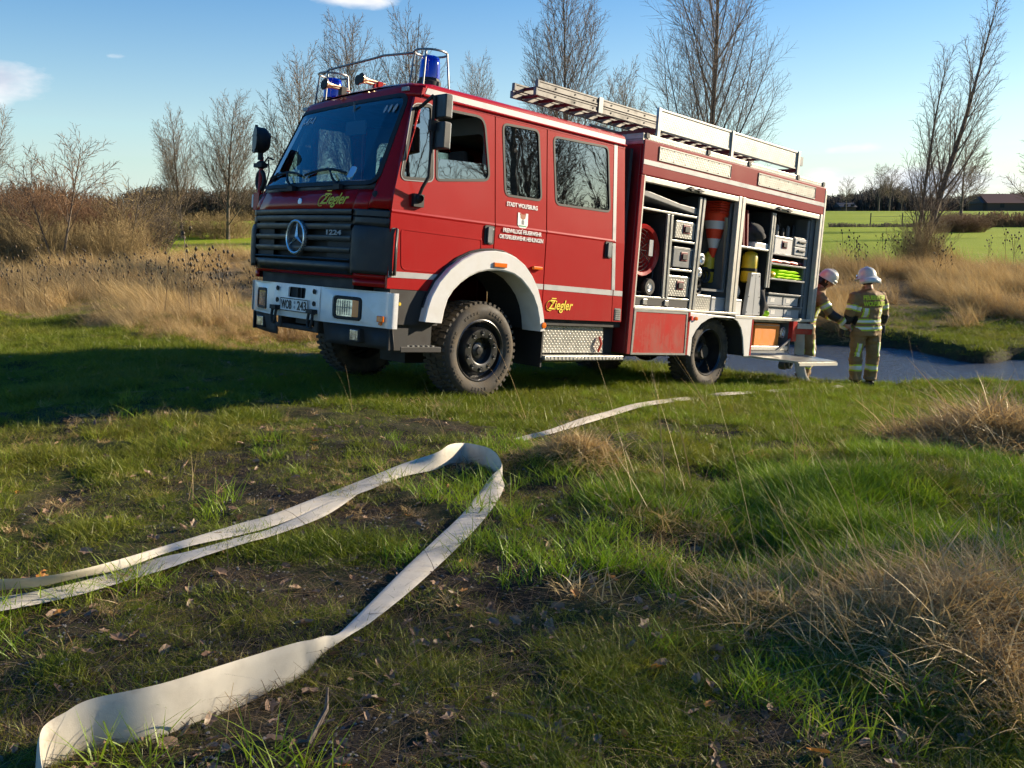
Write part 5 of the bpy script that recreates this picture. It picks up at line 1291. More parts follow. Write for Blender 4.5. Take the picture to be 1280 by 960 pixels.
for i in range(6):
    m = M(); x = -6.98 - i * .16; m.lathe([(0, .03), (.12 + .02 * (i % 3), .028), (.15 + .02 * (i % 3), .012)], (0, 0, 0), 'Z', 10)
    ob = obj('valve_bottle', m, MT['rubber'] if i % 2 else MT['grey'], None, 40); ob.matrix_world = TM @ Matrix.Translation((x, .98, 2.225 + .025 * (i > 3))); tag(ob, ['leftmost', 'second', 'third', 'fourth', 'fifth', 'rightmost'][i] + ' small dark canister of the row standing on the white box and drawers', 'canister', 'row of dark canisters')
for i, (x, z0, z1, y) in enumerate([(-6.95, 2.26, 2.52, .95), (-7.15, 2.28, 2.5, .9), (-7.35, 2.27, 2.53, .95)]):
    m = M(); m.tube([(x, y, z1), (x - .02, y + .03, (z0 + z1) / 2), (x + .01, y, z0 + .02), (x + .05, y, z0), (x + .07, y, z0 + .06)], .014, 6)
    gmesh('hanging_strap', ['leftmost', 'middle', 'rightmost'][i] + ' dark strap hanging above the white box in the rear locker', 'strap', m, MT['cloth'], (x, y, z0), smooth=60, group='hanging straps')
for i, x in enumerate((-3.85, -4.12)):
    m = M()
    for k in range(4): m.tube([(x + .09 * math.cos(a) * (1 - k * .22), 1.06, 1.235 + .09 + .09 * math.sin(a) * (1 - k * .22) - .09) for a in np.linspace(0, 6.28, 15)], .010, 5, caps=False)
    m.v = [(a_, 1.0 + (c_ - 1.235) * .9, 1.225 + (b_ - 1.06) * .2 + .012) for a_, b_, c_ in m.v]
    gmesh('cable_coil', ['left', 'right'][i] + ' grey cable coil on the shelf under the fan', 'cable', m, MT['grey'], (x, 1.0, 1.21), smooth=60)
# orange box in the pump bay
alubox('orange_case', 'orange metal case in the open bay behind the rear wheel', -6.70, -7.40, .605, .93, y=1.13, d=.45, mat=MT['orangeb'], latch=False)
# extension ladder on the roof
o = (-4.8, .585, 3.27); MT['ladder'] = pmat('weathered_aluminium', (.14, .135, .125), .5, .5, noise=(8, .6, (.085, .08, .072)))
lad = gthing('extension_ladder', 'grey aluminium extension ladder with red rungs overhanging the cab roof', 'ladder', o)
for lv, z in enumerate((3.335, 3.425)):
    x0 = -2.20 - .02 * lv
    for y in (.77, .40):
        m = M(); m.box(-7.4, x0, y - .014, y + .014, z, z + .075).box(-7.4, x0, y - .02, y + .02, z + .058, z + .078).box(-7.4, x0, y - .02, y + .02, z - .003, z + .015)
        r = obj('ladder_rail', shift(m, o), MT['ladder'], lad, bevel=.004)
        obj('end_cap', shift(M().box(x0 - .002, x0 + .03, y - .022, y + .022, z - .004, z + .08), o), MT['grey'], r, bevel=.006)
    for k in range(19):
        x = x0 - .15 - k * .27; m = M(); m.box(x - .02, x + .02, .41, .76, z + .022, z + .052); obj('rung', shift(m, o), MT['cone'] if 0 else MT['maroon'], lad, bevel=.005)
for x in (-2.35, -3.0, -3.25, -3.9):
    pass
m = M(); m.box(-3.32, -3.24, .375, .79, 3.325, 3.335).box(-3.32, -3.24, .787, .80, 3.33, 3.515).box(-3.32, -3.24, .37, .385, 3.33, 3.515); obj('ladder_guide', shift(m, o), MT['steel'], lad, bevel=.003)
m = M()
for k in range(15):
    x = -2.5 - k * .33
    for z in (3.37, 3.46): m.lathe([(0, .012), (.006, .011), (.006, .001)], (x, .784, z), 'Y', 8)
obj('rung_rivet', shift(m, o), MT['rubber'], lad)
o = (-5.4, .05, 3.27); lad2 = gthing('roof_ladder', 'second plain grey ladder lying beside the extension ladder on the roof', 'ladder', o)
for y in (.22, -.15): obj('ladder_rail', shift(M().box(-7.6, -3.75, y - .014, y + .014, 3.26, 3.33), o), al, lad2, bevel=.004)
for k in range(13): obj('rung', shift(M().box(-3.97 - k * .28, -3.93 - k * .28, -.14, .21, 3.28, 3.31), o), al, lad2)
# ------------------------------------------------------------------ firefighters
MT['turnout'] = pmat('turnout_khaki', (.25, .155, .062), .85, noise=(7, .5, (.16, .10, .042)), bump=(40, .4))
MT['lime'] = pmat('lime_trim', (.50, .62, .03), .6)
MT['silver'] = pmat('silver_trim', (.62, .64, .60), .4, .2)
MT['skin'] = pmat('skin', (.45, .23, .15), .6)
MT['helmet'] = pmat('luminous_helmet', (.60, .58, .46), .3, 0, .5, noise=(8, .3, (.45, .42, .32)))
MT['boot'] = pmat('boot_leather', (.02, .018, .016), .5)
MT['brownskin'] = pmat('hair_dark', (.03, .02, .015), .8)
def limb(m, pts, n=14):
    """pts: (x, y, z, rx, ry) rings"""
    vs = []; fs = []
    P = [Vector(p[:3]) for p in pts]
    for i, p in enumerate(P):
        d = (P[min(i + 1, len(P) - 1)] - P[max(i - 1, 0)]).normalized()
        u = Vector((1, 0, 0)); u = (u - d * u.dot(d)); u = u.normalized() if u.length > .1 else Vector((0, 1, 0)); w = d.cross(u).normalized()
        for k in range(n):
            t = 2 * math.pi * k / n; vs.append(p + u * math.cos(t) * pts[i][3] + w * math.sin(t) * pts[i][4])
    for i in range(len(P) - 1):
        for k in range(n): fs.append((i * n + k, i * n + (k + 1) % n, (i + 1) * n + (k + 1) % n, (i + 1) * n + k))
    fs.append(tuple(range(n - 1, -1, -1))); fs.append(tuple((len(P) - 1) * n + k for k in range(n)))
    m.add(vs, fs)
def hand(parent, wrist, dirv, side, mat, palmn=None):
    """relaxed hand: palm, four curled fingers of unequal length and a thumb from the side of the palm"""
    d = Vector(dirv).normalized(); n = Vector(palmn or (0, -1, 0)); n = (n - d * n.dot(d)).normalized(); s = d.cross(n).normalized() * side
    w = Vector(wrist); m = M()
    m.tube([w - d * .02, w + d * .03, w + d * .07, w + d * .095], [.028, .036, .042, .034], 8)
    for i, (o, ln) in enumerate([(-.030, .070), (-.010, .080), (.010, .076), (.029, .060)]):
        b = w + d * .085 + s * o
        m.tube([b, b + d * ln * .45 + n * .004, b + d * ln * .75 + n * .022, b + d * ln * .85 + n * .042], [.010, .0095, .009, .007], 6)
    b = w + d * .03 - s * .034
    m.tube([b, b - s * .022 + d * .028 + n * .010, b - s * .022 + d * .055 + n * .026], [.013, .0115, .009], 6)
    return obj('hand', m, mat, parent, 60)
def person(label, loc, rotz, J, helmet, hs=1.0, stripe_back=True, text_back=False):
    """J: joints in metres, person faces -Y in its own frame (x to its left hand side ... viewer sees the back when rotz = 0 looks +Y)"""
    root = empty('person', label, 'person', loc=loc); root.rotation_euler = (0, 0, rotz)
    m = M()
    for s in ('l', 'r'):
        hip, kn, an, toe = [Vector(J[k + s]) for k in ('hip', 'knee', 'ankle', 'toe')]
        a = lambda p, q, t: p.lerp(q, t)
        pts = []
        for p, rx, ry in ((hip + Vector((0, 0, .08)), .115, .125), (a(hip, kn, .25), .108, .12), (a(hip, kn, .6), .095, .105), (a(hip, kn, .9), .085, .095), (a(kn, an, .12), .086, .096), (a(kn, an, .45), .085, .10), (a(kn, an, .8), .083, .095), (a(kn, an, .93), .088, .10), (a(kn, an, .96), .06, .07)):
            pts.append((p.x, p.y, p.z, rx, ry))
        limb(m, pts)
    pel, wst, chs, nck = [Vector(J[k]) for k in ('pelvis', 'waist', 'chest', 'neck')]
    # jacket: hem, waist, chest, shoulders, collar
    T_ = [(pel + Vector((0, 0, -.15)), .222, .165), (pel, .222, .168), (wst, .215, .160), (wst.lerp(chs, .5), .225, .165), (chs, .240, .165), (chs.lerp(nck, .45), .235, .145), (chs.lerp(nck, .75), .16, .11), (chs.lerp(nck, .93), .085, .085), (nck + Vector((0, 0, .03)), .078, .080)]
    limb(m, [(p.x, p.y, p.z, a_, b_) for p, a_, b_ in T_], 20)
    for s in ('l', 'r'):
        sh, el, wr = [Vector(J[k + s]) for k in ('sh', 'el', 'wr')]
        pts = []
        for p, r in ((sh + (sh - el).normalized() * .03 + (chs - sh) * .12, .07), (sh, .088), (sh.lerp(el, .4), .080), (sh.lerp(el, .85), .070), (el.lerp(wr, .12), .070), (el.lerp(wr, .6), .064), (el.lerp(wr, .93), .062), (el.lerp(wr, .97), .045)):
            pts.append((p.x, p.y, p.z, r, r * 1.08))
        limb(m, pts)
    me = m.mesh('tmp', [MT['turnout']])
    o = bpy.data.objects.new('tmp', me); COL.objects.link(o)
    r = o.modifiers.new('r', 'REMESH'); r.mode = 'VOXEL'; r.voxel_size = .012
    sm = o.modifiers.new('s', 'SMOOTH'); sm.iterations = 3; sm.factor = .5
    dg = bpy.context.evaluated_depsgraph_get(); me2 = bpy.data.meshes.new_from_object(o.evaluated_get(dg)); bpy.data.objects.remove(o)
    n = len(me2.vertices); co = np.empty(n * 3); me2.vertices.foreach_get('co', co); co = co.reshape(-1, 3)
    # cloth folds
    f1 = (fbm(co[:, 0] * 9 + co[:, 1] * 7, co[:, 2] * 16, 5, 3) - .5) * .036
    me2.vertices.foreach_get; nr = np.empty(n * 3); me2.vertices.foreach_get('normal', nr); nr = nr.reshape(-1, 3)
    me2.vertices.foreach_set('co', (co + nr * f1[:, None]).ravel())
    me2.materials.clear()
    for k in ('turnout', 'lime', 'silver', 'rubber'): me2.materials.append(MT[k])
    k = len(me2.polygons); cc = np.empty(k * 3); me2.polygons.foreach_get('center', cc); cc = cc.reshape(-1, 3)
    idx = np.zeros(k, dtype=np.int32)
    def along(p, q):
        p, q = np.array(p), np.array(q); d = q - p; L_ = np.linalg.norm(d); t = (cc - p) @ d / L_ / L_
        dist = np.linalg.norm(cc - p - np.clip(t, 0, 1)[:, None] * d, axis=1); return t * L_, dist, L_
    def band(sel, t, c0, w=.05):
        a = sel & (abs(t - c0) < w); idx[a] = 1; a = sel & (abs(t - c0) < w * .55); idx[a] = 2
    dists = []
    segs = []
    for s in ('l', 'r'):
        segs += [('ua' + s, J['sh' + s], J['el' + s]), ('fa' + s, J['el' + s], J['wr' + s]), ('th' + s, J['hip' + s], J['knee' + s]), ('shn' + s, J['knee' + s], J['ankle' + s])]
    segs += [('torso', J['pelvis'], J['chest']), ('torso2', J['chest'], J['neck'])]
    D = np.stack([along(p, q)[1] * (.62 if 'torso' in nm else 1) for nm, p, q in segs]); near = D.argmin(0)
    for i, (nm, p, q) in enumerate(segs):
        sel = near == i; t, _, L_ = along(p, q)
        if nm.startswith('ua'): band(sel, t, L_ * .62, .045)
        if nm.startswith('fa'):
            band(sel, t, L_ * .86, .045)
            idx[sel & (t < L_ * .55)] = 3 if True else 0
        if nm.startswith('shn'): band(sel, t, L_ * .45, .05)
        if nm == 'torso': 
            z = cc[:, 2]; zb = J['pelvis'][2] - .08
            s2 = np.isin(near, [i, i + 1]) 
            band(s2 & (z < J['waist'][2] + .02), z, J['waist'][2] - .06, .034); band(s2 & (z < J['waist'][2] + .1), z, J['waist'][2] - .175, .034)
    for sx in (-1, 1):
        s2 = np.isin(near, [8, 9]) & (cc[:, 2] > J['waist'][2]) & (cc[:, 2] < J['chest'][2] - .12)
        for c0 in (.13,):
            x = cc[:, 0] - np.interp(cc[:, 2], [J['waist'][2], J['chest'][2]], [J['waist'][0], J['chest'][0]])
            a = s2 & (abs(x - sx * c0) < .042); idx[a] = 1; a = s2 & (abs(x - sx * c0) < .022); idx[a] = 2
    for s, sx in (('l', 1), ('r', -1)):       # stripe down the outer thigh
        i = [nm for nm, _, _ in segs].index('th' + s); t, _, L_ = along(*segs[i][1:])
        ax = np.interp(t, [0, L_], [J['hip' + s][0], J['knee' + s][0]]); a = (near == i) & (t > L_ * .45) & (abs(cc[:, 0] - ax - sx * .035) < .035); idx[a] = 1
        a = (near == i) & (t > L_ * .45) & (abs(cc[:, 0] - ax - sx * .035) < .018); idx[a] = 2
    me2.polygons.foreach_set('material_index', idx); me2.shade_smooth()
    me2.name = 'body'
    b = bpy.data.objects.new('body', me2); link(b, root)
    # head with face
    hd = Vector(J['head']); fw = Vector(J['face']).normalized(); rt = fw.cross(Vector((0, 0, 1))).normalized(); up = rt.cross(fw)
    def W_(a, b_, c): return hd + rt * a + fw * b_ + up * c
    m = M(); m.ball((0, 0, 0), 1, 20, 14)
    V = [Vector(v) for v in m.v]; out = []
    for v in V:
        w = .075 * (1 - .18 * max(0, -v.z)); dp = .098 if v.y < 0 else .096
        y = v.y * dp; z = v.z * .118
        if v.z < -.3 and v.y > 0: y *= 1.0 + .05
        if abs(v.x) < .3 and v.y > .8 and -.35 < v.z < .15: y += .018 * (1 - abs(v.x) / .3)      # nose
        if abs(v.z + .05) < .15 and .2 < abs(v.x) < .6 and v.y > .5: y -= .010                    # eye sockets
        out.append(W_(v.x * w, y, z))
    m.v = [tuple(p) for p in out]
    m.tube([hd - up * .17 - fw * .02, hd - up * .06 - fw * .01], [.062, .056], 12)
    m.tube([W_(0, .09, .02), W_(0, .118, -.022), W_(0, .096, -.028)], [.006, .014, .008], 6)
    for s in (-1, 1):
        m.tube([W_(s * .076, -.01, .02), W_(s * .088, -.02, .03), W_(s * .086, -.016, -.02), W_(s * .075, -.005, -.03)], .010, 6)
    head = obj('head', m, MT['skin'], root, 60)
    for s in (-1, 1): mm = M(); mm.ball(W_(s * .030, .086, .015), .011, 8, 6); obj('eye', mm, MT['rubber'], head, 60)
    mm = M(); mm.tube([W_(-.024, .092, -.055), W_(0, .098, -.056), W_(.024, .092, -.055)], .005, 5); obj('mouth', mm, pmat('lips', (.35, .13, .1), .6), head)
    # flame hood / hair under the helmet
    m = M(); m.ball((0, 0, 0), 1, 18, 12); m.v = [tuple(W_(x * .086, -.012 + y * .098, -.002 + z * .125)) for x, y, z in m.v if True]
    keep = [f for f in m.f if sum((Vector(m.v[i]) - hd).dot(fw) for i in f) / len(f) < .035]; m.f = keep; m.m = [0] * len(keep)
    obj('hair', m, MT['brownskin'], head, 60)
    # helmet
    hp = bpy.data.objects.new('helmet', None); COL.objects.link(hp); hp.parent = root
    m = M(); rings = []; n = 26
    prof = [(-.030, 1.12, 1.12), (-.022, 1.0, 1.0), (.02, .99, .99), (.06, .95, .95), (.10, .82, .84), (.128, .60, .62), (.143, .33, .35), (.148, .02, .02)] if helmet == 'dome' else \
           [(-.045, 1.42, 1.36), (-.030, 1.30, 1.24), (-.010, 1.04, 1.04), (.03, 1.0, 1.0), (.07, .95, .95), (.105, .80, .82), (.130, .56, .6), (.142, .30, .32), (.146, .02, .02)]
    for z, a_, b_ in prof:
        for k in range(n):
            t = 2 * math.pi * k / n; ex = 1.0
            yy = math.sin(t) * .140 * b_; zz = z
            if helmet != 'dome' and z < -.02: zz -= .035 * max(0, -math.sin(t)) - .0
            rings.append(tuple(W_(math.cos(t) * .122 * a_, -.005 + yy, .045 + zz)))
    m.add(rings, [(i * n + k, i * n + (k + 1) % n, (i + 1) * n + (k + 1) % n, (i + 1) * n + k) for i in range(len(prof) - 1) for k in range(n)])
    sh = obj('helmet_shell', m, MT['helmet'], hp, 60, solid=.004); sh.name = 'helmet_shell'
    m = M(); m.tube([W_(0, .125 * math.cos(a) , .05 + .148 * math.sin(a)) for a in np.linspace(.15, 2.9, 14)], .012, 6); obj('helmet_crest', m, MT['helmet'], hp, 60)
    m = M(); m.grid(lambda t, z: tuple(W_(math.cos(t) * .125, math.sin(t) * .142, z)), np.linspace(.5, 2.64, 12), [.035, .07]); 
    obj('helmet_band', m, MT['cone'] if helmet != 'dome' else MT['silver'], hp, 60, solid=.003)
    m = M(); m.grid(lambda t, z: tuple(W_(math.cos(t) * (.10 + .06 * (z < 0)), -.05 + math.sin(t) * (.11 + .05 * (z < 0)), .01 + z)), np.linspace(math.pi + .15, 2 * math.pi - .15, 12), [0, -.04, -.11]); obj('neck_guard', m, MT['silver'] if helmet != 'dome' else MT['cloth'], hp, 60, solid=.003)
    if helmet != 'dome':
        m = M(); m.grid(lambda t, z: tuple(W_(math.cos(t) * .135, .0 + math.sin(t) * .165, z)), np.linspace(.35, 2.8, 12), [.03, .06, .10]); obj('visor', m, MT['wsglass'], hp, 60, solid=.002)
    # boots
    for s in ('l', 'r'):
        an, toe = Vector(J['ankle' + s]), Vector(J['toe' + s])
        m = M(); d = (toe - an); d.z = 0; d.normalize(); q = Vector((-d.y, d.x, 0))
        m.tube([an + Vector((0, 0, .10)), an + Vector((0, 0, -.02))], [.064, .058], 12)
        z0 = toe.z
        prof = [(-.085, .034, .075), (-.05, .042, .09), (.03, .044, .085), (.10, .050, .06), (.17, .048, .05), (.205, .03, .035)]
        vs = []
        for a_, w, h in prof:
            for k in range(10):
                t = 2 * math.pi * k / 10; c_, s_ = math.cos(t), math.sin(t)
                vs.append(Vector((an.x, an.y, z0)) + d * a_ + q * w * c_ + Vector((0, 0, h * (.5 + .5 * max(-1, s_ * 1.3 if s_ > -.75 else -1)))))
        m.add(vs, [(i * 10 + k, i * 10 + (k + 1) % 10, (i + 1) * 10 + (k + 1) % 10, (i + 1) * 10 + k) for i in range(5) for k in range(10)] + [tuple(range(9, -1, -1)), tuple(50 + k for k in range(10))])
        obj('boot', m, MT['boot'], root, 50)
    return root
# A: chief standing with his back to us on the bank edge
def standing():
    return dict(hipl=(.11, 0, .90), hipr=(-.12, 0, .90), kneel=(.135, -.02, .50), kneer=(-.13, .03, .50), anklel=(.15, .02, .09), ankler=(-.12, .0, .09), toel=(.18, -.16, 0), toer=(-.16, -.14, 0),
                pelvis=(0, 0, .98), waist=(0, .005, 1.13), chest=(-.005, .01, 1.40), neck=(0, -.01, 1.58), shl=(.215, .0, 1.46), shr=(-.22, .0, 1.46),
                ell=(.30, .01, 1.17), elr=(-.30, .02, 1.17), wrl=(.30, -.12, .94), wrr=(-.29, -.08, .92), head=(.0, -.03, 1.72), face=(-.25, -1, -.30))
pA = ground_at(1078, 483); 
J = standing()
# the person's own -Y axis is the way it faces; turned so that we see its back
A = person('firefighter seen from the back at the water edge, white brimmed helmet and lettered jacket', (pA.x, pA.y, pA.z), math.radians(180 + 20), J, 'brim')
hand(A, (.30, -.12, .94), (-.0, -.35, -1), 1, MT['cloth'], (-1, 0, 0)); hand(A, (-.29, -.08, .92), (0, -.2, -1), -1, MT['skin'], (1, 0, 0))
def backfn(cz): return lambda u, v: (-u * math.cos(u * 1.2), .168 - 1.6 * u * u - .0 + .0 * v, cz + v)
text('jacket_lettering', 'FEUERWEHR', .095, MT['lime'], lambda u, v: (-u, .182 - 1.4 * u * u + max(0, (v + 1.42 - 1.42)) * -.2, 1.44 + v), A, width=.37, bold=.004)
text('jacket_lettering', 'WOLFSBURG', .095, MT['lime'], lambda u, v: (-u, .186 - 1.4 * u * u, 1.345 + v), A, width=.36, bold=.004)
obj('radio', M().box(-.27, -.22, .03, .09, .86, .99), MT['rubber'], A, bevel=.008)
# B: firefighter at the rear corner of the fire engine, bending forward and reaching out
J = dict(hipl=(.11, 0, .88), hipr=(-.11, 0, .88), kneel=(.14, -.10, .49), kneer=(-.13, -.06, .49), anklel=(.16, -.02, .09), ankler=(-.14, .04, .09), toel=(.19, -.20, 0), toer=(-.17, -.14, 0),
         pelvis=(0, .03, .96), waist=(0, -.0, 1.10), chest=(0, -.10, 1.36), neck=(0, -.20, 1.53), shl=(.21, -.13, 1.43), shr=(-.21, -.15, 1.43),
         ell=(.26, -.20, 1.16), elr=(-.27, -.30, 1.17), wrl=(.20, -.42, 1.04), wrr=(-.22, -.52, 1.00), head=(.0, -.265, 1.66), face=(0, -1, -.62))
yb_ = 14.9; xb_ = at_depth(1007, yb_)
B = person('firefighter with pale domed helmet half hidden behind the rear corner of the fire engine', (xb_, yb_, H(xb_, yb_)), math.radians(78), J, 'dome')
hand(B, (.20, -.42, 1.04), (-.1, -.7, -.6), 1, MT['skin'], (0, 0, -1)); hand(B, (-.22, -.52, 1.00), (.05, -.7, -.6), -1, MT['skin'], (0, 0, -1))
for q in (A, B): q.scale = (1.12, 1.10, 1.0)
# ------------------------------------------------------------------ bare winter trees
def barkmat(name, a, b):
    m = pmat(name, a, .9, noise=(14, 1.0, b), bump=(30, .6)); m.node_tree.nodes['Principled BSDF'].inputs['Specular IOR Level'].default_value = .2; return m
MT['bark'] = barkmat('bark', (.10, .08, .06), (.19, .155, .115))
MT['twig'] = barkmat('twigs', (.16, .12, .085), (.27, .21, .15))
MT['twigr'] = barkmat('reddish_twigs', (.17, .095, .05), (.28, .17, .09))
MT['twigg'] = barkmat('ochre_twigs', (.22, .16, .07), (.34, .26, .13))
class Segs:
    def __init__(s): s.a = []; s.b = []; s.ra = []; s.rb = []
    def mesh(s, name, mat, sides):
        a = np.array(s.a, float); b = np.array(s.b, float); ra = np.array(s.ra)[:, None]; rb = np.array(s.rb)[:, None]
        d = b - a; L_ = np.linalg.norm(d, axis=1, keepdims=True); d = d / np.maximum(L_, 1e-9)
        h = np.where(np.abs(d[:, 2:3]) < .9, np.array([[0, 0, 1.0]]), np.array([[1.0, 0, 0]]))
        u = np.cross(d, h); u /= np.linalg.norm(u, axis=1, keepdims=True); w = np.cross(d, u)
        n = len(a); V = np.empty((n, 2 * sides, 3))
        for k in range(sides):
            t = 2 * math.pi * k / sides; e = u * math.cos(t) + w * math.sin(t)
            V[:, k] = a + e * ra; V[:, sides + k] = b + e * rb
        f = np.array([[k, (k + 1) % sides, sides + (k + 1) % sides, sides + k] for k in range(sides)])
        Fc = (f[None] + (np.arange(n) * 2 * sides)[:, None, None]).reshape(-1, 4)
        return fastmesh(name, V.reshape(-1, 3), Fc, mat)
def fastmesh(name, V, Fc, mat, smooth=False):
    me = bpy.data.meshes.new(name); k = Fc.shape[1]
    me.vertices.add(len(V)); me.vertices.foreach_set('co', np.ascontiguousarray(V, dtype=np.float32).ravel())
    me.loops.add(Fc.size); me.loops.foreach_set('vertex_index', np.ascontiguousarray(Fc, dtype=np.int32).ravel())
    me.polygons.add(len(Fc)); me.polygons.foreach_set('loop_start', np.arange(0, Fc.size, k, dtype=np.int32))
    me.update(calc_edges=True)
    if smooth: me.shade_smooth()
    me.materials.append(mat); return me
def grow_tree(seed, h=10.0, trunk_r=.14, clear=.15, mains=13, ang=32, droop=0.0, spread=1.0, lean=(0, 0), stems=1, twl=1.0, dens=1.0, twr=.0055, up=.30):
    """one bare tree: trunk and limbs in one set of segments, the twig crown in another"""
    rnd = random.Random(seed); big = Segs(); fine = Segs()
    def perp(d):
        a = Vector((rnd.gauss(0, 1), rnd.gauss(0, 1), rnd.gauss(0, 1))); a -= d * a.dot(d); return a.normalized()
    def shoot(p, d, ln, r0, lvl, r1=None):
        n = max(3, int(ln / (.45 if lvl < 2 else .22 if lvl == 2 else .16))); n = min(n, 22); st = ln / n; tgt = big if lvl < 2 else fine
        pts = [(p.copy(), r0, d.copy())]; r1 = r1 or r0 * .25
        for i in range(n):
            k = (.014, .03, .05, .08)[min(lvl, 3)]
            d = (d + Vector((rnd.gauss(0, k), rnd.gauss(0, k), rnd.gauss(0, k))) + Vector((0, 0, (up if lvl else .03) * st * (.55 if lvl < 3 else .3)))).normalized()
            q = p + d * st; rr = r0 + (r1 - r0) * (i + 1) / n
            tgt.a.append(p[:]); tgt.b.append(q[:]); tgt.ra.append(pts[-1][1]); tgt.rb.append(rr)
            p = q; pts.append((p.copy(), rr, d.copy()))
        return pts
    def children(pts, ln, lvl, cnt, t0, a0, frac, r_k, az0):
        for i in range(cnt):
            t = t0 + (1 - t0) * (i + rnd.random() * .8) / cnt; t = min(t, .985); f = t * (len(pts) - 1); j = int(f); P, r, d = pts[j]; P2 = pts[min(j + 1, len(pts) - 1)][0]; p = P.lerp(P2, f - j)
            az0 += 2.399 + rnd.gauss(0, .35); u = d.orthogonal().normalized(); w = d.cross(u); e = u * math.cos(az0) + w * math.sin(az0)
            a = math.radians(a0 * rnd.uniform(.75, 1.25)); nd = d * math.cos(a) + e * math.sin(a)
            l = frac * ln * (1.05 - t * .72) * rnd.uniform(.75, 1.2)
            yield p, nd, l, max(r * r_k * .6, twr), t
    for s in range(stems):
        a = 2 * math.pi * s / max(1, stems) + rnd.random(); lx = lean[0] + (math.cos(a) * .22 if stems > 1 else 0); ly = lean[1] + (math.sin(a) * .22 if stems > 1 else 0)
        hh = h * (1 if s == 0 else rnd.uniform(.65, .9)); r = trunk_r * (1 if s == 0 else .6)
        tp = shoot(Vector((0.06 * math.cos(a) * (stems > 1), .06 * math.sin(a) * (stems > 1), -.15)), Vector((lx, ly, 1)).normalized(), hh, r, 0, .012)
        for p, d, l, rr, t in children(tp, hh, 0, mains, clear, ang, .40 * spread, .55, rnd.random() * 6):
            lp = shoot(p, d, l, rr, 1, .006)
            c2 = max(4, int(l * 6.0 * dens))
            for p2, d2, l2, r2, t2 in children(lp, l, 1, c2, .12, 34, .46, .5, rnd.random() * 6):
                l2 = max(.35, l2); sp_ = shoot(p2, d2, l2, max(r2, twr * 1.3), 2, twr * .8)
                c3 = max(3, int(l2 * 8.5 * dens))
                for p3, d3, l3, r3, t3 in children(sp_, l2, 2, c3, .08, 34, .5, .5, rnd.random() * 6):
                    shoot(p3, (d3 + Vector((0, 0, -droop))).normalized(), max(.22, l3) * twl, twr, 3, twr * .45)
        for p, d, l, rr, t in children(tp, hh, 0, int(12 * dens), .45, 30, .12, .3, 1.0):
            sp_ = shoot(p, d, max(.5, l), .012, 2, .004)
            for p3, d3, l3, r3, t3 in children(sp_, max(.5, l), 2, 4, .1, 34, .5, .5, 0): shoot(p3, d3, max(.3, l3), twr, 3, twr * .5)
    return big, fine
def tree_proto(name, label, loc, seed, tw='twig', sc=1.0, rz=0.0, **k):
    big, fine = grow_tree(seed, **k)
    t = empty(name, label, 'tree', loc=loc); t.rotation_euler = (0, 0, rz); t.scale = (sc,) * 3
    obj('trunk', big.mesh('trunk', MT['bark'], 6), [], t); obj('crown', fine.mesh('crown', MT[tw], 3), [], t)
    return t
def place_tree(t, label, loc, sc, rz, szy=1.0, group=None):
    c = copy_tree(t); c.location = loc; c.scale = (sc * szy, sc * szy, sc); c.rotation_euler = (0, 0, rz); c['label'] = label
    if group: c['group'] = group
    return c
def base_at(u, d): 
    x = at_depth(u, d); return (x, d, H(x, d) - .05)
GR = 'bare trees behind the meadow'
LT = []
t1 = tree_proto('bare_tree', 'left of the two upright bare trees standing on the meadow left of the fire engine', base_at(234, 68), 11, sc=.88, h=9.6, trunk_r=.13, mains=26, ang=34, clear=.13, spread=1.35, twr=.009, dens=.9)
t2 = tree_proto('bare_tree', 'right of the two upright bare trees on the meadow, just left of the spotlight', base_at(290, 66), 23, sc=.93, h=10.0, trunk_r=.16, mains=28, ang=36, clear=.12, spread=1.45, twr=.009, dens=.9)
for t in (t1, t2): t['group'] = GR
# behind the cab
place_tree(t1, 'bare tree rising behind the left end of the cab roof rail', base_at(383, 58), 1.13, 1.2, .9, GR)
place_tree(t2, 'slender bare tree behind the middle of the cab roof rail', base_at(447, 62), 1.36, 2.2, .75, GR)
place_tree(t1, 'bare tree directly left of the near blue beacon', base_at(516, 62), 1.43, 4.0, .75, GR)
place_tree(t2, 'small distant bare tree just right of the near blue beacon', base_at(597, 95), 1.55, 5.0, .62, GR)
place_tree(t2, 'bare tree cut by the left edge of the picture', base_at(-18, 60), 1.05, 3.3, 1.0, GR)
big1 = tree_proto('bare_tree', 'tall dense bare tree behind the ladder, left of the tallest one', base_at(706, 40), 37, h=11.8, trunk_r=.13, mains=46, ang=29, clear=.10, spread=1.2, twr=.006, dens=.85, up=.42)
big2 = tree_proto('bare_tree', 'tallest bare tree with a thick dark stem behind the roof gallery', base_at(877, 33), 41, h=12.8, trunk_r=.16, mains=38, ang=33, clear=.10, spread=1.25, twr=.005, dens=.85, lean=(.06, 0), up=.36)
place_tree(t1, 'thin bare tree filling the gap behind the two tall trees', base_at(775, 70), 1.18, .7, .8, GR)
lean1 = tree_proto('leaning_bare_tree', 'leaning several stemmed bare willow on the bank beyond the pond', base_at(1140, 37), 53, h=11.3, trunk_r=.15, mains=34, ang=24, clear=.08, spread=.72, twr=.0055, dens=1.1, lean=(.15, 0), stems=2, up=.32)
t3 = tree_proto('round_bare_tree', 'small round bare tree behind the leaning willow', base_at(1192, 75), 61, h=7.0, trunk_r=.14, mains=20, ang=46, clear=.25, spread=1.5, twr=.012, dens=.9, up=.2)
t4 = tree_proto('round_bare_tree', 'brownish bare tree cut by the right edge of the picture', base_at(1282, 62), 67, tw='twigr', h=6.4, trunk_r=.17, mains=15, ang=50, clear=.25, spread=1.4, twr=.009, dens=.9, up=.15)
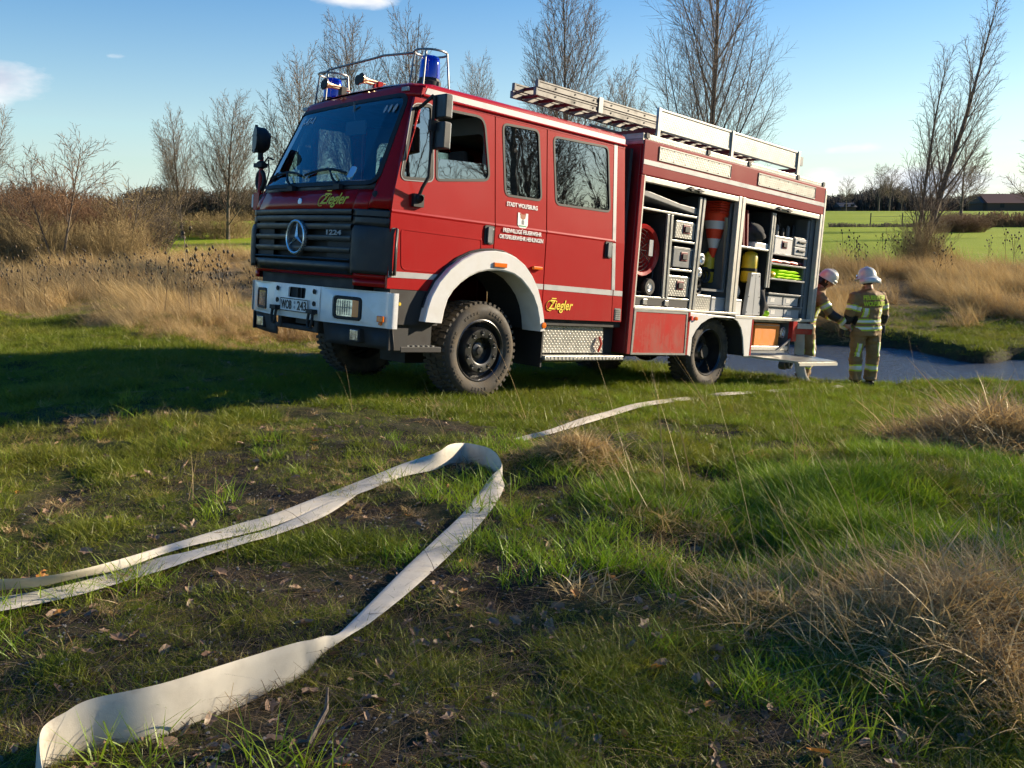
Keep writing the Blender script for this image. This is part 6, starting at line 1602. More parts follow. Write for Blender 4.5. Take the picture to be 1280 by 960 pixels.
# multi-stemmed young trees over the left thicket
t5 = tree_proto('young_bare_tree', 'airy young tree with brown twig ends over the left thicket', base_at(78, 38), 71, tw='twigr', h=5.3, trunk_r=.06, mains=20, ang=46, clear=.32, spread=1.7, twr=.007, dens=.8, stems=2, up=.2)
t6 = tree_proto('young_bare_tree', 'low spreading bare tree between the thicket and the meadow trees', base_at(162, 42), 73, tw='twigg', h=3.4, trunk_r=.07, mains=16, ang=58, clear=.1, spread=2.4, twr=.007, dens=.8, stems=3, up=.1)
# trees off to the right of the picture: they throw the dappled shade and stand in the window reflections
sp1 = tree_proto('bare_tree', 'sparse bare tree nearest to the camera off to the right', (15.5, 9.5, H(15.5, 9.5) - .05), 91, h=10.5, trunk_r=.13, mains=16, ang=30, clear=.15, spread=1.15, twr=.0065, dens=.5)
for i, (x, y, sc, rz) in enumerate([(23, 12.9, .9, 1.1), (20, 13.1, .8, 1.7), (19, 6.6, .95, 4.1), (30, 10.6, 1.1, 5.2)]):
    place_tree(sp1 if i < 3 else t2, ['second nearest', 'farthest', 'rightmost', 'densest'][i] + ' of the bare trees off to the right that shade the grass', (x, y, H(x, y) - .05), sc, rz, 1.0, 'bare trees off to the right')
# ------------------------------------------------------------------ bushes, thicket, hedges (twig masses)
def bush_mesh(seed, n=620, h=2.4, r=1.5, mat='twigr', tr=.0062):
    rnd = random.Random(seed); s = Segs()
    for i in range(n):
        a = rnd.uniform(0, 6.283); q = math.sqrt(rnd.random()) * r * .75; p = Vector((q * math.cos(a), q * math.sin(a), -.1))
        d = Vector((math.cos(a) * .35 * q / r + rnd.gauss(0, .15), math.sin(a) * .35 * q / r + rnd.gauss(0, .15), 1)).normalized()
        ln = h * rnd.uniform(.35, 1.12) * (1 - .35 * (q / r) ** 2); k = 5
        for j in range(k):
            q2 = p + d * ln / k; r0 = tr * (1.6 - j * .25); s.a.append(p[:]); s.b.append(q2[:]); s.ra.append(r0); s.rb.append(r0 * .8)
            if j > 0:
                for _ in range(3):
                    e = (d + Vector((rnd.gauss(0, .55), rnd.gauss(0, .55), rnd.gauss(.05, .3)))).normalized(); l2 = ln * rnd.uniform(.10, .26)
                    m_ = q2 + e * l2; s.a.append(q2[:]); s.b.append(m_[:]); s.ra.append(tr * .8); s.rb.append(tr * .4)
                    e2 = (e + Vector((rnd.gauss(0, .4), rnd.gauss(0, .4), .2))).normalized(); s.a.append((q2 + e * l2 * .5)[:]); s.b.append((q2 + e * l2 * .5 + e2 * l2 * .7)[:]); s.ra.append(tr * .6); s.rb.append(tr * .35)
            p = q2; d = (d + Vector((rnd.gauss(0, .12), rnd.gauss(0, .12), .05))).normalized()
    return s.mesh('bush', MT[mat], 3)
BM = [bush_mesh(1, mat='twigr'), bush_mesh(2, mat='twigg', n=320), bush_mesh(3, mat='bark', n=380), bush_mesh(4, mat='twigr', n=300, h=2.0)]
def bush(i, u, d, sx, sz, rz, label, group=None, name='bush', cat='bush'):
    o = bpy.data.objects.new(name, BM[i]); COL.objects.link(o); o.location = base_at(u, d); o.scale = (sx, sx, sz); o.rotation_euler = (0, 0, rz); tag(o, label, cat, group); return o
GB = 'bushes in the thicket on the left'
bush(2, 12, 44, 1.5, 1.38, 0, 'dark dense bush at the left edge of the picture', GB)
bush(0, 58, 46, 1.4, 1.42, 1, 'reddish bush left of the airy young tree', GB)
bush(0, 95, 44, 1.5, 1.22, 2, 'reddish bush under the airy young tree', GB)
bush(3, 132, 43, 1.3, 1.22, 3, 'brown bush between the airy tree and the low spreading tree', GB)
bush(2, 172, 46, 1.4, 1.15, 4, 'dark brown bush under the low spreading tree', GB)
bush(1, 150, 40, 1.0, .85, 5, 'low ochre bush in front of the dark brown bush', GB)
bush(1, 28, 40, 1.2, 1.0, 2, 'ochre bush in front of the dark bush at the left edge', GB)
bush(1, 80, 39, 1.0, .8, 5, 'low ochre bush at the foot of the airy young tree', GB)
bush(1, 232, 70, 1.5, .75, 2, 'low ochre shoots round the foot of the left meadow tree', 'shoots round tree feet')
bush(1, 288, 68, 1.7, .8, 3, 'low ochre shoots round the foot of the right meadow tree', 'shoots round tree feet')
bush(0, 1190, 72, 1.6, .55, 3, 'low brown scrub round the foot of the small round tree', 'shoots round tree feet')
bush(1, 1146, 36.2, .7, .75, 3, 'low shoots at the foot of the leaning willow', 'shoots round tree feet')
# low hedge lines and far woods read as one mass each
def mass(name, pts, mats, tr, seed):
    V = []; Fq = []; o = 0
    a = np.array([p[:3] for p in pts]); 
    rng = np.random.default_rng(seed); n = len(pts); h = np.array([p[3] for p in pts]); w = np.array([p[4] for p in pts])
    k = 3
    base = a.copy(); top = base + np.stack([rng.normal(0, .35, n) * w, rng.normal(0, .35, n) * w, h], 1)
    ang = rng.uniform(0, math.pi, n); ex = np.stack([np.cos(ang) * w, np.sin(ang) * w, np.zeros(n)], 1)
    Vt = np.stack([base - ex * .5, base + ex * .5, top + ex * .35, top - ex * .35], 1).reshape(-1, 3)
    return Vt
def far_line(name, u0, u1, d0, d1, hfun, n, mat, seed, tr):
    """a row of thousands of twig shoots"""
    rnd = random.Random(seed); s = Segs()
    for i in range(n):
        t = rnd.random(); u = u0 + (u1 - u0) * t; d = d0 + (d1 - d0) * rnd.random(); x = at_depth(u, d); z = H(x, d); h = hfun(u) * rnd.uniform(.35, 1.0)
        p = Vector((x, d, z)); q = p + Vector((rnd.gauss(0, .16), rnd.gauss(0, .16), 1)).normalized() * h
        s.a.append(p[:]); s.b.append(q[:]); s.ra.append(tr); s.rb.append(tr * .7)
        for _ in range(4):
            f = rnd.uniform(.25, 1); b = p.lerp(q, f); e = b + Vector((rnd.gauss(0, .35), rnd.gauss(0, .35), rnd.gauss(.25, .25))) * h * .35
            s.a.append(b[:]); s.b.append(e[:]); s.ra.append(tr * .8); s.rb.append(tr * .4)
    o = obj(name, s.mesh(name, mat, 3), []); return o
def wob(base, amp, sc, seed): return lambda u: base + amp * float(fbm(np.array(u * sc), np.array(seed * 3.3), seed, 3))
MT['far'] = barkmat('far_wood', (.055, .050, .048), (.10, .085, .075))
MT['farl'] = barkmat('far_hedge', (.075, .055, .040), (.13, .10, .065))
wl = far_line('far_wood', 985, 1330, 255, 300, wob(2.5, 7.5, .02, 4), 5200, MT['far'], 4, .13); wl['kind'] = 'stuff'
wl2 = far_line('far_wood', 170, 420, 190, 240, wob(2.5, 8, .02, 8), 3200, MT['farl'], 8, .11); wl2['kind'] = 'stuff'
wl4 = far_line('far_wood', -80, 220, 100, 130, wob(2.5, 4, .02, 8), 1800, MT['farl'], 9, .06); wl4['kind'] = 'stuff'
wl5 = far_line('far_wood', 400, 1000, 250, 300, wob(3, 6, .02, 12), 2600, MT['far'], 12, .15); wl5['kind'] = 'stuff'
# the wood east of the meadow, out of the picture but mirrored in the paintwork
sg = Segs(); rr_ = random.Random(77)
for i in range(1500):
    a_ = math.radians(rr_.uniform(52, 128)); d_ = rr_.uniform(58, 76); x_, y_ = d_ * math.sin(a_), 10 + d_ * math.cos(a_); h_ = rr_.uniform(3, 9); p_ = Vector((x_, y_, H(x_, y_) - .2)); q_ = p_ + Vector((rr_.gauss(0, .1), rr_.gauss(0, .1), 1)).normalized() * h_
    sg.a.append(p_[:]); sg.b.append(q_[:]); sg.ra.append(.07); sg.rb.append(.04)
    for _ in range(4):
        b_ = p_.lerp(q_, rr_.uniform(.3, 1)); e_ = b_ + Vector((rr_.gauss(0, .3), rr_.gauss(0, .3), .35)) * h_ * .3; sg.a.append(b_[:]); sg.b.append(e_[:]); sg.ra.append(.05); sg.rb.append(.02)
wl6 = obj('far_wood', sg.mesh('far_wood', MT['far'], 3), []); wl6['kind'] = 'stuff'
dh = far_line('hedge', 1165, 1330, 84, 87, wob(.6, 1.2, .05, 5), 1500, MT['twigr'], 5, .02); tag(dh, 'low dark hedge along the ditch below the fence on the right', 'hedge')
dh2 = far_line('hedge', 1030, 1172, 84, 86, wob(.2, .35, .05, 6), 900, MT['bark'], 6, .02); tag(dh2, 'very low dark ditch growth between the locker edge and the leaning willow', 'hedge')
# round topped trees in front of the wood
for i, (u, d, sc) in enumerate([(1050, 235, 1.1), (1090, 232, 1.5), (1103, 236, 1.5), (1118, 240, 1.0)]):
    c = place_tree(t3, ['leftmost small round tree before the far wood', 'taller round tree before the far wood', 'right twin of the taller round tree before the far wood', 'rightmost small round tree before the far wood'][i], base_at(u, d), sc, i, 1.0)
# farm buildings
def farmhouse(u, d, w, h, rh, dep, label, wall, roof):
    x, y, z = base_at(u, d); t = empty('farm_building', label, 'building', loc=(x, y, z))
    obj('wall', M().box(-w / 2, w / 2, 0, dep, -.5, h), wall, t)
    m = M(); m.add([(-w / 2 - .3, -.4, h - .05), (w / 2 + .3, -.4, h - .05), (w / 2 + .3, dep / 2, h + rh), (-w / 2 - .3, dep / 2, h + rh), (w / 2 + .3, dep + .4, h - .05), (-w / 2 - .3, dep + .4, h - .05)], [(0, 1, 2, 3), (3, 2, 4, 5), (0, 3, 5), (1, 4, 2), (0, 5, 4, 1)])
    obj('roof', m, roof, t)
    for i in range(2): obj('window', M().box(-w * .3 + i * w * .45, -w * .3 + i * w * .45 + 1, -.02, .05, .9, 1.9), MT['dark'], t)
roofm = pmat('dark_red_tiles', (.13, .05, .04), .8); roofg = pmat('grey_roof', (.075, .07, .072), .9); wallm = pmat('barn_wall', (.08, .055, .045), .9)
farmhouse(1229, 225, 4.5, 2.0, 2.2, 7, 'small grey roofed barn left of the long dark red roofed barn', wallm, roofg)
farmhouse(1262, 224, 15, 2.0, 2.3, 8, 'long dark red roofed barn on the right horizon', wallm, roofm)
farmhouse(1053, 250, 4.0, 1.2, 1.2, 6, 'low grey farm building on the horizon right of the locker edge', wallm, roofg)
# pasture fence
fe = empty('pasture_fence', 'thin post and wire fence across the green field on the right', 'fence', loc=base_at(1200, 90))
fl = Vector(fe.location); i = 0; pp = []
for u in list(range(1214, 1290, 5)) + [1081, 1120, 1165]:
    x, y, z = base_at(u, 90 if u > 1200 else 88); hgt_ = 1.15 + .1 * ((u * 7) % 3)
    obj('post', M().box(-.04, .04, -.04, .04, -.2, hgt_), MT['bark'], fe).location = Vector((x, y, z)) - fl; pp.append((x, y, z))
pp.sort(); m = M()
for zz in (.5, .95): m.tube([Vector((a, b, c + zz)) - fl for a, b, c in pp], .012, 3)
obj('wire', m, MT['steel'], fe)
# ------------------------------------------------------------------ grass and straw
PROT = bpy.data.collections.new('prototypes')      # never linked to the scene
def blades(seed, n, r, h, w, lean, bend, col, seeds=0.0, wind=0.0, segs=3, flat=0.0):
    rng = np.random.default_rng(seed)
    a = rng.uniform(0, 2 * math.pi, n); q = np.sqrt(rng.random(n)) * r; base = np.stack([q * np.cos(a), q * np.sin(a), np.full(n, -.02)], 1)
    hh = h * rng.uniform(.45, 1.1, n); az_ = rng.uniform(0, 2 * math.pi, n); ln = np.abs(rng.normal(lean, lean * .5, n)) 
    dx = np.cos(az_) * ln - wind; dy = np.sin(az_) * ln
    ww = w * rng.uniform(.7, 1.2, n); fa = rng.uniform(0, math.pi, n); ex = np.stack([np.cos(fa), np.sin(fa), np.zeros(n)], 1)
    V = []; 
    for s in range(segs + 1):
        t = s / segs; curve = t + bend * t * t
        z = hh * (t - flat * t * t * .5) 
        c = base + np.stack([dx * hh * curve, dy * hh * curve, z], 1)
        wd = (ww * (1 - t ** 1.5) + .0004)[:, None] * (.5 if s < segs else .12)
        V.append(c - ex * wd); V.append(c + ex * wd)
    k = 2 * (segs + 1); V = np.stack(V, 1).reshape(-1, 3)
    f = np.array([[2 * s, 2 * s + 1, 2 * s + 3, 2 * s + 2] for s in range(segs)])
    Fc = (f[None] + (np.arange(n) * k)[:, None, None]).reshape(-1, 4)
    return V, Fc
def proto(name, V, Fc, mat):
    o = bpy.data.objects.new(name, fastmesh(name, V, Fc, mat)); PROT_CUR.objects.link(o); return o
def grassmat(name, a, b, tip, transl=.35):
    m = bpy.data.materials.new(name); m.use_nodes = True; nt = m.node_tree; nt.nodes.clear()
    out = N(nt, 'ShaderNodeOutputMaterial'); df = N(nt, 'ShaderNodeBsdfDiffuse'); tl = N(nt, 'ShaderNodeBsdfTranslucent'); gl = N(nt, 'ShaderNodeBsdfGlossy', i_Roughness=.45)
    at = N(nt, 'ShaderNodeAttribute', attribute_name='tint', attribute_type='INSTANCER')
    oi = N(nt, 'ShaderNodeObjectInfo'); ge = N(nt, 'ShaderNodeNewGeometry')
    rnd = mth(nt, 'FRACT', mth(nt, 'ADD', ge.outputs['Random Per Island'], oi.outputs['Random']))
    c = mixrgb(nt, rnd, a + (1,), b + (1,)); c = mixrgb(nt, at.outputs['Fac'], c, tip + (1,))
    L(nt, c, df.inputs[0]); L(nt, c, tl.inputs[0]); gl.inputs[0].default_value = (.5, .5, .45, 1)
    mx = N(nt, 'ShaderNodeMixShader'); mx.inputs[0].default_value = transl; L(nt, df.outputs[0], mx.inputs[1]); L(nt, tl.outputs[0], mx.inputs[2])
    mx2 = N(nt, 'ShaderNodeMixShader'); mx2.inputs[0].default_value = .06; L(nt, mx.outputs[0], mx2.inputs[1]); L(nt, gl.outputs[0], mx2.inputs[2])
    L(nt, mx2.outputs[0], out.inputs[0]); return m
G_short = grassmat('short_grass', (.115, .165, .008), (.21, .245, .014), (.34, .26, .06))
G_lush = grassmat('lush_grass', (.13, .25, .008), (.24, .37, .014), (.30, .30, .03))
G_straw = grassmat('straw', (.44, .30, .12), (.64, .47, .22), (.30, .185, .08), .3)
G_dark = grassmat('litter_stems', (.09, .06, .035), (.19, .14, .085), (.05, .035, .02), .2)
def scatter(name, P, scl, idx, tint, protos, rot=None, label=None):
    global PROT_CUR
    n = len(P); me = bpy.data.meshes.new(name); me.vertices.add(n); me.vertices.foreach_set('co', np.ascontiguousarray(P, dtype=np.float32).ravel())
    if rot is None: rot = np.stack([RNG.normal(0, .06, n), RNG.normal(0, .06, n), RNG.uniform(0, 6.283, n)], 1)
    for nm, tp, dat, key in (('rot', 'FLOAT_VECTOR', rot, 'vector'), ('scl', 'FLOAT', scl, 'value'), ('idx', 'INT', idx, 'value'), ('tint', 'FLOAT', tint, 'value')):
        a = me.attributes.new(nm, tp, 'POINT'); a.data.foreach_set(key, np.ascontiguousarray(dat, dtype=np.int32 if tp == 'INT' else np.float32).ravel())
    o = bpy.data.objects.new(name, me); COL.objects.link(o); o['kind'] = 'stuff'
    ng = bpy.data.node_groups.new(name + '_nodes', 'GeometryNodeTree')
    ng.interface.new_socket('Geometry', in_out='INPUT', socket_type='NodeSocketGeometry'); ng.interface.new_socket('Geometry', in_out='OUTPUT', socket_type='NodeSocketGeometry')
    gi = ng.nodes.new('NodeGroupInput'); go = ng.nodes.new('NodeGroupOutput'); ip = ng.nodes.new('GeometryNodeInstanceOnPoints')
    ci = ng.nodes.new('GeometryNodeCollectionInfo'); ci.inputs['Collection'].default_value = protos; ci.inputs['Separate Children'].default_value = True; ci.inputs['Reset Children'].default_value = True
    def na(nm, tp):
        k = ng.nodes.new('GeometryNodeInputNamedAttribute'); k.data_type = tp; k.inputs['Name'].default_value = nm; return k.outputs['Attribute']
    ng.links.new(gi.outputs[0], ip.inputs['Points']); ng.links.new(ci.outputs[0], ip.inputs['Instance']); ip.inputs['Pick Instance'].default_value = True
    ng.links.new(na('idx', 'INT'), ip.inputs['Instance Index']); ng.links.new(na('rot', 'FLOAT_VECTOR'), ip.inputs['Rotation']); ng.links.new(na('scl', 'FLOAT'), ip.inputs['Scale'])
    ng.links.new(ip.outputs[0], go.inputs[0])
    md = o.modifiers.new('scatter', 'NODES'); md.node_group = ng
    return o
def coll(name, items):
    global PROT_CUR
    PROT_CUR = bpy.data.collections.new(name)
    for i, (V, Fc, mat) in enumerate(items): proto('%s_%02d' % (name, i), V, Fc, mat)
    return PROT_CUR
def cand(n, x0, x1, y0, y1, power=1.0):
    """random points, denser near the camera"""
    t = RNG.random(n); y = y0 * (y1 / y0) ** t if power else y0 + (y1 - y0) * t
    half = y * .62 + .6; x = RNG.uniform(-1, 1, n) * half; k = (x > x0) & (x < x1); return x[k], y[k]
def keepfn(x, y, d): return RNG.random(len(x)) < d
def clear_of(x, y):
    """keep wheels and water free"""
    q = np.ones(len(x), bool)
    q &= pond(x, y) > 1.06
    return q
sh_c = coll('turf', [blades(10 + i, 46, .10, .043, .0045, .55, .5, None) + (G_short,) for i in range(4)] + [blades(20 + i, 34, .12, .085, .005, .7, .6, None) + (G_short,) for i in range(3)])
x, y = cand(125000, -99, 99, 2.2, 26); dr, lu, mu = masks(x, y); nn = fbm(x * 2.2, y * 2.2, 44, 4)
dens = np.clip(np.where((y < 9) & (x < 1.3), .36, .5) + (nn - .43) * 7.5, .04, 1) * (1 - .80 * mu) * (1 - .65 * dr); dens = np.where(y > 9, np.maximum(dens, .75 * (1 - dr * .7)), dens)
k = keepfn(x, y, dens) & clear_of(x, y); x, y, mu, nn = x[k], y[k], mu[k], nn[k]
P = np.stack([x, y, hgt(x, y)], 1); tint = np.clip(RNG.normal(.0, .16, len(x)) + (fbm(x * .9, y * .9, 61, 3) - .5) * 1.1, 0, 1)
scatter('short_grass', P, RNG.uniform(.6, 1.25, len(x)) * np.clip(.75 + y * .035, .8, 1.7) * (1 - .3 * mu), RNG.integers(0, 7, len(x)), tint, sh_c)
lu_c = coll('lush', [blades(40 + i, 42, .10, .15, .006, .45, .9, None) + (G_lush,) for i in range(4)])
x, y = cand(60000, -99, 99, 2.3, 30); dr, lu, mu = masks(x, y); nn = fbm(x * 1.8, y * 1.8, 54, 4)
dens = np.clip(lu * 1.3 * np.clip((nn - .36) * 6, 0, 1), 0, 1) * (1 - .7 * dr) + .012 * (nn > .58); k = keepfn(x, y, dens) & clear_of(x, y) & ((y < 15.5) | (x < 0)); x, y = x[k], y[k]
hs_ = np.where((y > 7) & (x > -.5), .62, 1.0)
scatter('lush_grass', np.stack([x, y, hgt(x, y)], 1), RNG.uniform(.55, 1.2, len(x)) * hs_, RNG.integers(0, 4, len(x)), np.clip(RNG.normal(.15, .2, len(x)) + np.where(y > 8, .15, 0), 0, 1), lu_c)
# straw: tall leaning stems of the rough meadow and the far bank
st_c = coll('straw', [blades(60 + i, 42, .16, .62, .0085, .45, .75, None, wind=.30, segs=4) + (G_straw,) for i in range(3)] + [blades(64 + i, 30, .14, .88, .0075, .28, .5, None, wind=.35, segs=4) + (G_straw,) for i in range(2)]
            + [blades(68 + i, 52, .22, .34, .009, 1.5, .6, None, wind=.3, segs=4, flat=.9) + (G_straw,) for i in range(3)])
x, y = cand(52000, -99, 99, 9, 50); dr, lu, mu = masks(x, y); dr = np.where(y < 11.4, 0, dr)
nn = fbm(x * .6, y * .6, 71, 4); d = dr * np.clip(.34 + (nn - .43) * 5.0, .03, 1.0); k = keepfn(x, y, d) & clear_of(x, y) & ~((x > -4.2) & (x < 6) & (y < 16)); x, y, nn = x[k], y[k], nn[k]
edge = np.clip((y - 11.5) / 8, .30, 1); tall = np.clip((nn - .36) * 5, .25, 1.2)
idx = np.where(RNG.random(len(x)) < (.35 + .3 * (nn < .45) + .3 * (y < 18)), RNG.integers(5, 8, len(x)), RNG.integers(0, 5, len(x)))
rt = np.stack([RNG.normal(0, .12, len(x)), RNG.normal(-.10, .12, len(x)), RNG.normal(0, .55, len(x))], 1)
scatter('dry_meadow_grass', np.stack([x, y, hgt(x, y)], 1), RNG.uniform(.55, 1.0, len(x)) * edge * tall * np.where(y > 22, 1.15, 1), idx, np.clip(RNG.normal(.2, .25, len(x)) + (fbm(x * .35, y * .35, 81, 3) - .5) * 1.6, 0, 1), st_c, rt)
# matted straw tussocks in the right foreground
tu_c = coll('tussock', [blades(80 + i, 34, .10, .20, .0085, .70, .7, None, wind=.05, segs=6, flat=.9) + (G_straw,) for i in range(3)] + [blades(84 + i, 26, .10, .22, .008, .9, .5, None, wind=.12, segs=6, flat=1.2) + (G_straw,) for i in range(2)])
def gauss_pts(cx, cy, sx, sy, n, rz=0):
    a = RNG.normal(0, 1, n) * sx; b = RNG.normal(0, 1, n) * sy; return cx + a * math.cos(rz) - b * math.sin(rz), cy + a * math.sin(rz) + b * math.cos(rz)
XS, YS, SC = [], [], []
for cx, cy, sx, sy, n, sc in [(1.45, 3.95, .34, .16, 150, .65), (1.68, 3.45, .24, .2, 230, .75), (1.62, 2.95, .18, .15, 120, .7), (2.25, 3.9, .3, .3, 130, .9), (1.35, 3.75, .32, .14, 120, .8), (4.3, 7.8, .40, .28, 800, 1.5), (3.6, 7.4, .4, .2, 80, .8), (3.4, 7.2, .9, .25, 90, .8), (.42, 6.25, .14, .12, 110, .8), (1.3, 4.9, .35, .12, 110, .7), (3.3, 5.3, .5, .25, 50, .7), (2.7, 2.9, .3, .3, 160, 1.0), (-.7, 8.6, .7, .15, 70, .5), (1.9, 4.2, .5, .12, 80, .7), (4.6, 6.6, .5, .3, 120, .9), (2.2, 5.9, .6, .15, 80, .6)]:
    a, b = gauss_pts(cx, cy, sx, sy, n); XS.append(a); YS.append(b); SC.append(np.full(n, sc) * RNG.uniform(.6, 1.2, n))
x, y, sc = map(np.concatenate, (XS, YS, SC)); 
rt = np.stack([RNG.normal(0, .3, len(x)), RNG.normal(-.1, .3, len(x)), np.where(RNG.random(len(x)) < .6, RNG.uniform(0, 6.28, len(x)), RNG.normal(0, .6, len(x)))], 1)
scatter('matted_straw', np.stack([x, y, hgt(x, y) + .0], 1), sc, RNG.integers(0, 5, len(x)), np.clip(RNG.normal(.12, .25, len(x)), 0, 1), tu_c, rt)
x, y = cand(9000, -99, 99, 2.3, 14); dr, lu, mu = masks(x, y); nn = fbm(x * 1.1, y * 1.1, 131, 4)
k = keepfn(x, y, np.clip((nn - .52) * 6, 0, .55) * (1 - .6 * lu) + .03) & clear_of(x, y) & ~((y < 5) & (x > -1.6) & (x < -.3)); x, y = x[k], y[k]
scatter('trampled_straw', np.stack([x, y, hgt(x, y)], 1), RNG.uniform(.18, .45, len(x)), RNG.integers(0, 5, len(x)), np.clip(RNG.normal(.3, .3, len(x)), 0, 1), tu_c, np.stack([RNG.normal(0, .35, len(x)), RNG.normal(0, .35, len(x)), RNG.uniform(0, 6.28, len(x))], 1))
# single long dead stalks leaning up out of the tussocks
sk_c = coll('stalk', [blades(90 + i, 3, .04, .75, .0032, .30, .5, None, wind=.45, segs=6) + (G_straw,) for i in range(3)])
x, y = gauss_pts(3.4, 6.2, 1.7, 1.9, 10); a, b = gauss_pts(.9, 5.3, .25, .3, 12); c, d = gauss_pts(4.6, 9.5, 1.3, .8, 30); e, f = gauss_pts(1.8, 3.6, .5, .3, 26); g1, g2 = gauss_pts(-1.4, 7.6, 1.0, .8, 4)
x = np.concatenate([x, a, c, e, g1]); y = np.concatenate([y, b, d, f, g2]); k = (y > 2.6) & clear_of(x, y) & ((x > .5) | (y < 8.2)); x, y = x[k], y[k]
scatter('dead_stalks', np.stack([x, y, hgt(x, y)], 1), RNG.uniform(.6, 1.3, len(x)), RNG.integers(0, 3, len(x)), RNG.uniform(0, .6, len(x)), sk_c, np.stack([RNG.normal(0, .2, len(x)), RNG.normal(-.1, .2, len(x)), RNG.normal(0, .4, len(x))], 1))
# teasels: stem with dark seed heads
def teasel(seed):
    rng = random.Random(seed); V = []; Fc = []
    def tri_tube(a, b, r):
        o = len(V); d = (Vector(b) - Vector(a)).normalized(); u = d.orthogonal().normalized(); w = d.cross(u)
        for p in (a, b):
            for k in range(3): t = k * 2.0944; V.append(tuple(Vector(p) + (u * math.cos(t) + w * math.sin(t)) * r))
        for k in range(3): Fc.append((o + k, o + (k + 1) % 3, o + 3 + (k + 1) % 3, o + 3 + k))
    def head(p, d):
        d = Vector(d).normalized(); u = d.orthogonal().normalized(); w = d.cross(u); o = len(V)
        for h, r in ((0, .012), (.02, .026), (.05, .024), (.075, .008)):
            for k in range(5): t = k * 1.2566; V.append(tuple(Vector(p) + d * h + (u * math.cos(t) + w * math.sin(t)) * r))
        for i in range(3):
            for k in range(5): Fc.append((o + i * 5 + k, o + i * 5 + (k + 1) % 5, o + (i + 1) * 5 + (k + 1) % 5, o + (i + 1) * 5 + k))
    top = (-.12, .03, 1.35); tri_tube((0, 0, 0), (-.03, .01, .7), .006); tri_tube((-.03, .01, .7), top, .005); head(top, (-.1, 0, 1))
    for i in range(5):
        z = .6 + i * .13; s = rng.choice((-1, 1)); p = (-.03 - .09 * (z - .7), .01, z); q = (p[0] + s * rng.uniform(.10, .22), rng.uniform(-.15, .15), z + rng.uniform(.2, .35)); tri_tube(p, q, .0035); head(q, (s * .3, 0, 1))
    return np.array(V), np.array(Fc), G_dark
te_c = coll('teasel', [teasel(i) for i in range(4)])
pts = [(RNG.uniform(175, 335), RNG.uniform(15, 30)) for _ in range(26)] + [(RNG.uniform(1035, 1280), RNG.uniform(30, 37)) for _ in range(26)] + [(RNG.uniform(0, 175), RNG.uniform(20, 32)) for _ in range(25)]
x = np.array([at_depth(u, d) for u, d in pts]); y = np.array([d for u, d in pts])
scatter('teasel_stalks', np.stack([x, y, hgt(x, y)], 1), RNG.uniform(.7, 1.05, len(x)), RNG.integers(0, 4, len(x)), RNG.uniform(.2, .9, len(x)), te_c)
# leaf litter, gravel chips, twigs on the bare track
def leafv(seed):
    rng = np.random.default_rng(seed); n = 11; a = np.linspace(0, 2 * math.pi, n, endpoint=False); r = .028 * (1 + .35 * np.cos(a * 5) * rng.uniform(.6, 1, n)); 
    V = np.stack([r * np.cos(a) * .7, r * np.sin(a) * 1.2, .010 * np.abs(np.cos(a)) + rng.uniform(0, .008, n)], 1); V = np.vstack([V, [[0, 0, .003]]])
    return V, np.array([[i, (i + 1) % n, n, n] for i in range(n)])
def leafm(seed):
    V, _ = leafv(seed); n = 11; me = bpy.data.meshes.new('leaf'); me.from_pydata([tuple(v) for v in V], [], [(i, (i + 1) % n, n) for i in range(n)]); me.update(); me.materials.append(G_leaf); return me
G_leaf = grassmat('oak_leaves', (.20, .12, .07), (.34, .23, .15), (.50, .22, .05), .15)
lf = bpy.data.collections.new('leaves')
for i in range(4): lf.objects.link(bpy.data.objects.new('leaf_%d' % i, leafm(i)))
x, y = cand(2400, -99, 99, 2.2, 13); dr, lu, mu = masks(x, y); nn = fbm(x * 1.3, y * 1.3, 91, 3)
k = keepfn(x, y, np.clip(.10 + (nn > .5) * .25 + mu * .4 + .9 * ((x > -.1) & (x < 1.25) & (y < 5.2)), 0, 1) * (y < 13)); x, y = x[k], y[k]
scatter('fallen_leaves', np.stack([x, y, hgt(x, y) + .012], 1), RNG.uniform(.4, 1.1, len(x)), RNG.integers(0, 4, len(x)), (RNG.random(len(x)) < .05) * 1.0, lf,
        np.stack([RNG.normal(0, .35, len(x)), RNG.normal(0, .35, len(x)), RNG.uniform(0, 6.28, len(x))], 1))
stn = bpy.data.collections.new('chips'); smat = pmat('gravel_chips', (.13, .12, .105), .9, noise=(20, .8, (.28, .27, .25)))
for i in range(4):
    m = M(); m.ball((0, 0, .15), (1, .7, .38), 6, 4); rr = random.Random(i); m.v = [(a * rr.uniform(.7, 1.2), b * rr.uniform(.7, 1.2), c * rr.uniform(.7, 1.2)) for a, b, c in m.v]; stn.objects.link(bpy.data.objects.new('chip_%d' % i, m.mesh('chip', [smat])))
x, y = cand(8000, -99, 99, 2.2, 9); dr, lu, mu = masks(x, y); nn = fbm(x * 1.7, y * 1.7, 95, 3); k = keepfn(x, y, np.clip(mu * 1.0 * (nn > .44) + .05, 0, 1)) & (x < 1.6); x, y = x[k], y[k]
scatter('gravel_chips', np.stack([x, y, hgt(x, y)], 1), RNG.uniform(.004, .012, len(x)), RNG.integers(0, 4, len(x)), np.zeros(len(x)), stn)
tc_ = coll('stem_bits', [blades(120 + i, 5, .06, .14, .0035, 2.5, .3, None, segs=2, flat=1.8) + (G_dark,) for i in range(3)] + [blades(124, 4, .05, .16, .003, 2.2, .3, None, segs=2, flat=1.8) + (G_straw,)])
x, y = cand(26000, -99, 99, 2.2, 14); dr, lu, mu = masks(x, y); k = keepfn(x, y, .35 + .4 * mu) & clear_of(x, y); x, y = x[k], y[k]
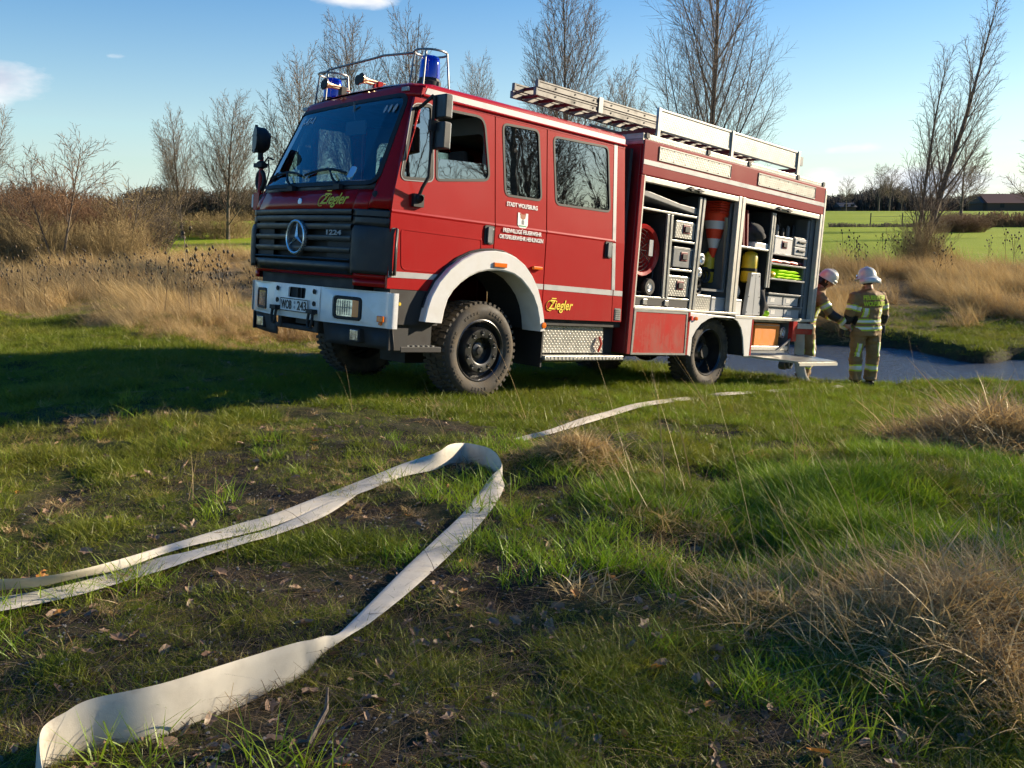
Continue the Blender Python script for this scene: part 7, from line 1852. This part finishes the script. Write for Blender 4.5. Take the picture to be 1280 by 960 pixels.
scatter('dead_stem_litter', np.stack([x, y, hgt(x, y)], 1), RNG.uniform(.5, 1.2, len(x)), RNG.integers(0, 4, len(x)), RNG.uniform(0, .8, len(x)), tc_)
for i, (u, v, ln, a) in enumerate([(385, 930, .35, 1.45), (130, 492, .9, .15), (720, 930, .4, 2.4)]):
    p = ground_at(u, v, .02); m = M(); m.tube([(0, 0, 0), (math.cos(a) * ln * .5, math.sin(a) * ln * .5, .015), (math.cos(a + .15) * ln, math.sin(a + .15) * ln, .0)], [.010, .008, .004], 5)
    tag(obj('fallen_stick', m, [MT['bark'], MT['twigg'], MT['bark']][i], None), ['short dark stick at the bottom centre of the grass', 'long pale stick lying in the shade of the fire engine on the left', 'thin stick on the leaf litter at the bottom right of centre'][i], 'stick').location = p
# ------------------------------------------------------------------ flat hoses
hm = pmat('hose_canvas', (.52, .48, .39), .8, noise=(6, .6, (.36, .32, .25)), bump=(260, .12))
nt = hm.node_tree; b = nt.nodes['Principled BSDF']; tc = N(nt, 'ShaderNodeTexCoord')
src = b.inputs['Base Color'].links[0].from_socket
n = N(nt, 'ShaderNodeTexNoise', i_Scale=3.2, i_Detail=6.0, i_Roughness=.7); L(nt, tc.outputs['Object'], n.inputs['Vector'])
L(nt, mixrgb(nt, ramp(nt, n.outputs[0], [(.60, 0), (.72, .5)]), src, (.17, .125, .08, 1)), b.inputs['Base Color'])
def catm(P, k=8):
    P = [Vector(p) for p in P]; out = []
    for i in range(len(P) - 1):
        a, b_, c, d = P[max(i - 1, 0)], P[i], P[i + 1], P[min(i + 2, len(P) - 1)]
        for j in range(k):
            t = j / k; out.append(.5 * ((2 * b_) + (c - a) * t + (2 * a - 5 * b_ + 4 * c - d) * t * t + (3 * b_ - a - 3 * c + d) * t ** 3))
    return out + [P[-1]]
def ribbon(A, B, th=.006, k=8):
    """flat hose between two edge curves: two layers with rounded folded edges"""
    A, B = catm(A, k), catm(B, k); m = M(); n = len(A); NW = 8
    vs = []; 
    for i in range(n):
        t = (A[min(i + 1, n - 1)] - A[max(i - 1, 0)]) + (B[min(i + 1, n - 1)] - B[max(i - 1, 0)]); w = B[i] - A[i]; nrm = w.cross(t)
        nrm = nrm.normalized() if nrm.length > 1e-9 else Vector((0, 0, 1)); 
        for j in range(2 * NW):
            f = j / NW if j <= NW else 2 - j / NW; sgn = 1 if j <= NW else -1
            h = th * math.sqrt(max(0, 1 - (2 * f - 1) ** 4)) * sgn
            vs.append(A[i] + w * f + nrm * h)
    q = 2 * NW
    m.add(vs, [(i * q + j, i * q + (j + 1) % q, (i + 1) * q + (j + 1) % q, (i + 1) * q + j) for i in range(n - 1) for j in range(q)])
    return m
def G(u, v, up=.012): return ground_at(u, v, up)
# stations along the loop: edge A pixel, edge B pixel, kind: 'f' flat on the ground, 'e' standing on edge (B = foot, A = top edge above it)
ST = [('e', 60, 1060, .12), ('e', 50, 1025, .12), ('e', 46, 997, .12), ('e', 47, 975, .125), ('e', 56, 963, .13), ('e', 78, 955, .145), ('e', 113, 944, .165), ('e', 200, 921, .16), ('e', 300, 883, .155), ('e', 367, 852, .13), ('e', 388, 836, .098), ('e', 404, 817, .055)]
A, B = [], []
for s in ST:
    f = ground_at(s[1], s[2], .004); B.append(f); A.append(f + Vector((0, .035, s[3])))
fl = [((420, 793), (436, 795), .045), ((437, 779), (466, 776), .03), ((499, 717), (516, 736), .03), ((540, 678), (563, 693), .032), ((578, 642), (600, 655), .034), ((603, 610), (622, 626), .036), ((615, 594), (631, 606), .05)]
for a, b_, up in fl: A.append(ground_at(*a, up)); B.append(ground_at(*b_, .026))
for (u, v, h) in [(627, 603, .10), (622, 594, .13), (612, 587, .14), (598, 582, .14), (580, 579, .14), (562, 580, .13), (545, 587, .11)]:
    f = ground_at(u, v, .004); B.append(f); A.append(f + Vector((.0, .03, h)))
# the ribbon turns over behind the bend: A stays the far edge
for a, b_, up in [((505, 579), (503, 596), .05), ((460, 597), (465, 611), .03), ((400, 620), (408, 632), .02), ((340, 643), (346, 656), .02), ((300, 654), (303, 668), .02), ((240, 672), (240, 682), .03), ((200, 684), (200, 694), .05), ((150, 699), (150, 712), .08), ((100, 712), (100, 722), .10), ((50, 721), (50, 733), .12), ((0, 724), (0, 738), .13), ((-60, 727), (-60, 745), .12)]:
    A.append(ground_at(*a, up)); B.append(ground_at(*b_, max(.024, up * .4)))
hose = tag(obj('fire_hose', ribbon(A, B), hm, None, 50), 'long off white flat fire hose looping over the grass in the foreground', 'fire hose')
A, B = [], []
for a, b_, up in [((480, 592), (482, 597), .006), ((450, 608), (453, 614), .02), ((400, 633), (408, 644), .026), ((340, 660), (346, 668), .026), ((300, 671), (303, 680), .026), ((240, 688), (240, 700), .026), ((200, 697), (205, 712), .026), ((150, 712), (158, 726), .026), ((100, 727), (104, 742), .026), ((50, 738), (52, 754), .03), ((0, 746), (0, 764), .035), ((-60, 752), (-60, 776), .035)]:
    A.append(ground_at(*a, up)); B.append(ground_at(*b_, up))
tag(obj('fire_hose', ribbon(A, B), hm, None, 50), 'second flat hose strip running under the long loop towards the left edge', 'fire hose')
A, B = [], []
for u, v, w in [(640, 553, 3), (662, 547, 3), (690, 540, 4), (730, 527, 5), (765, 517, 5.5), (800, 507, 4.5), (848, 500, 3.5), (880, 497, 2.5), (905, 493, 2), (940, 491, 2), (985, 488, 2), (1030, 486, 2.5), (1050, 483, 2.5)]:
    p = ground_at(u, v, -.02 if u < 650 else .012 if u < 680 else .03 if u < 860 or u in (905, 1050) else -.004); k = .6 if u < 700 else 1; A.append(p + Vector((-.04 * k, .045 * k, .015))); B.append(p + Vector((.04 * k, -.045 * k, .0)))
tag(obj('fire_hose', ribbon(A, B), hm, None, 50), 'white hose lying in the lit grass between the foreground loop and the pump', 'fire hose')
# white hose hanging from the pump at the rear corner
m = M(); Pw = TM @ Vector((-8.35, .95, .90)); pts = [Pw, Pw + Vector((.02, .02, -.28)), Pw + Vector((.03, .0, -.62)), Pw + Vector((.12, -.1, -.95)), Pw + Vector((.45, -.25, -1.28)), Pw + Vector((.9, -.35, -1.40))]
pts = [Vector((p.x, p.y, max(p.z, H(p.x, p.y) + .02))) for p in pts]
tag(obj('pump_hose', ribbon([p + Vector((-.085, 0, 0)) for p in pts], [p + Vector((.085, .02, .0)) for p in pts], .012), hm, None, 50), 'white flat hose hanging down from the pump behind the fire engine', 'fire hose')
